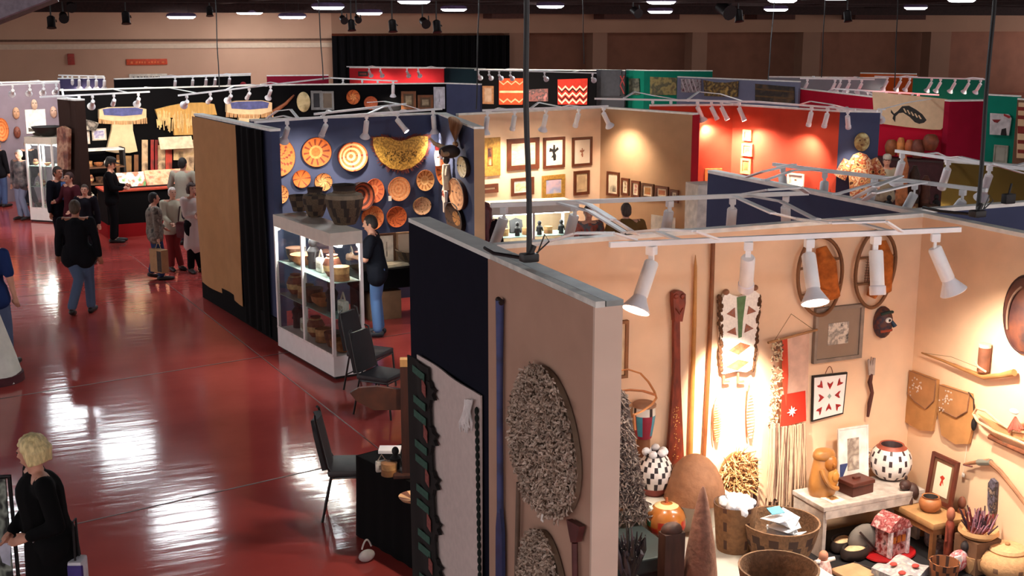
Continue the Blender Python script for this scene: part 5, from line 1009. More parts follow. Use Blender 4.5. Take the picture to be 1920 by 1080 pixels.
# second showcase in the picture booth
q0 = az(920, 386, 1.58); q1 = az(1080, 378, 1.58); q2_ = az(902, 367, 1.58); q0.z = q1.z = q2_.z = 0
u1 = (q1 - q0).normalized(); u2 = Vector((-u1.y, u1.x, 0)); L2 = (q1 - q0).length
CASE2, CM2, CZ2 = showcase(q0, u1, u2, L2, .55, 1.58, 'white glass showcase of jewellery before the framed pictures', 1, glow=2)
for zi in (1, 2):
    for i in range(7):
        kind = (i * 3 + zi) % 6; good(kind, CM2 @ Matrix.Translation((.12 + i * (L2 - .2) / 6.6, .15 + .1 * (i % 2), CZ2[zi] + .006)), .8, '%s on the %s shelf of the jewellery showcase, %s from the left' % (GOODS[kind], SHN[zi], ORD[i]), 'goods inside the jewellery showcase')
for i, (px, py) in enumerate(((972, 425), (1010, 430))):
    M = CM2 @ Matrix.Translation((.32 + i * .26, .40, CZ2[2] + .006)); b = MB(); b.prism([(-.11, 0), (.11, 0), (.11, .20), (0, .24), (-.11, .20)], -.01, .012); b.box(.2, .12, .02, (0, .01, -.06)); o = b.build('jewelry_display', BLK, None, M @ Matrix.Rotation(math.pi / 2 - .3, 4, 'X') @ Matrix.Translation((0, 0.015, 0))); tag(o, '%s black slanted jewellery display inside the jewellery showcase' % ('left', 'right')[i], 'display stand')
# chairs
def chair():
    t = thing('banquet_chair', 'c c c c', 'chair', T((0, 0, 0)), None); fm = mt('0e0c0e', rough=.35); pm = mt('17151a', rough=.7, var=.2)
    b = MB(); b.box(.44, .42, .06, (0, .0, .46), bev=.025); b.build('seat', mt('2c2a2e', rough=.6), t)
    b = MB()
    b.sheet(lambda a, c_: ((a - .5) * (.40 if c_ < .75 else .40 - (c_ - .75) * .5), .30 * 0 + (c_ * .46), .03 * math.cos((a - .5) * 3)), 10, 10, .06)
    b.build('backrest', pm, t, Matrix.Translation((0, .20, .50)) @ Matrix.Rotation(math.pi / 2 - .2, 4, 'X') )
    for sx in (-.2, .2):
        b = MB(); b.tube([(sx, -.20, .44), (sx, -.24, 0)], .012, 8); b.build('leg', fm, t)
        b = MB(); b.tube([(sx, .17, .46), (sx, .27, 0)], .012, 8); b.build('leg', fm, t)
        b = MB(); b.tube([(sx, .15, .42), (sx, .21, .52), (sx * .98, .30, .96), (sx * .7, .31, .985)], .012, 8); b.build('back_frame', fm, t)
    b = MB(); b.tube([(-.2, -.2, .42), (.2, -.2, .42), (.2, .18, .42), (-.2, .18, .42)], .011, 7, closed=True); b.build('seat_frame', fm, t)
    b = MB(); b.tube([(-.2, .22, .2), (.2, .22, .2)], .009, 7); b.build('stretcher', fm, t); return t
CH = chair()
p = az(650, 965, 0); CH.matrix_world = T((p.x + .07, p.y + .02, 0), 1.25); LABELS.pop('c c c c', None); tag(CH, 'black banquet chair pulled up to the black draped table', 'chair', 'black banquet chairs')
p = az(716, 702, .46); dup(CH, T((p.x, p.y, 0), .7), 'black banquet chair nearer the wooden post, beside the showcase', 'black banquet chairs')
p = az(694, 660, .46); dup(CH, T((p.x, p.y, 0), .75), 'black banquet chair close behind the other, touching the showcase corner', 'black banquet chairs')
# black draped table beyond the nearest partition
ta = az(668, 854, .75); tb = az(790, 915, .75); d = (tb - ta); d.z = 0; dl = 1.15; d.normalize(); e = Vector((-d.y, d.x, 0)); e = e if e.x > 0 else -e
M = Matrix(((d.x, e.x, 0, ta.x), (d.y, e.y, 0, ta.y), (0, 0, 1, 0), (0, 0, 0, 1)))
t = thing('draped_table', 'black draped table in the aisle behind the nearest partition', 'table', M); b = MB(); b.box(dl, .62, .03, (dl / 2, .31, .735), bev=.01); b.build('tabletop', BLACK, t, smooth=False)
b = MB(); n = 60; per = [(x, -.004) for x in [dl * i / 20 for i in range(21)]] + [(dl + .004, .62 * i / 10) for i in range(11)] + [(dl - dl * i / 20, .624) for i in range(21)] + [(-.004, .62 - .62 * i / 10) for i in range(11)]
vs = []; fs = []
for r_, z in ((1, .75), (1.01, .4), (1.03, .01)):
    for i, (x, y) in enumerate(per): w_ = .012 * math.sin(i * 1.9) * (1 - z); vs.append((dl / 2 + (x - dl / 2) * (r_ + w_), .31 + (y - .31) * (r_ + w_ * 2), z))
N = len(per)
for k in range(2):
    for i in range(N): fs.append((k * N + i, k * N + (i + 1) % N, (k + 1) * N + (i + 1) % N, (k + 1) * N + i))
b.add(vs, fs); b.build('tablecloth', BLACK, t)
p = az(731, 846, .75); b = MB(); b.box(.19, .14, .03, (0, 0, .015), bev=.003); o = b.build('book', mt('ece6ea', rough=.7, var=.05), None, T(p, -.4)); tag(o, 'white book lying at the corner of the black draped table', 'book')
for i, (x, y, kind, lb) in enumerate(((716, 884, 3, 'pale beaded pouch on the black draped table'), (730, 890, 5, 'little tan drum on the black draped table'), (742, 884, 2, 'small black figure beside the wooden post on the table'))): good(kind, T(az(x, y, .755)), .75, lb, None)
p = az(776, 940, .755); b = MB(); b.lathe([(.05, 0), (.10, .02), (.12, .045), (.10, .04), (.03, .02)], 22, pat=lambda i, j: (j // 2) % 2 if i > 1 else 0); o = b.build('coiled_tray', [mt('c89a70', rough=.8), mt('6a3a26', rough=.8)], None, T(p)); tag(o, 'round coiled tray on the draped table at the blanket edge', 'basket')
# wooden post with carved arm
p = az(768, 890, .755); t = thing('wooden_post', 'tall dark wooden post with carved fish shaped arm on the draped table', 'carving', T(p, -.35)); hh = ztop(p, 672) - .755; WP = mt('3c1a0e', rough=.6, var=.3, scale=8, stretch=(3, 3, .4))
b = MB(); b.box(.12, .08, hh - .06, (0, 0, (hh - .06) / 2 + .02)); b.build('post', WP, t, smooth=False); b = MB(); b.box(.12, .085, .06, (0, 0, hh - .03)); b.build('cap_block', mt('b08450', rough=.6), t, smooth=False); b = MB(); b.box(.26, .2, .03, (0, 0, .015), bev=.005); b.build('base', WP, t, smooth=False)
za = ztop(p, 745) - .755
b = MB(); b.prism([(-.05, -.10), (-.28, -.10), (-.42, -.02), (-.47, .05), (-.40, .09), (-.25, .10), (-.05, .07)], -.02, .02); b.build('carved_arm', mt('4c2410', rough=.6, var=.25), t, Matrix.Translation((0, 0, za)) @ Matrix.Rotation(math.pi / 2, 4, 'X'), smooth=False)
p = az(688, 1052, 0); t = thing('tote_bag', 'pale grey bag on the floor at the foot of the draped table', 'bag', T(p, .4)); b = MB(); b.ell((0, 0, .05), (.08, .05, .05), 0, 14, 8); b.build('body', mt('b8b0b0', rough=.8, var=.2), t); b = MB(); b.tube(bez((-.05, 0, .12), (0, 0, .26), (.05, 0, .12)), .008, 6); b.build('handle', mt('b8b0b0', rough=.8, var=.2), t)
# ------------------------------------------------------------------ baskets on the blue walls
ST1 = ('c8682c', '7a3018', 'dc9050')
def tray(W, cx, cy, rx, ry, label, kind=0, depth_=.05, cols=ST1, tilt=.0, name='coiled_tray', bowl=False):
    u0, v0 = W.uv(cx - rx, cy, .02); u1, v1 = W.uv(cx + rx, cy, .02); _, va = W.uv(cx, cy - ry, .02); _, vb = W.uv(cx, cy + ry, .02); RX, RY = abs(u1 - u0) / 2, abs(va - vb) / 2
    ms = [mt(c_, rough=.75, var=.15, scale=40) for c_ in cols]
    pats = (lambda i, j: 1 if (j % 3 == 0 and i in (3, 4, 5)) else 2 if i in (1, 6) else 0, lambda i, j: 1 if (i + j) % 4 == 0 and i > 2 else 0, lambda i, j: 1 if (j % 6 == i % 6) else 2 if i > 5 else 0, lambda i, j: 2 if i % 2 else (1 if j % 9 == 0 else 0), lambda i, j: 1 if j % 6 < 1 or i == 0 else 0)
    n = 36; prof = [(1, .0)] + [(1 - k / 7, (depth_ if k == 0 else 0) + .016 + depth_ * ((1 - k / 7) ** 2 if k else 0)) for k in range(8)]
    b = MB(); vs = [(1.0 * RX, .0)]
    pf = [(RX * .9, .0), (RX, depth_ + .01), (RX * .97, depth_ + .018)] + [(RX * r_, .012 + depth_ * (r_ / .95) ** 2) for r_ in (.88, .74, .60, .45, .30, .15, .02)]
    b.lathe(pf, n, 0, 1, RY / RX, lambda i, j: pats[kind](i, j) if i >= 2 else 1)
    o = b.build(name, ms, None, W.mat((u0 + u1) / 2, (va + vb) / 2, .004, tilt)); tag(o, label, 'basket'); return o
tray(BB, 521, 294, 31, 37, 'large dark orange coiled tray cut off by the aisle partition', 1); tray(BB, 592, 285, 28, 28, 'round orange tray with radiating ticks, second in the top row', 0); tray(BB, 658, 293, 28, 28, 'shallow orange bowl with a bright lower lip in the top row', 3, .10, ('b8602c', '6a2412', 'e8b080'))
tray(BB, 564, 335, 17, 17, 'small tray with dark cross pattern under the top row', 4); tray(BB, 605, 341, 17, 17, 'small tan tray with dark flower, partly behind the basket jars', 2, .04, ('c88048', '3a1c14', 'd8a068')); tray(BB, 524, 364, 16, 18, 'small mottled tray low by the aisle partition', 1, .04, ('c88850', '6a3018', 'e0a878'))
tray(BB, 674, 366, 22, 27, 'deep dark bowl standing out behind the largest basket jar', 3, .16, ('4a1c14', '2a1010', 'a04a28')); tray(BB, 701, 357, 18, 23, 'orange tray right of the deep dark bowl', 0, .05, ('cc6a3c', 'a8482c', 'd88454')); tray(BB, 747, 354, 21, 23, 'pale orange tray with faint star in the middle', 3, .04, ('d88a54', 'c47444', 'e0a06c'))
tray(BB, 796, 338, 17, 20, 'pale tray with sunburst rim near the corner', 0, .04, ('dca468', 'a8602c', 'e8bc84')); tray(BB, 790, 386, 17, 17, 'tan tray with brown zigzag band near the corner', 3, .04, ('dca880', '8a6030', 'e6b890')); tray(BB, 742, 406, 19, 20, 'deep orange tray low in the middle of the blue wall', 1, .05, ('c8602c', '983c18', 'd0703c')); tray(BB, 697, 408, 21, 23, 'orange tray low behind the showcase with leafy pattern', 2, .05, ('cc7038', 'b05024', 'd88c54'))
c = (750, 285); t = thing('feather_cape', 'yellow half moon feather cape with dark fringed edge', 'cape', BB.at(*c, .02))
def cp(x, y): a = BB.uv(x, y, .02); z = BB.uv(*c, .02); return a[0] - z[0], a[1] - z[1]
ol = [(698, 258), (715, 256), (730, 258), (738, 262), (750, 264), (762, 261), (772, 256), (788, 254), (801, 256), (800, 275), (795, 290), (785, 303), (770, 314), (750, 319), (730, 315), (713, 303), (703, 287), (698, 272)]
b = MB(); b.prism([cp(*q) for q in ol], 0, .04); b.build('feathered_ground', art('b8862c', 'd8ac4c', '8a6420', 'caa044', scale=26), t, smooth=False); b = MB()
for k in range(160):
    i = random.randrange(len(ol)); q0_, q1_ = Vector((*cp(*ol[i]), 0)), Vector((*cp(*ol[(i + 1) % len(ol)]), 0)); p_ = q0_.lerp(q1_, random.random()); o_ = p_.normalized() * random.uniform(.03, .08); b.tube([(p_.x * .97, p_.y * .97, .03), (p_.x + o_.x, p_.y + o_.y, .04)], [.011, .003], 4)
b.tube([(*cp(*q), .025) for q in ol], .012, 6, closed=True); b.build('fringe', mt('6a2c20', rough=.9, var=.3), t); b = MB()
for k in range(70): a = random.uniform(3.2, 6.2); r_ = random.random() ** .5; b.ell((.30 * r_ * math.cos(a), .02 + .2 * r_ * math.sin(a), .042), (.010, .014, .004), 0, 6, 4)
b.build('dark_spots', mt('5a4418', rough=.9), t)
b = MB(); b.box(.05, .08, .01, (0, 0, .07)); tag(b.build('price_tag', TAG, None, BB.at(728, 371, 0)), 'white price tag beside the pale starred tray', 'tag')
c = (860, 248); t = thing('feather_fan', 'wide pale fan of brown tipped feathers at the top of the side wall', 'fan', BR.at(*c, .02) @ Matrix.Diagonal((abs(BR.uv(878, 248)[0] - BR.uv(842, 248)[0]) / .80, abs(BR.uv(860, 220)[1] - BR.uv(860, 276)[1]) / .68, 1, 1))); b = MB()
for k in range(17):
    a = -1.0 + 2.0 * k / 16; p0_ = (.0, -.28, .03 + .002 * k); l = .62; e_ = (math.sin(a) * .40, -.28 + l * math.cos(a * .55), .035 + .002 * k); b.tube([p0_, ((p0_[0] + e_[0]) * .55, (p0_[1] + e_[1]) * .55 + .02, e_[2] + .01), e_], [.02, .05, .02], 6, 0, flat=.15)
b.build('feathers', mt('e0c0a0', rough=.8, alt='b08060', scale=3, stretch=(4, .6, 1)), t); b = MB(); b.ell((0, -.27, .05), (.06, .07, .04)); b.build('grip', HIDE2, t)
tray(BR, 833, 322, 11, 24, 'orange tray high on the side wall behind the white doll', 0); tray(BR, 872, 313, 9, 20, 'pale tray with dark geometric pattern, far right of the side wall', 3, .05, ('c8b07c', '4a3828', 'd8c498')); tray(BR, 862, 364, 15, 29, 'brown topped oval tray low on the side wall', 3, .06, ('b87c50', '5a3020', 'd09868')); tray(BR, 857, 410, 16, 28, 'dark oval tray with a pale crescent at the bottom of the side wall', 2, .06, ('4a3020', '2c1c16', 'b07840'))
t = thing('horned_hide', 'dark horned hide trophy jutting out of the side wall', 'trophy', BR.at(858, 284, .10)); b = MB(); b.ell((0, 0, .12), (.12, .10, .16)); b.build('hide_head', DKB, t); b = MB(); b.tube([(-.08, .04, .16), (-.22, .10, .3), (-.30, .18, .35)], [.04, .03, .01], 8); b.build('horn', mt('b89878', rough=.5), t); b = MB(); b.tube([(.08, -.02, .16), (.20, -.02, .26), (.34, .06, .3)], [.04, .03, .01], 8); b.build('horn', mt('b89878', rough=.5), t)
for i, (x, y, lb, hx) in enumerate(((828, 290, 'small white and red doll at the top left of the side wall', ('e6dcd8', 'b83838')), (843, 322, 'white and dark long doll under the horned trophy', ('d8c8b0', '2a2224')), (836, 374, 'pale carved tableta mask with red lines low on the side wall', ('e0cfc4', 'a04838')))):
    t = thing('kachina_doll', lb, 'doll', BR.at(x, y, .05)); hh = (.34, .56, .36)[i]; m0, m1 = mt(hx[0], rough=.7), mt(hx[1], rough=.7)
    if i < 2:
        b = MB(); b.tube([(0, -hh * .5, .04), (0, -hh * .1, .05), (0, hh * .2, .05)], [.06, .07, .06], 12); b.build('body', m0, t); b = MB(); b.ell((0, hh * .34, .05), (.055, .075, .055)); b.build('head', m1, t)
        for sx in (-1, 1): b = MB(); b.tube([(sx * .06, hh * .15, .05), (sx * .13, -hh * .08, .08)], .022, 7); b.build('arm', m0, t)
        b = MB(); b.box(.14, .03, .03, (0, hh * .44, .05), bev=.008); b.build('crest', m1, t)
    else:
        b = MB(); b.prism([(-.14, -.02), (-.12, .14), (0, .22), (.12, .14), (.14, -.02), (.05, -.05), (.05, -.2), (-.05, -.2), (-.05, -.05)], 0, .04); b.build('tablet', m0, t, smooth=False); b = MB()
        for r_ in (.05, .09): b.tube([(r_ * math.cos(a), .05 + r_ * math.sin(a), .042) for a in [k * math.pi / 8 for k in range(9)]], .008, 6)
        b.build('painted_arch', m1, t)
# shelf table in the basket booth with print and bowl
p = az(740, 600, 0); t = thing('side_table', 'black draped table under the basket wall behind the man in jeans', 'table', T(p, .05)); p.z = 0; b = MB(); b.box(1.1, .6, .04, (0, .3, .77)); b.build('tabletop', BLACK, t, smooth=False); b = MB(); b.box(1.08, .58, .26, (0, .3, .62)); b.build('drape', BLACK, t, smooth=False)
b = MB(); b.box(.03, .5, .5, (-.5, .3, .25)); b.build('leg', BLK, t, smooth=False); b = MB(); b.box(.03, .5, .5, (.5, .3, .25)); b.build('leg', BLK, t, smooth=False)
b = MB(); b.box(.5, .36, .44, (0, 0, .22), bev=.006); tag(b.build('cardboard_box', mt('7c5c42', rough=.9, var=.1), None, T((p.x - .12, p.y + .25, 0), .05)), 'brown cardboard box under the black table of the basket booth', 'box')
FT = WF(Vector((p.x - 1, p.y + .45, 0)), Vector((p.x + 1, p.y + .5, 0)))
frame_on(FT, (708, 437, 741, 497), 'framed print with two dark photographs standing on the black table', WOODD, mt('e2d2c0', rough=.7), art('4a3a34', 'b8a08c', '2c2422', scale=7), .035, .10, dep=.03)
frame_on(FT, (742, 434, 790, 495), 'broad pale framed picture behind the dark bowl on the black table', mt('b08a68', rough=.6), mt('d8bfa8', rough=.7), art('cfb8a0', 'bfa48c', scale=2), .03, .02, dep=.03)
pb_ = FT.pt(*FT.uv(770, 492), .18); pb_.z = .79; b = MB(); b.lathe([(.1, 0), (.22, .08), (.30, .22), (.28, .23), (.18, .08)], 24, pat=lambda i, j: 1 if (i + j) % 3 == 0 else 0); tag(b.build('storage_basket', jm_, None, T(pb_)), 'dark wide basket bowl in front of the pale framed picture', 'basket')
b = MB(); b.box(.42, .28, .02, (0, 0, .01)); b.box(.40, .26, .02, (.01, .01, .03)); tag(b.build('paper_stack', mt('cdbfa4', rough=.85), None, T(FT.pt(FT.uv(728, 497)[0], .792, .22), .2)), 'flat stack of tan papers on the black table', 'papers')
# ------------------------------------------------------------------ framed pictures
MB_ = mt('ecd9c0', rough=.7, var=.03); F1 = mt('5e2c14', rough=.45, var=.2)
frame_on(TW, (897, 258, 937, 330), 'tall gold frame holding a dark picture of a fire', GOLD, mt('7a4a24', rough=.5), art('2a1210', '3a1a14', 'b8642c', 'e8c088', scale=4), .16, .02)
frame_on(TW, (950, 259, 1010, 318), 'wide brown frame with a pale landscape behind the thick cable', F1, mt('e2c2a0', rough=.7), art('e8d4bc', 'c8a890', 'f0e0cc', scale=3, stretch=(1, 3, 1)), .08, .02)
DANCE = [[(-.1, -.8), (.25, -.75), (.3, -.3), (.1, 0), (.7, .3), (.5, .55), (.15, .3), (.1, .75), (-.15, .8), (-.2, .35), (-.7, .5), (-.8, .1), (-.3, .1), (-.2, -.2), (-.5, -.5), (-.2, -.45)]]
frame_on(TW, (1018, 257, 1058, 315), 'upright frame with a black dancing figure on white', F1, MB_, MB_, .05, .04, extra=(BLK, DANCE))
frame_on(TW, (1072, 257, 1109, 311), 'upright frame with a small red brown dancer on white', F1, MB_, MB_, .045, .04, extra=(mt('a8684a'), [[(x * .5, y * .6 - .1) for x, y in DANCE[0]]]))
frame_on(TW, (898, 345, 933, 362), 'low brown frame just above the jewellery showcase, at the far left', F1, mt('e8c8a0', rough=.7), mt('e8c8a0', rough=.7), .06, .02)
frame_on(TW, (958, 333, 1000, 366), 'brown frame with white washed landscape in the lower row', F1, mt('f0e4d4', rough=.7), art('f0e8dc', 'c8b080', 'f4ece0', scale=4), .05, .03)
frame_on(TW, (1016, 328, 1058, 371), 'gilded frame with a blue and pink sky', GOLD, mt('d8b878', rough=.5), art('8a90b0', 'c8a8b0', '9a9cb8', 'd0b8a8', scale=3), .07, .01)
frame_on(TW, (1075, 320, 1104, 365), 'brown frame with a tan figure sketch under the small dancer', F1, mt('c8a880', rough=.7), mt('c0a078', rough=.8, var=.2, scale=4), .05, .04)
for i, (bx, fm_, im, lb) in enumerate((((1139, 322, 1162, 367), F1, art('e4d4b8', 'd8c4a4', '4a4038', scale=4), 'largest white sheet in a thin frame, first on the tan drape'), ((1166, 334, 1181, 366), F1, art('ece0c4', '8a6a40', 'e8d8b8', scale=9), 'narrow pale frame second on the tan drape'), ((1185, 339, 1201, 370), F1, art('e8d4b8', 'a8584a', 'e0c8a8', scale=9), 'narrow frame with pink marks third on the tan drape'),
        ((1204, 344, 1227, 372), WOODD, art('8a5a34', 'a8743c', 'b8542c', scale=6), 'brown framed dark picture fourth on the tan drape'), ((1230, 349, 1254, 373), F1, art('8a4a2c', 'b06a44', 'd89a70', scale=6), 'reddish framed picture fifth on the tan drape'), ((1258, 356, 1273, 380), F1, art('e4d0b0', '5a4a40', 'e0c8a8', scale=8), 'small pale frame last on the tan drape'))):
    frame_on(TS, bx, lb, fm_, mt('e6d0b0', rough=.7), im, .04, .03)
u_ = TS.uv(1262, 420); b = MB(); b.box(.5, .012, .36, (0, 0, .18)); tag(b.build('paper_stack', mt('e2d4c4', rough=.8), None, T(TS.pt(u_[0], 0.95, .25), -1.2)), 'pale sheet of paper standing below the last small frame', 'papers')
b = MB(); b.box(.7, .5, .94, (0, 0, .47)); tag(b.build('pedestal', mt('d0b090', rough=.8), None, T(TS.pt(u_[0], 0, .30), -1.2)), 'tan pedestal at the foot of the wrinkled tan drape', 'pedestal')
# ------------------------------------------------------------------ red booth
for bx, im, lb in (((1394, 243, 1410, 264), art('a86a3c', 'c88a50', scale=6), 'top small tan picture of the column on the red wall'), ((1392, 269, 1412, 293), art('d88c4c', '7a4a30', 'e0a868', scale=8), 'middle square tan picture of the column on the red wall'), ((1390, 297, 1409, 326), art('d07a3c', 'a85a34', scale=6), 'bottom orange picture of the column on the red wall')):
    frame_on(RB, bx, lb, mt('d8905a', rough=.7), mt('d8905a', rough=.7), im, .04, .03)
frame_on(RBK, (1321, 316, 1353, 348), 'orange framed white picture low on the red back wall', mt('d87838', rough=.6), mt('f0dcc4', rough=.7), art('f0e4d0', 'd8a878', scale=5), .06, .03)
frame_on(RB, (1477, 325, 1508, 349), 'white matted small picture low on the orange red side wall', mt('f0e2d4', rough=.7), mt('f0e2d4', rough=.7), art('8a6a30', '5a4a28', 'c8a860', scale=12), .03, .12)
p = az(1322, 343, 2.0); p.z = 0
b = MB(); b.box(.45, .45, 2.0, (0, 0, 1.0), bev=.01); tag(b.build('pedestal', mt('cfc6bc', rough=.6), None, T(p, -.1)), 'tall white pedestal between the red end strip and the blue panel', 'pedestal')
t = thing('branch_rack', 'spindly branching red coral like rack against the red wall', 'rack', RB.mat(RB.uv(1545, 330)[0], 0, .25)); b = MB()
for k in range(9): x = (k - 4) * .09; b.tube([(x * .5, 0, 0), (x, .9, .0), (x + .03, 1.35, .02), (x - .04, 1.62 + .05 * (k % 3), .03)], [.016, .014, .010, .005], 6)
b.build('branches', mt('b85038', rough=.6), t); b = MB(); b.box(.5, .05, .3, (0, .025, 0)); b.build('base', WOODD, t, smooth=False)
# blue panel mask and poncho
b = MB(); b.lathe([(.105, 0), (.125, .02), (.105, .05), (.05, .07), (.01, .075)], 28, sy=1.25, pat=lambda i, j: 0); t = thing('round_mask', 'round pale mask with brown markings on the narrow blue panel', 'mask', RBL.at(1616, 266, .01)); b.build('disc', art('c8bc80', '8a6a3c', 'd8d098', scale=7), t)
for x, y, r_ in ((-.035, .03, .02), (.04, .04, .02), (0, -.04, .03)): b = MB(); b.ell((x, y, .066), (r_, r_ * .7, .012)); b.build('marking', mt('6a4428'), t)
c = (1611, 325); t = thing('patterned_poncho', 'orange and white patterned poncho hung under the round mask', 'poncho', RBL.at(*c, .18)); PO = art('c85a24', 'f0d0a0', 'a83818', 'e8b070', '5a2c1c', scale=11, detail=1)
def pp(x, y): a = RBL.uv(x, y, .18); z = RBL.uv(*c, .18); return a[0] - z[0], a[1] - z[1]
b = MB(); b.prism([pp(*q) for q in ((1600, 290), (1612, 286), (1625, 290), (1637, 305), (1632, 340), (1632, 372), (1594, 372), (1592, 340), (1588, 308))], -.03, .10); b.build('body', PO, t)
for s_ in ((1590, 300, 1574, 332), (1635, 298, 1650, 330)): b = MB(); A_ = pp(s_[0], s_[1]); B_ = pp(s_[2], s_[3]); b.tube([(*A_, .03), ((A_[0] + B_[0]) / 2, (A_[1] + B_[1]) / 2, .05), (*B_, .04)], [.10, .12, .13], 10, flat=.5); b.build('sleeve', PO, t)
b = MB(); b.tube([(*pp(1612, 292), .04), (*pp(1612, 400), .02)], .03, 8); b.build('stand', BLK, t)
# ------------------------------------------------------------------ crimson booth
c = (1708, 212); t = thing('painted_hide', 'pale hide banner painted with a black striped fish on the crimson wall', 'banner', CR2.at(*c, .02))
def fp(x, y): a = CR2.uv(x, y, .02); z = CR2.uv(*c, .02); return a[0] - z[0], a[1] - z[1]
b = MB(); b.prism([fp(*q) for q in ((1636, 172), (1700, 178), (1777, 186), (1776, 215), (1772, 236), (1764, 243), (1750, 243), (1700, 238), (1640, 230))], 0, .03); hd = b.build('hide', mt('d8b896', rough=.85, var=.06), t, smooth=False)
b = MB(); b.prism([fp(*q) for q in ((1671, 205), (1677, 213), (1684, 208), (1692, 199), (1705, 198), (1718, 205), (1730, 214), (1738, 225), (1733, 230), (1724, 232), (1716, 229), (1706, 219), (1694, 211), (1686, 212), (1680, 218), (1679, 229), (1674, 222), (1676, 216), (1671, 211))], .028, .034); fs_ = b.build('fish_figure', BLK, hd, smooth=False)
for k in range(5): x = 1694 + k * 7; b = MB(); b.prism([fp(x, 203 + k * 3.2), fp(x + 2.5, 203 + k * 3.2), fp(x + 7, 211 + k * 3.0), fp(x + 4, 211 + k * 3.0)], .033, .037); b.build('pale_stripe', mt('d8b896', rough=.85), fs_, smooth=False)
k = 0
for x, w_, y0, y1, hx in ((1672, 24, 290, 262, '8a4a24'), (1690, 16, 288, 258, 'c87a3c'), (1706, 18, 290, 262, 'a8542c'), (1722, 26, 292, 262, '6a3020'), (1746, 30, 290, 252, '7a3c24')):
    u, v = CR2.uv(x, y1, .3); R = w_ / 2 * depth(CR2.pt(u, v, .3)) / F; hh = .34 + .05 * (k % 2)
    b = MB(); b.lathe([(R * .6, 0), (R * .9, hh * .3), (R, hh * .6), (R * .75, hh * .9), (R * .5, hh)], 18); p = CR2.pt(u, v - hh, .3); tag(b.build('clay_jar', mt(hx, rough=.6, var=.3, scale=8), None, T(p)), '%s brown jar from the left on the shelf under the fish hide' % ORD[k], 'jar'); k += 1
us = CR2.uv(1705, 290, .3); zsf = CR2.uv(1705, 262, .3)[1] - .42
b = MB(); b.box(2.1, .44, zsf, (0, 0, zsf / 2)); t = thing('display_counter', 'dark counter under the row of brown jars in the crimson booth', 'counter', CR2.mat(us[0], 0, .3) @ Matrix.Rotation(-math.pi / 2, 4, 'X')); b.build('body', mt('3a141a', rough=.8), t, smooth=False)
b = MB(); b.box(2.2, .48, .04, (0, 0, zsf + .0)); b.build('top', mt('2a1014', rough=.6), t, smooth=False)
# goods table in front of the seated man
p = az(1700, 400, .78); t = thing('display_table', 'dark table crowded with small goods right of the poncho', 'table', T((p.x, p.y, 0), -.3)); b = MB(); b.box(1.7, .8, .05, (0, 0, .755)); b.build('tabletop', BLACK, t, smooth=False)
for sx in (-.8, .8):
    for sy in (-.35, .35): b = MB(); b.box(.05, .05, .73, (sx, sy, .365)); b.build('leg', BLK, t, smooth=False)
for i in range(9): good(i % 6, T((p.x - .62 + .16 * i, p.y + .12 + .14 * ((i * 7) % 3 - 1) - .04 * i, .785)), 1.2, '%s on the dark table right of the poncho, %s from the left' % (GOODS[i % 6], ORD[i]), 'goods on the dark table right of the poncho')
for i, (x, y0, y1, hx) in enumerate(((1690, 405, 330, 'c87848'), (1760, 405, 320, '3a2418'), (1745, 400, 335, '5a3020'))):
    p2 = az(x, y0, .78); hh = 1.1 - .2 * i; b = MB(); b.lathe([(.10, 0), (.12, .3 * hh), (.09, .6 * hh), (.11, .8 * hh), (.04, hh)], 14); tag(b.build('carved_figure', mt(hx, rough=.7, var=.35, scale=10), None, T((p.x + .1 + .22 * i, p.y + .3 - .08 * i, .78))), ('tan carved figure standing at the back of the dark table', 'tallest dark carved figure on the dark table', 'brown carved figure beside the tallest one on the dark table')[i], 'carving')
# teal panel with shirt, striped blanket
def cloth_on(W, pts, c, mats, name, label, cat, extra=(), th=.03, out=.03):
    t = thing(name, label, cat, W.at(*c, out)); b = MB(); z = W.uv(*c, out); q = lambda x, y: (W.uv(x, y, out)[0] - z[0], W.uv(x, y, out)[1] - z[1])
    b.prism([q(*s_) for s_ in pts], 0, th); body = b.build('cloth', mats, t, smooth=False)
    for nm, m_, polys in extra:
        for pl in polys: b = MB(); b.prism([q(*s_) for s_ in pl], th - .002, th + .008); b.build(nm, m_, body, smooth=False)
    return t
cloth_on(TL, ((1858, 212), (1892, 214), (1897, 222), (1892, 254), (1857, 252)), (1876, 233), mt('d8d4d4', rough=.9), 'wool_shirt', 'white shirt with red bird emblem on the teal panel', 'shirt', (('red_emblem', mt('8a2c2c', rough=.9), [((1862, 224), (1878, 224), (1872, 230), (1866, 229))]), ('dark_cuff', mt('2a2424', rough=.9), [((1880, 242), (1888, 240), (1889, 254), (1878, 253))]), ('red_shoulder', mt('b83a3a', rough=.9), [((1884, 213), (1897, 218), (1894, 222), (1884, 217))])))
frame_on(TL, (1864, 272, 1890, 306), 'pale grey green sheet low on the teal panel', mt('a8a898', rough=.7), mt('a8a898', rough=.7), art('a8a898', 'b8b8a8', scale=3), .03, .03)
cloth_on(ST, [(1912, 192), (1985, 196), (1985, 300), (1908, 296)], (1945, 245), art('e8c89c', 'd8b080', scale=3), 'striped_blanket', 'red and cream striped blanket at the right edge', 'blanket', [('dark_stripe', mt('8a2a20', rough=.9), [((1911, y), (1985, y + 4), (1985, y + 11), (1911, y + 7)) for y in (200, 216, 236, 243, 262, 280)])])
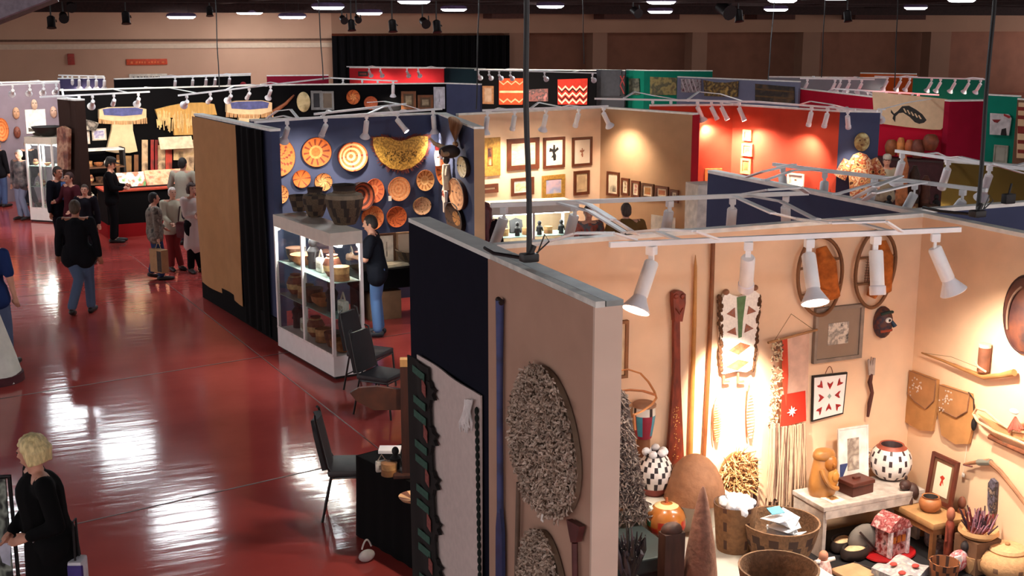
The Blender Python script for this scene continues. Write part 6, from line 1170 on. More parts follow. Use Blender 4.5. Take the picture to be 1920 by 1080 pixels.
# ------------------------------------------------------------------ far rows: textiles and frames
def zig(x0, x1, y, h, th, n=4): 
    up = [(x0 + (x1 - x0) * k / (2 * n), y + (h if k % 2 else 0)) for k in range(2 * n + 1)]; return up + [(x, yy + th) for x, yy in reversed(up)]
cloth_on(DT, ((936, 147), (983, 147), (980, 196), (936, 196)), (959, 171), mt('d8421c', rough=.95, var=.12), 'woven_rug', 'orange red woven rug with pale bands on the black wall', 'rug', (('pale_zigzag', mt('e8a078', rough=.95), [zig(937, 982, 151, 6, 2.5, 3), zig(937, 981, 184, 6, 3, 3)]), ('pale_band', mt('f0a880', rough=.95), [((937, 170), (982, 170), (982, 174), (937, 174))])))
cloth_on(DT, ((1046, 149), (1102, 147), (1101, 196), (1046, 196)), (1074, 172), mt('c83020', rough=.95, var=.12), 'woven_rug', 'red rug with cream and black chevrons on the black wall', 'rug', (('cream_zigzag', mt('f0d8b8', rough=.95), [zig(1047, 1101, 160, 7, 3.5), zig(1047, 1101, 172, 7, 4), zig(1047, 1101, 184, 7, 4)]), ('black_zigzag', mt('20100c', rough=.95), [zig(1047, 1101, 165, 7, 2.5), zig(1047, 1101, 179, 7, 2.5)])))
frame_on(DT, (905, 161, 926, 195), 'brown hide panel left of the orange red rug', WOODM, mt('9a7860', rough=.9), art('8a6a50', 'a88870', scale=5), .06, .03)
cloth_on(DT, ((990, 168), (1028, 166), (1028, 190), (990, 190)), (1009, 178), art('3a2422', '7a3a34', '2a1c1c', 'a8605c', scale=6), 'woven_rug', 'dark fringed weaving between the two bright rugs', 'rug')
cloth_on(GC, ((1119, 131), (1166, 131), (1163, 180), (1117, 180)), (1141, 156), mt('44444a', rough=.95, var=.1), 'grey_blanket', 'plain charcoal blanket right of the chevron rug', 'blanket')
cloth_on(GC, ((1163, 140), (1172, 140), (1172, 178), (1163, 178)), (1168, 160), BLK, 'beaded_strip', 'narrow black strip with red crossed lines beside the teal wall', 'wall hanging', [('red_cross', mt('a83838', rough=.9), [((1163, 142), (1165, 142), (1172, 158), (1172, 162)), ((1172, 142), (1170, 142), (1163, 160), (1163, 163)), ((1163, 160), (1165, 160), (1172, 176), (1170, 176))])])
cloth_on(TE1, ((1180, 147), (1199, 147), (1200, 178), (1180, 178)), (1190, 162), art('6a6a58', '3a3c34', '8a8a74', scale=5), 'small_weaving', 'small grey green weaving on the bright teal panel', 'weaving')
cloth_on(TE2, ((1219, 144), (1269, 146), (1268, 178), (1219, 178)), (1244, 161), art('6a5a34', '3a3c28', '8a7a44', '5a4a2c', scale=5), 'fringed_weaving', 'wide olive brown weaving on the teal far wall', 'weaving')
cloth_on(GB, ((1278, 147), (1315, 149), (1315, 174), (1278, 173)), (1296, 160), art('6a1828', 'a8a0a0', '4a1420', scale=12), 'red_weaving', 'red and white diamond weaving at the left of the pale wall', 'weaving', (('white_lines', mt('c8b8bc', rough=.9), [((1278 + 7 * k, 148), (1280 + 7 * k, 148), (1288 + 7 * k, 172), (1286 + 7 * k, 172)) for k in range(4)]),))
cloth_on(GB, ((1320, 150), (1340, 154), (1362, 155), (1385, 152), (1384, 182), (1322, 180)), (1352, 166), art('b08a3c', '3a2c1c', 'c8a450', scale=7), 'gold_weaving', 'gold and black blanket hanging on the pale blue grey wall', 'blanket')
cloth_on(GB, ((1417, 157), (1490, 163), (1490, 194), (1417, 190)), (1453, 176), art('4a3826', '2a2420', '6a5034', scale=3), 'brown_weaving', 'dark brown banded weaving near the crimson wall', 'blanket', (('tan_band', mt('6a5234', rough=.9), [((1418, 165), (1490, 171), (1490, 174), (1418, 168)), ((1418, 178), (1490, 184), (1490, 187), (1418, 181))]),))
for bx, lb, im in (((752, 171, 780, 205), 'brown framed picture with pale peak on the black wall', art('4a3a2a', 'a89878', '5a4a34', scale=2.5)), ((783, 178, 812, 206), 'lower brown framed picture with pale peak next to the white print', art('5a4430', 'a89878', '4a3826', scale=2.5))): frame_on(DK, bx, lb, mt('7a4a28', rough=.5), mt('5a4630', rough=.7), im, .06, .05)
frame_on(DK, (813, 163, 834, 204), 'tall white print with slim black mark on the black wall', mt('c8c8d0', rough=.6), mt('d8d8de', rough=.7), mt('d0d0d8', rough=.7), .05, .06, extra=(BLK, [[(-.2, .6), (0, .6), (.1, 0), (.35, -.3), (.2, -.7), (-.1, -.6), (.0, -.1)]]))
frame_on(DK, (583, 170, 604, 206), 'silver grey framed dark picture beside the ivory oval', mt('7a7a78', rough=.4), mt('1a1a1c', rough=.7), art('0c0c10', '24222a', scale=3), .06, .02)
frame_on(DK, (602, 171, 626, 206), 'grey brown framed plain panel on the black wall', mt('8a8884', rough=.4), mt('7a6a58', rough=.8), art('7a6a58', '6a5c4e', scale=3), .05, .02)
tray(DK, 662, 182, 13, 14, 'orange tray with dark swirl hanging on the black wall', 2, .06); tray(DK, 695, 193, 13, 13, 'plain orange tray lower right of the swirl tray', 3, .06, ('b85a34', 'a84c28', 'c46a40'))
b = MB(); b.ell((0, 0, .03), (.16, .24, .03), 0, 20, 10); tag(b.build('ivory_oval', art('c8b078', 'e0cc98', '8a7448', scale=4), None, DK.at(569, 191, .01)), 'ivory coloured oval shell hanging on the black wall', 'shell')
b = MB(); b.tube([(-.34, -.22, .05), (.0, .0, .06), (.20, .20, .05)], [.06, .04, .02], 8); tag(b.build('wooden_club', mt('8a4c2c', rough=.6, var=.3), None, DK.at(536, 194, .05)), 'slanted reddish wooden club left of the ivory oval', 'club')
b = MB(); b.lathe([(.15, 0), (.26, .2), (.22, .4), (.15, .5)], 18); p = DK.pt(DK.uv(740, 200)[0], 0, .3)
frame_on(FR, (672, 134, 690, 143), 'tiny dark framed picture on the far red wall', BLK, mt('8a3a34'), art('4a1c1c', '7a3a30', scale=4), .05, .02)
b = MB(); b.lathe([(.04, 0), (.10, .03), (.10, .05), (.03, .07)], 16); tag(b.build('small_tray', mt('8a1c28', rough=.7), None, FD.at(455, 160, .02)), 'small crimson tray far behind the fringed shirt', 'tray')
# ------------------------------------------------------------------ buckskin clothing booth
def dress(x, yt, yb, w_, label, W=BK, cut=None, out=.05):
    c = (x, (yt + yb) / 2); t = thing('buckskin_dress', label, 'dress', W.at(*c, out), 'buckskin dresses with blue beaded yokes'); z = W.uv(*c, out); q = lambda a, b_: (W.uv(a, b_, out)[0] - z[0], W.uv(a, b_, out)[1] - z[1])
    H_ = yb - yt; hw = w_ / 2
    b = MB(); b.prism([q(*s_) for s_ in ((x - hw * .42, yt + H_ * .16), (x + hw * .42, yt + H_ * .16), (x + hw * .44, yt + H_ * .5), (x + hw * .64, yb - 3), (x + hw * .3, yb), (x - hw * .3, yb), (x - hw * .68, yb - 3), (x - hw * .46, yt + H_ * .5))], -.02, .10); b.build('skirt', mt('d6bc94', rough=.9, var=.10, scale=5), t)
    b = MB(); b.prism([q(*s_) for s_ in ((x - hw, yt + 5), (x - hw * .6, yt + 1), (x + hw * .6, yt), (x + hw, yt + 4), (x + hw, yt + 20), (x + hw * .5, yt + 26), (x - hw * .5, yt + 26), (x - hw, yt + 22))], -.02, .12); yk = b.build('yoke', mt('d8b890', rough=.9, var=.1), t)
    b = MB(); b.prism([q(*s_) for s_ in ((x - hw * .86, yt + 4), (x - hw * .5, yt + 2), (x + hw * .55, yt + 1), (x + hw * .86, yt + 4), (x + hw * .8, yt + 14), (x, yt + 17), (x - hw * .8, yt + 15))], .115, .13); b.build('blue_beadwork', mt('4a4e80', rough=.8, var=.25, scale=10), yk, smooth=False)
    b = MB()
    for k in range(30): a = x - hw + w_ * k / 29; y_ = yt + 22 - 2 * abs(k - 15) / 15; p0 = q(a, y_); p1 = q(a + random.uniform(-2, 2), y_ + 11); b.tube([(*p0, .10), (*p1, .11)], .02, 4)
    b.build('fringe', mt('b88c60', rough=.9), t); return t
dress(228, 200, 286, 88, 'long pale buckskin dress with blue beaded yoke, hanging at the left'); dress(465, 188, 262, 84, 'second buckskin dress with blue yoke, behind the aisle partition top')
c = (342, 222); t = thing('fringed_shirt', 'golden fringed hide shirt hanging between the two dresses', 'shirt', BK.at(*c, .05)); z_ = BK.uv(*c, .05)
def sp_(x, y): a = BK.uv(x, y, .05); return a[0] - z_[0], a[1] - z_[1]
b = MB(); b.prism([sp_(*q) for q in ((318, 198), (345, 193), (380, 192), (400, 195), (405, 215), (380, 214), (370, 220), (366, 252), (325, 253), (324, 220), (296, 222), (290, 205))], -.02, .08); b.build('body', mt('c89a54', rough=.9, var=.15, scale=6, stretch=(4, .5, 1)), t)
for (xa_, xb_) in ((292, 328), (329, 366)):
  b = MB()
  for k in range(34): x = random.uniform(xa_, xb_); y0 = random.uniform(205, 225); b.tube([(*sp_(x, y0), .085), (*sp_(x + random.uniform(-3, 3), y0 + random.uniform(14, 26)), .09)], .014, 4)
  b.build('fringe', mt('d8b478', rough=.9, var=.2), t)
# hanging strips, shelf unit, counter, boxes
k = 0
for x, y0, y1, w_, hx in ((240, 292, 340, 12, 'b88a54'), (271, 262, 342, 11, 'c89a6c'), (285, 262, 330, 6, 'a82c28'), (293, 262, 330, 6, '8a2020'), (302, 272, 330, 14, '3a2c28'), (316, 272, 330, 12, 'c84834'), (334, 262, 300, 18, 'e0c490'), (353, 262, 320, 20, 'a88a50'), (255, 290, 340, 8, '8a5a34'), (222, 290, 330, 8, '9a6a3c')):
    cloth_on(BK, ((x - w_ / 2, y0), (x + w_ / 2, y0), (x + w_ / 2, y1), (x - w_ / 2, y1)), (x, (y0 + y1) / 2), art(hx, 'd8b890' if k % 3 == 1 else hx, '4a2c20', scale=4), 'hanging_sash', ('tan sash under the left buckskin dress', 'long pale sash right of the left dress', 'thin red sash on the black wall', 'second thin dark red sash on the black wall', 'dark grey sash beside the red ones', 'short coral red sash above the counter', 'bright cream hanging under the fringed shirt', 'olive hanging next to the cream one', 'narrow brown sash under the left dress', 'leftmost narrow brown sash under the dress')[k], 'sash', out=.02 + .0); k += 1
b = MB(); b.box(.75, .03, .30, (0, 0, 0), 0, 0, Matrix.Rotation(-.5, 3, 'X')); o = tag(b.build('lit_panel', mt('d8c4a4', rough=.7), None, BK.at(330, 268, .3) @ Matrix.Rotation(-math.pi / 2, 4, 'X')), 'bright slanted pale canopy under the fringed shirt', 'canopy')
pc = az(290, 415, .0); uB = BK.u; nB = BK.n
MT = lambda p_: Matrix(((uB.x, -nB.x, 0, p_.x), (uB.y, -nB.y, 0, p_.y), (0, 0, 1, 0), (0, 0, 0, 1)))
p = az(205, 447, 0); q_ = az(372, 440, 0); Lc = (q_ - p).length; t = thing('draped_table', 'black draped counter with red base below the buckskin clothes', 'table', MT(p)); zc = .98
b = MB(); b.box(Lc, .9, zc - .30, (Lc / 2, .45, .28 + (zc - .30) / 2)); b.build('black_drape', BLACK, t, smooth=False); b = MB(); b.box(Lc + .05, .95, .28, (Lc / 2, .45, .14)); b.build('red_base', fabric('8a1418'), t, smooth=False); b = MB(); b.box(Lc + .06, .98, .03, (Lc / 2, .45, zc)); b.build('top_cloth', mt('a83c24', rough=.9, var=.2), t, smooth=False)
for i, (fx_, kind, lb) in enumerate(((.18, 3, 'pale beaded pouch at the left of the black draped counter'), (.385, 0, 'dark basket on the black draped counter'), (.93, 4, 'striped jar by the man in grey'))): good(kind, MT(p) @ Matrix.Translation((Lc * fx_, .66, zc + .016)), 1.3, lb, None)
def slant(px, py, w_, h_, mat, label, name='slanted_tray'):
    u_ = (az(px, py, zc) - p).dot(uB); t_ = thing(name, label, 'tray', MT(p) @ Matrix.Translation((u_, .25, zc + .016))); b = MB(); b.box(w_, .04, h_, (0, .12, h_ * .48), 0, 0, Matrix.Rotation(-.6, 3, 'X')); b.build('face', mat, t_, smooth=False); b = MB(); b.box(w_, .3, .03, (0, .15, .015)); b.build('foot', BLK, t_, smooth=False); return t_
slant(243, 352, .62, .34, art('6a9a54', 'e8e4d4', 'c85a4c', '4a8a4a', scale=6), 'slanted tray of green and white beadwork on the counter'); slant(297, 344, .78, .36, art('e8784c', 'f0b08c', 'c84838', scale=7), 'slanted tray of coral red beadwork on the counter')
p2 = az(150, 432, 0); q2_ = az(205, 430, 0); t = thing('goods_shelf', 'open shelf of small wares left of the man in the dark cap', 'shelf unit', MT(p2)); Ls = 1.05
for s_ in (0, Ls): b = MB(); b.box(.05, .4, 1.75, (s_, .2, .875)); b.build('upright', BLK, t, smooth=False)
for zz in (.25, .62, .98, 1.34, 1.72): b = MB(); b.box(Ls, .42, .03, (Ls / 2, .2, zz)); b.build('shelf_board', mt('5a3a24' if zz < 1.6 else 'd8d0c8', rough=.6), t, smooth=False)
for zi, zz in enumerate((.265, .635, .995, 1.355)):
    for i in range(5): good((i * 2 + zi) % 6, MT(p2) @ Matrix.Translation((.14 + .19 * i, .15 + .06 * (i % 2), zz)), .85, '%s on the %s board of the open wares shelf, %s from the left' % (GOODS[(i * 2 + zi) % 6], ('lowest', 'second', 'third', 'highest')[zi], ORD[i]), 'wares on the open shelf')
for bx, im, lb in (((172, 241, 199, 263), art('d8d0dc', '8a84b0', 'e0d8d0', scale=7), 'white sheet with violet figures above the wares shelf'), ((148, 246, 168, 270), art('5a3424', '8a5a40', 'c8a890', scale=7), 'dark brown hanging photo above the wares shelf')): frame_on(BK, bx, lb, mt('c8b8a8', rough=.7), mt('d8d0d0', rough=.7), im, .03, .02)
b = MB(); b.prism([(-.25, -.1), (.2, -.15), (.28, .02), (-.1, .14)], 0, .2); tag(b.build('fur_bonnet', art('e0d4c0', '2a201c', 'd8c8b8', scale=3), None, BK.at(158, 232, .08)), 'white and black fur bonnet high left on the black wall', 'bonnet')
cloth_on(BK2, ((112, 240), (122, 236), (134, 242), (133, 318), (113, 316)), (123, 278), art('6a3020', 'c89878', '8a4a34', '3a1a14', scale=4), 'beaded_garment', 'tall red and tan beaded garment on the brown post panel', 'garment', out=.06, th=.06)
# ------------------------------------------------------------------ lilac wall
frame_on(LW, (48, 205, 86, 250), 'bright white poster with dark hills on the lilac wall', mt('f0ece8', rough=.6), mt('f6f2ee', rough=.6), mt('f4f0ec', rough=.6), .03, .02, extra=(mt('5a5048'), [[(-1, -1), (1, -1), (1, -.75), (.4, -.7), (.0, -.55), (-.4, -.75), (-1, -.6)]]))
for i, (x, y, s_, hx, lb) in enumerate(((30, 212, 1, 'c89878', 'tan mask at the left of the white poster'), (64, 196, .9, 'd8b8a0', 'small pale mask above the white poster'), (100, 210, 1, 'c8a08c', 'pale mask right of the white poster'), (32, 248, 1, '7a4030', 'reddish mask below the tan one at the left'), (103, 245, 1, '6a5444', 'dark mask under the pale one beside the post panel'))):
    t = thing('wall_mask', lb, 'mask', LW.at(x, y, .01), 'masks around the white poster'); b = MB(); b.ell((0, 0, .03), (.085 * s_, .15 * s_, .07), 0, 14, 10); b.build('face', mt(hx, rough=.6, var=.2), t); b = MB(); b.ell((0, 0, .10), (.015, .04, .025)); b.build('nose', mt(hx, rough=.6, var=.2), t)
    for sx in (-1, 1): b = MB(); b.ell((sx * .035 * s_, .04, .088), (.018, .010, .010)); b.build('eye', DKB, t)
tray(LW, 3, 243, 13, 22, 'large glowing orange tray at the left edge on the lilac wall', 3, .08, ('e07838', 'c85a28', 'f09858'))
pL = az(58, 415, 0); pR = az(108, 418, 0); uL_ = (pR - pL).normalized(); vL_ = Vector((-uL_.y, uL_.x, 0))
CASE3, CM3, CZ3 = showcase(pL, uL_, vL_, (pR - pL).length, .6, 1.92, 'glass showcase of pale wares under the white poster', 1)
for zi in range(3):
    for i in range(4): kd = (0, 3, 4, 3, 1, 2)[(i + zi) % 6]; good(kd, CM3 @ Matrix.Translation((.10 + .16 * i, .2, CZ3[zi] + .006)), .62, '%s on the %s shelf of the pale wares showcase, %s from the left' % (GOODS[kd], SHN[zi], ORD[i]), 'wares in the left showcase')
b = MB(); b.lathe([(.12, 0), (.28, .10), (.36, .22), (.34, .22), (.2, .08)], 22); tag(b.build('wooden_bowl', mt('1c1412', rough=.6), None, CM3 @ Matrix.Translation((.42, .3, 1.921))), 'large black bowl on top of the left showcase', 'bowl')
b = MB(); b.ell((0, 0, .07), (.22, .14, .07)); tag(b.build('fur_roll', mt('4a3c30', rough=.95, var=.3), None, CM3 @ Matrix.Translation((-.05 + .18, .32, 1.921)) @ Matrix.Scale(.6, 4)), 'brown fur roll beside the large black bowl', 'fur')
# olive wall equipment
b = MB(); b.box(.10, .06, .08, (0, 0, .04), bev=.01); b.tube([(0, 0, .08), (.02, 0, .16)], .01, 6); tag(b.build('junction_box', BLK, None, T(az(1890, 382, 3.0) * 1 + Vector((0, 0, .001)))), 'small black junction box on top of the dull blue partition', 'box')
# ------------------------------------------------------------------ people
def capsules(caps):
    b = MB()
    for a, c, r0, r1 in caps:
        a, c = Vector(a), Vector(c); d = c - a; L = d.length
        if L < 1e-5: b.ell(a, (r0, r0, r0), 0, 12, 8); continue
        n = 6; d /= L; pts = []; rs = []
        for k in range(5): t_ = k / 4; an = math.pi / 2 * (1 - t_); pts.append(a - d * r0 * math.sin(an)); rs.append(max(r0 * math.cos(an), .002))
        for k in range(5): t_ = k / 4; an = math.pi / 2 * t_; pts.append(c + d * r1 * math.sin(an)); rs.append(max(r1 * math.cos(an), .002))
        b.tube(pts, rs, 12)
    return b
def blob(name, b, mat, parent, voxel=.012, smooth=4):
    """union of overlapping solids -> one continuous smooth surface"""
    o = b.build('tmp', mat, None); m = o.modifiers.new('r', 'REMESH'); m.mode = 'VOXEL'; m.voxel_size = voxel
    s_ = o.modifiers.new('s', 'SMOOTH'); s_.factor = .5; s_.iterations = smooth
    dg = bpy.context.evaluated_depsgraph_get(); dg.update(); me = bpy.data.meshes.new_from_object(o.evaluated_get(dg)); bpy.data.objects.remove(o)
    me.name = name; me.materials.clear(); me.materials.append(mat); me.polygons.foreach_set('material_index', [0] * len(me.polygons)); me.polygons.foreach_set('use_smooth', [True] * len(me.polygons)); me.update()
    r = bpy.data.objects.new(name, me); C.objects.link(r); r.parent = parent; return r
SKIN = mt('c89078', rough=.55, var=.06); SKIN2 = mt('a86c54', rough=.55, var=.06)
def person(p, face, label, Ht=1.74, top='14141c', legs='3c4c68', hair='2a1c14', hairkind='short', coat=0, sleeves=1.0, arms=((.12, .02, -.05), (.12, .02, -.05)), elbows=None, hands=None, stride=.0, lean=0.0, head_turn=0.0, head_tilt=0.0, skin=None, vox=.013, topmat=None, legmat=None, cut=None, hat=None, name='person', wide=1.0, skirt=False, shoe='1a1414', seated=False, legs_on=True, hairmat=None):
    """face: world direction the person looks; arms given as hand targets in body space (x right, y front, z up) for a 1.74 m body"""
    s = Ht / 1.74; f = Vector((face[0], face[1], 0)).normalized(); rt = Vector((f.y, -f.x, 0))
    M = Matrix(((rt.x * s, f.x * s, 0, p[0]), (rt.y * s, f.y * s, 0, p[1]), (0, 0, s, p[2] if len(p) > 2 else 0), (0, 0, 0, 1)))
    t = thing(name, label, 'person', M); sk = skin or SKIN; V = Vector
    hipz = .93; shz = 1.42; W_ = wide
    lo = V((0, lean, 0))
    hip = {1: V((.095 * W_, 0, hipz)), -1: V((-.095 * W_, 0, hipz))}
    knee, ank, toe = {}, {}, {}
    for sd in (1, -1):
        st = stride * sd; ank[sd] = V((.10, st * .5 - (.03 if st < 0 else 0), .09 + (.05 if st < -.1 else 0))); knee[sd] = (hip[sd] + ank[sd]) / 2 + V((0, .04 + abs(st) * .05, .02)); toe[sd] = V((.12 * sd, ank[sd].y + .16, .035)); ank[sd].x = .10 * sd
    if seated:
        for sd in (1, -1): knee[sd] = V((.12 * sd, .42, hipz - .02)); ank[sd] = V((.12 * sd, .40, hipz - .45)); toe[sd] = V((.12 * sd, .56, hipz - .5))
    sh = {1: V((.185 * W_, lean, shz)), -1: V((-.185 * W_, lean, shz))}
    HD = hands or {1: (.27, .05, .80), -1: (-.27, .05, .80)}
    el, wr = {}, {}
    for sd in (1, -1):
        h_ = V(HD[sd]); d = h_ - sh[sd]; mid = (sh[sd] + h_) / 2; L = d.length; half = .295; off = math.sqrt(max(half * half - (L / 2) ** 2, .0004)); ax = V((sd * .55, -.8, -.25)); ax = (ax - d.normalized() * ax.dot(d.normalized())).normalized()
        el[sd] = mid + ax * off; wr[sd] = h_ - (h_ - el[sd]).normalized() * .09
    neck = V((0, lean * 1.05, 1.46)); hc = V((0, lean * 1.15 + .02, 1.615))
    RH = Matrix.Rotation(head_turn, 3, 'Z') @ Matrix.Rotation(head_tilt, 3, 'X')
    hp = lambda x, y, z: hc + RH @ V((x, y, z))
    caps = [((0, 0, .96), (0, lean * .5, 1.12), .135 * W_, .125 * W_), ((0, lean * .5, 1.12), (0, lean, 1.30), .125 * W_, .14 * W_), (sh[1] * .8 + V((0, lean * .2, .27)), sh[-1] * .8 + V((0, lean * .2, .27)), .075, .075), (neck - V((0, 0, .05)), hc - V((0, 0, .05)), .056, .052)]
    for sd in (1, -1):
        caps += [(sh[sd], el[sd], .052, .042), (el[sd], wr[sd], .042, .028), (sh[sd] * .85 + V((0, lean * .15, shz * .15)), sh[sd], .07, .055)]
        caps += [(hip[sd], knee[sd], .088 * W_, .058), (knee[sd], ank[sd], .057, .04), (ank[sd] + V((0, -.03, -.03)), toe[sd], .042, .034)]
    b = capsules(caps)
    b.ell(hc, (.073, .092, .112), 0, 18, 14, RH); b.ell(hp(0, .03, -.055), (.052, .062, .06), 0, 14, 10, RH)           # skull, jaw
    b.tube([hp(0, .088, .02), hp(0, .108, -.018), hp(0, .09, -.028)], [.009, .016, .010], 8)                            # nose
    for sd in (1, -1): b.ell(hp(.074 * sd, -.005, -.005), (.012, .02, .032), 0, 8, 6, RH); b.ell(hp(.03 * sd, .083, .035), (.024, .012, .009), 0, 8, 6, RH)
    b.tube([hp(-.022, .092, -.058), hp(0, .097, -.057), hp(.022, .092, -.058)], .008, 6)                              # lips
    for sd in (1, -1):                                                                                                 # palms, five fingers
        d = (V(HD[sd]) - el[sd]).normalized(); side = d.cross(V((0, 1, 0.2))); side = side.normalized() if side.length > .1 else V((1, 0, 0)); nrm = side.cross(d); w0 = wr[sd]
        b.tube([w0, w0 + d * .04, w0 + d * .085], [.027, .036, .034], 10, flat=.62)
        for k, (o_, l_) in enumerate(((-.028, .058), (-.010, .072), (.010, .068), (.027, .052))):
            q = w0 + d * .085 + side * o_; b.tube([q - d * .015, q + d * l_ * .5 + nrm * .008, q + d * l_ * .9 + nrm * .026], [.0105, .0095, .0075], 7)
        th_ = -1 if sd > 0 else 1; q = w0 + d * .03 + side * .028 * th_; b.tube([q, q + d * .03 + side * .022 * th_, q + d * .06 + side * .022 * th_ + nrm * .012], [.013, .011, .008], 7)
    body = blob('body', b, sk, t, min(vox, .0095), 3)
    b = MB()
    for sd in (1, -1): b.ell(hp(.030 * sd, .0905, .022), (.011, .006, .007), 0, 8, 6, RH)
    b.build('eyes', mt('1c1614', rough=.3), t); b = MB(); b.tube([hp(-.02, .101, -.058), hp(0, .106, -.057), hp(.02, .101, -.058)], .004, 6); b.build('mouth', mt('8a4038', rough=.5), t)
    # clothes
    tm = topmat or fabric(top); lm = legmat or fabric(legs)
    g = .02; caps = [((0, 0, .94), (0, lean * .5, 1.12), .148 * W_ + g * .5, .138 * W_ + g * .3), ((0, lean * .5, 1.12), (0, lean, 1.31), .138 * W_ + g * .3, .150 * W_), (sh[1] * .72 + V((0, lean * .2, .365)), sh[-1] * .72 + V((0, lean * .2, .365)), .085, .085), (neck - V((0, 0, .06)), neck - V((0, -.0, .03)), .075, .066)]
    for sd in (1, -1):
        caps += [(sh[sd], el[sd], .068, .06), (sh[sd] * .8 + V((0, lean * .15, shz * .2 - .01)), sh[sd] - V((0, 0, .02)), .078, .068)]
        if sleeves > .5: caps += [(el[sd], el[sd].lerp(wr[sd], .92), .06, .046)]
        else: caps[-2] = (sh[sd], sh[sd].lerp(el[sd], .75), .07, .068)
    if coat: caps += [((.0, -.01, .95), (0, -.02, hipz - coat), .165 * W_, .185 * W_), ((.07, 0, .9), (.10, .0, hipz - coat), .11, .12), ((-.07, 0, .9), (-.10, 0, hipz - coat), .11, .12)]
    else: caps += [((sx * .075 * W_, 0, .98), (sx * .085 * W_, 0, .86 if Ht > 1.5 else .88), .118 * W_, .135 * W_) for sx in (-1, 1)]
    blob('coat' if coat else 'shirt', capsules(caps), tm, t, vox + .003, 4)
    if legs_on:
        caps = [((-.05, 0, .95), (.05, 0, .95), .135 * W_, .135 * W_)]
        for sd in (1, -1): caps += [(hip[sd], knee[sd], .105 * W_, .078), (knee[sd], ank[sd] + V((0, 0, .03)), .078, .07)]
        if skirt: caps += [((0, 0, .9), (0, 0, .35), .16, .24)]
        blob('skirt' if skirt else 'trousers', capsules(caps), lm, t, vox + .003, 4)
        for sd in (1, -1): blob('shoe', capsules([(ank[sd] + V((0, -.045, -.045)), toe[sd] + V((0, .01, 0)), .05, .042), (toe[sd], toe[sd] + V((0, .06, -.002)), .044, .034)]), mt(shoe, rough=.5), t, vox + .003, 2)
    # hair
    hm = hairmat or mt(hair, rough=.7, var=.35, scale=40, stretch=(1, 1, .25), bump=.3)
    if hairkind != 'none':
        b = MB(); b.ell(hp(0, -.012, .022), (.084, .100, .104), 0, 18, 12, RH); b.ell(hp(0, -.045, -.02), (.078, .065, .075), 0, 14, 10, RH)
        if hairkind == 'bob':
            for k in range(26): a = k / 26 * 4.4 - .65; q = hp(.082 * math.cos(a), -.02 - .092 * math.sin(a) * (1 if math.sin(a) > 0 else .6), .0); b.tube([hp(.05 * math.cos(a), -.05 * math.sin(a), .09), q, q + V((random.uniform(-.012, .012), random.uniform(-.012, .012), -.085))], [.032, .034, .016], 8)
            for k in range(70): a = random.uniform(0, 6.28); e_ = random.uniform(-.3, 1.3); b.ell(hp(.088 * math.cos(a) * math.cos(e_), -.015 - .088 * math.sin(a) * math.cos(e_), .03 + .09 * math.sin(e_)), (.026, .026, .02), 0, 7, 5)
        if hairkind == 'long':
            for k in range(24): a = k / 23 * 3.6 - .25; q = hp(.085 * math.cos(a), -.02 - .09 * math.sin(a), .0); b.tube([hp(.04 * math.cos(a), -.05 * math.sin(a), .095), q, q + V((0, -.03, -.2)), q * .96 + V((random.uniform(-.03, .03), -.05, -.40))], [.03, .034, .04, .018], 8)
        h = blob('hair', b, hm, t, .009 if hairkind in ('bob',) else .012, 1 if hairkind == 'bob' else 2)
        # keep the face free of hair
        bm = bmesh.new(); bm.from_mesh(h.data); inv = RH.inverted(); kill = [v for v in bm.verts if (lambda q: q.y > .045 and q.z < .062 and abs(q.x) < .07)(inv @ (v.co - hc))]; bmesh.ops.delete(bm, geom=kill, context='VERTS'); bm.to_mesh(h.data); bm.free()
    if hat:
        b = MB(); b.T = Matrix.Translation(hp(0, 0, .05)) @ RH.to_4x4(); b.lathe([(.092, 0), (.098, .03), (.09, .075), (.05, .10), (.01, .105)], 20, sx=.92, sy=1.08)
        b.prism([(-.07, .06), (-.06, .15), (0, .175), (.06, .15), (.07, .06)], .0, .014); b.build('cap', mt(hat, rough=.8), t)
    t['hc'] = 0; del t['hc']
    return t, M
right = Vector((math.cos(YAW), -math.sin(YAW), 0)); away = Vector((math.sin(YAW), math.cos(YAW), 0))
def dirv(r_, a_): return right * r_ + away * a_
def floorpt(px, py): return az(px, py, 0)
def hgt(px, foot, head): p = az(px, foot, 0); return ztop(p, head)
# blond woman, lower left, seen from behind and to her right, looking left and down
p = az(60, 1175, 0); hz = 1.66
ph = EYE + ray(76, 812) * 1; k = (1.68 - H) / (ph - EYE).z; pw = EYE + (ph - EYE) * k
t, M = person((pw.x, pw.y), dirv(-1, -.62), 'blond woman in a long black coat reaching her hands forward', 1.68, '08080a', '0a0a0c', 'd8c088', 'bob', coat=.42, hands={1: (.02, .30, .98), -1: (-.16, .24, 1.04)}, vox=.010, lean=.04, head_tilt=-.22, head_turn=-.55, wide=1.12, hairmat=mt('d9c48e', rough=.6, var=.25, scale=50, stretch=(1, 1, .25), bump=.5))
b = MB(); b.tube([(-.215 + .0, .12, 1.06), (-.18, .14, 1.09), (-.145, .15, 1.06), (-.18, .14, 1.02)], .008, 7, closed=True); b.build('bracelet', mt('d8d4d8', rough=.3, metal=.6), t)
b = MB(); b.prism([(-.05, 0), (.05, 0), (.02, -.16), (-.03, -.2)], -.006, .006); b.build('cuff_lace', mt('b8bccc', rough=.9), t, Matrix.Translation((.05, .30, .98)) @ Matrix.Rotation(math.pi / 2, 4, 'Z') @ Matrix.Rotation(math.pi / 2, 4, 'X'))
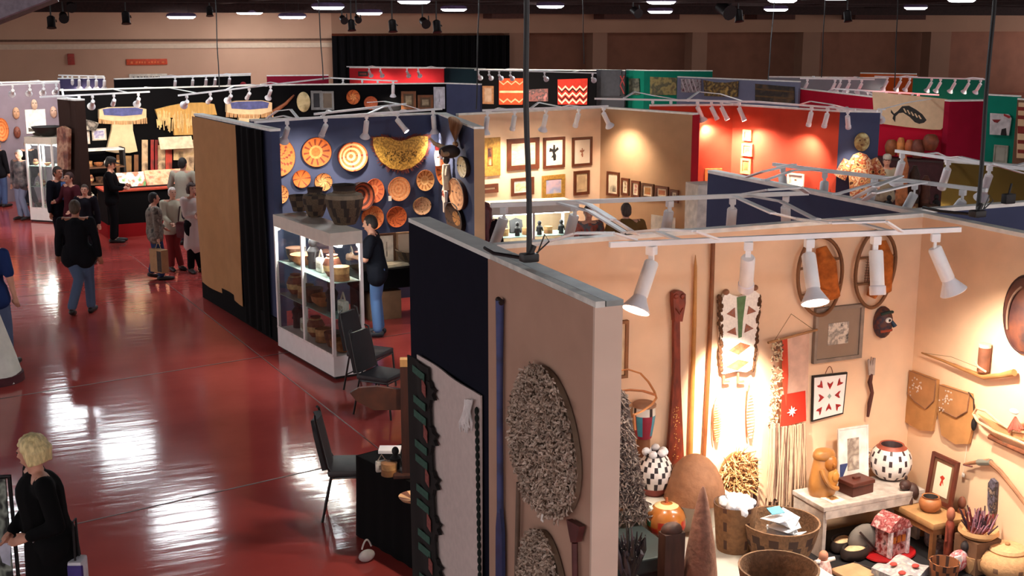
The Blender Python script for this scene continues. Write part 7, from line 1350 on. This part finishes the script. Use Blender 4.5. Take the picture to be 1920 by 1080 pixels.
# patterned shawl on a rack beside her and her bag
pq = pw + dirv(-.60, .04); t = thing('shawl_rack', 'dark shawl with pale woven pattern on a rack before the blond woman', 'garment rack', T((pq.x, pq.y, 0), -.3)); b = MB(); b.sheet(lambda a, c_: ((a - .5) * .62, c_ * 1.15, .03 * math.sin(a * 14) + .05 * (1 - c_)), 30, 12, .02, pat=None)
b.build('shawl', art('0c0d0e', '15201e', '8a9488', '0a0a0c', '2c3a34', scale=9, detail=1), t, Matrix.Translation((0, 0, .18)) @ Matrix.Rotation(math.pi / 2, 4, 'X')); b = MB(); b.tube([(-.34, 0, 1.34), (.34, 0, 1.34)], .014, 8); b.build('rail', BLK, t)
for sx in (-.33, .33): b = MB(); b.tube([(sx, .0, 0), (sx, 0, 1.34)], .014, 8); b.build('upright', BLK, t)
pb2 = az(112, 1090, 0); pb2 = pw + dirv(.20, -.05); t = thing('shoulder_bag', 'white and violet bag low behind the blond woman', 'bag', T((pb2.x, pb2.y, .62), -.4)); b = MB(); b.box(.10, .14, .24, (0, 0, .05), bev=.02); b.build('body', mt('dcdce4', rough=.7), t); b = MB(); b.box(.104, .05, .2, (0, -.05, .05), bev=.02); b.build('violet_side', mt('3c2c7a', rough=.7), t); b = MB(); b.tube([(0, -.04, .16), (0, -.03, .45), (0, .03, .45), (0, .04, .16)], .008, 6); b.build('strap', BLK, t)
# man in blue at the left edge with draped stand
p = az(-2, 690, 0); person((p.x, p.y), dirv(.1, .9), 'man in a blue shirt and jeans cut by the left edge', ztop(p, 425), '20305e', '56607e', '3a2a20', 'short', sleeves=.3, stride=.12)
p = az(8, 695, 0); t = thing('draped_stand', 'small stand under a pale draped cloth at the left edge', 'stand', T((p.x - .12, p.y - .45, 0))); hh = .95; b = MB(); b.lathe([(.34, .01), (.27, .3), (.19, .6), (.13, .85), (.10, hh), (.02, hh + .01)], 28, wob=.06); b.build('cloth', mt('d8d4cc', rough=.9, var=.06), t); b = MB(); b.lathe([(.36, 0), (.35, .10)], 24); b.build('dark_hem', mt('4a1c24', rough=.9), t)
# man walking away in the aisle
p = az(155, 590, 0); person((p.x, p.y), dirv(-.12, 1), 'man in a black jacket and jeans walking away up the aisle', ztop(p, 374), '131318', '52617c', '4c3a2c', 'short', stride=.30, hands={1: (.31, .04, .80), -1: (-.31, .06, .82)}, wide=1.15, skin=SKIN2)
# man in dark suit with blue shirt facing right
p = az(106, 311, 1.75); t, M = person((p.x, p.y), dirv(.8, -.45), 'man in a dark suit over a blue shirt facing right', 1.75, '0e0e18', '10101a', '2a1c14', 'short', coat=.08, skin=SKIN2)
b = MB(); b.box(.09, .03, .34, (0, .142, 1.27), bev=.01, R=Matrix.Rotation(-.02, 3, 'X')); b.build('shirt_front', mt('4a6ca8', rough=.8), t)
p = az(150, 312, 1.66); p = p - away * .9; person((p.x + .1, p.y), dirv(-.5, -.8), 'person in dark red holding something pale behind the suited man', 1.66, '4a1c24', '1a1418', '3a1c18', 'short', sleeves=1.0, hands={1: (.12, .34, 1.15), -1: (-.2, .25, .95)}, skin=SKIN)
# grey haired man in jeans, two neighbours
p = az(46, 411, 0); person((p.x, p.y), dirv(-.25, -.7), 'grey haired man in patterned jacket and pale jeans near the left showcase', ztop(p, 280), '4a4648', '8088a4', 'a8a4a0', 'short', topmat=art('24242a', '5a5458', '8a7a78', scale=9), wide=1.1)
p = az(4, 388, 0); person((p.x, p.y), dirv(.3, .9), 'man in a black top and blue jeans at the left edge by the tray', ztop(p, 262), '121016', '4a5a82', '4a3a30', 'short')
p = az(34, 398, 0); person((p.x + .35, p.y + 1.0), dirv(.2, -1), 'white haired man in black seen over the grey haired man', ztop(p + Vector((0, 1, 0)), 262), '15131a', '20202a', 'd0ccc8', 'short')
# man in dark cap
p = az(215, 454, 0); person((p.x, p.y), dirv(.9, .1), 'man in black with a dark cap reading at the counter', ztop(p, 296), '0c0c10', '0c0c10', '14100e', 'short', hat='101014', hands={1: (.10, .34, 1.12), -1: (-.08, .34, 1.16)}, head_tilt=-.3)
p = az(158, 345, 1.5); person((p.x, p.y), dirv(.1, -1), 'short person in dark clothes right of the walking man, by the wares shelf', 1.5, '16141c', '16141c', '3a2a20', 'short')
# man in grey sweater seen from behind
p = az(341, 295, 1.78); person((p.x, p.y), dirv(.25, 1), 'man in a pale grey sweater with his back turned at the counter end', 1.78, 'a8a494', '3a3a44', '1c1614', 'short', wide=1.15, hands={1: (.22, .3, 1.05), -1: (-.22, .3, 1.05)})
# three women by the brown drape
p = az(296, 524, 0); t, M = person((p.x, p.y), dirv(.75, .35), 'woman in a brown patterned jacket and jeans with a paper bag', ztop(p, 360), '5a5048', '2c3a5c', '201818', 'short', topmat=art('28221e', '7a6e60', '4a4038', '9a8e80', scale=7, detail=2), stride=.12, hands={1: (.26, .02, .78), -1: (-.12, .26, .95)}, wide=1.1)
pb_ = M @ Vector((.30, .0, .68)); t = thing('paper_bag', 'brown and tan paper shopping bag held by the woman in jeans', 'bag', T((pb_.x, pb_.y, pb_.z - .42), .5)); b = MB(); b.box(.14, .34, .40, (0, 0, .20)); b.build('body', mt('a8825a', rough=.85, var=.1), t, smooth=False); b = MB(); b.box(.144, .12, .36, (0, -.1, .20)); b.build('printed_panel', mt('3a2c24', rough=.8, var=.4, scale=20), t, smooth=False); b = MB(); b.tube([(0, -.08, .40), (0, -.03, .50), (0, .03, .50), (0, .08, .40)], .006, 6); b.build('handle', mt('c8a880', rough=.8), t)
p = az(327, 515, 0); t, M = person((p.x + .1, p.y + .45), dirv(.35, -.5), 'white haired woman in a cream jacket with a dark red shoulder bag', ztop(p + Vector((.1, .45, 0)), 350), 'b8b09c', '7a2c2c', 'd8ccc4', 'short', wide=1.15, hands={1: (.12, .3, .98), -1: (-.2, .24, .95)})
pb_ = M @ Vector((-.16, .27, 1.0)); t = thing('shoulder_bag', 'dark red shoulder bag carried by the white haired woman', 'bag', T((pb_.x, pb_.y, pb_.z - .22), 1.0)); b = MB(); b.box(.14, .36, .30, (0, 0, .1), bev=.05); b.build('body', mt('5a1822', rough=.6, var=.3), t); b = MB(); b.tube([(0, -.15, .22), (0, -.1, .52), (0, .1, .52), (0, .15, .22)], .014, 7); b.build('strap', mt('3a1018', rough=.6), t)
p = az(352, 512, 0); person((p.x + .16, p.y + .05), dirv(.55, -.75), 'woman in a long cream coat over dark trousers with folded arms', ztop(p, 344), 'd2c2bc', '120e12', '3a201a', 'bob', coat=.40, hands={1: (-.02, .24, 1.16), -1: (.06, .27, 1.10)})
# man at the showcase in navy shirt
p = az(704, 630, 0); person((p.x + .06, p.y + .02), dirv(-1, .05), 'man in a navy shirt and blue jeans bending at the showcase', 1.76, '14161f', '5a78a8', '241a16', 'short', sleeves=.3, hands={1: (.05, .40, 1.10), -1: (-.05, .38, 1.16)}, lean=.06, head_tilt=-.25, shoe='2a2c34', skin=SKIN)
# visitors beyond the near back wall
ph = EYE + ray(908, 378) * 1; d_ = ph - EYE; pw = EYE + d_ * ((1.77 - H) / d_.z); person((pw.x, pw.y), dirv(.15, 1), 'woman with long dark red hair seen from behind at the jewellery showcase', 1.77, '1c1418', '1a161c', '4a1c20', 'long', coat=.3, hairmat=mt('5a2024', rough=.5, var=.4, scale=40, stretch=(1, 1, .15), bump=.4))
d_ = ray(1103, 383); pw = EYE + d_ * ((1.70 - H) / d_.z); person((pw.x, pw.y), dirv(.3, -1), 'man in a floral shirt by the jewellery showcase, behind the near track', 1.70, '6a3a30', '2a2a30', '3a2c24', 'short', topmat=art('2c3a34', 'a84a34', '4a5a5c', '8a2c28', scale=9), sleeves=.3, hands={1: (.12, .3, 1.2), -1: (-.1, .3, 1.12)}, head_turn=-.4)
d_ = ray(1172, 381); pw = EYE + d_ * ((1.74 - H) / d_.z) ; person((pw.x + .05, pw.y + .05), dirv(-.2, 1), 'stout person in an olive brown jacket beside the man in the floral shirt', 1.74, '6a4c28', '2a2420', '4a3c34', 'short', wide=1.3, hands={1: (.24, .25, 1.0), -1: (-.24, .25, 1.0)})
d_ = ray(1664, 287); p = az(1664, 287, 1.78); person((p.x, p.y), dirv(-.2, -1), 'man in a grey cap and pale shirt at the dark goods table', 1.74, 'a89c88', '3a3430', '8a8078', 'short', hat='a8a098', hands={1: (.16, .32, 1.08), -1: (-.16, .32, 1.08)})
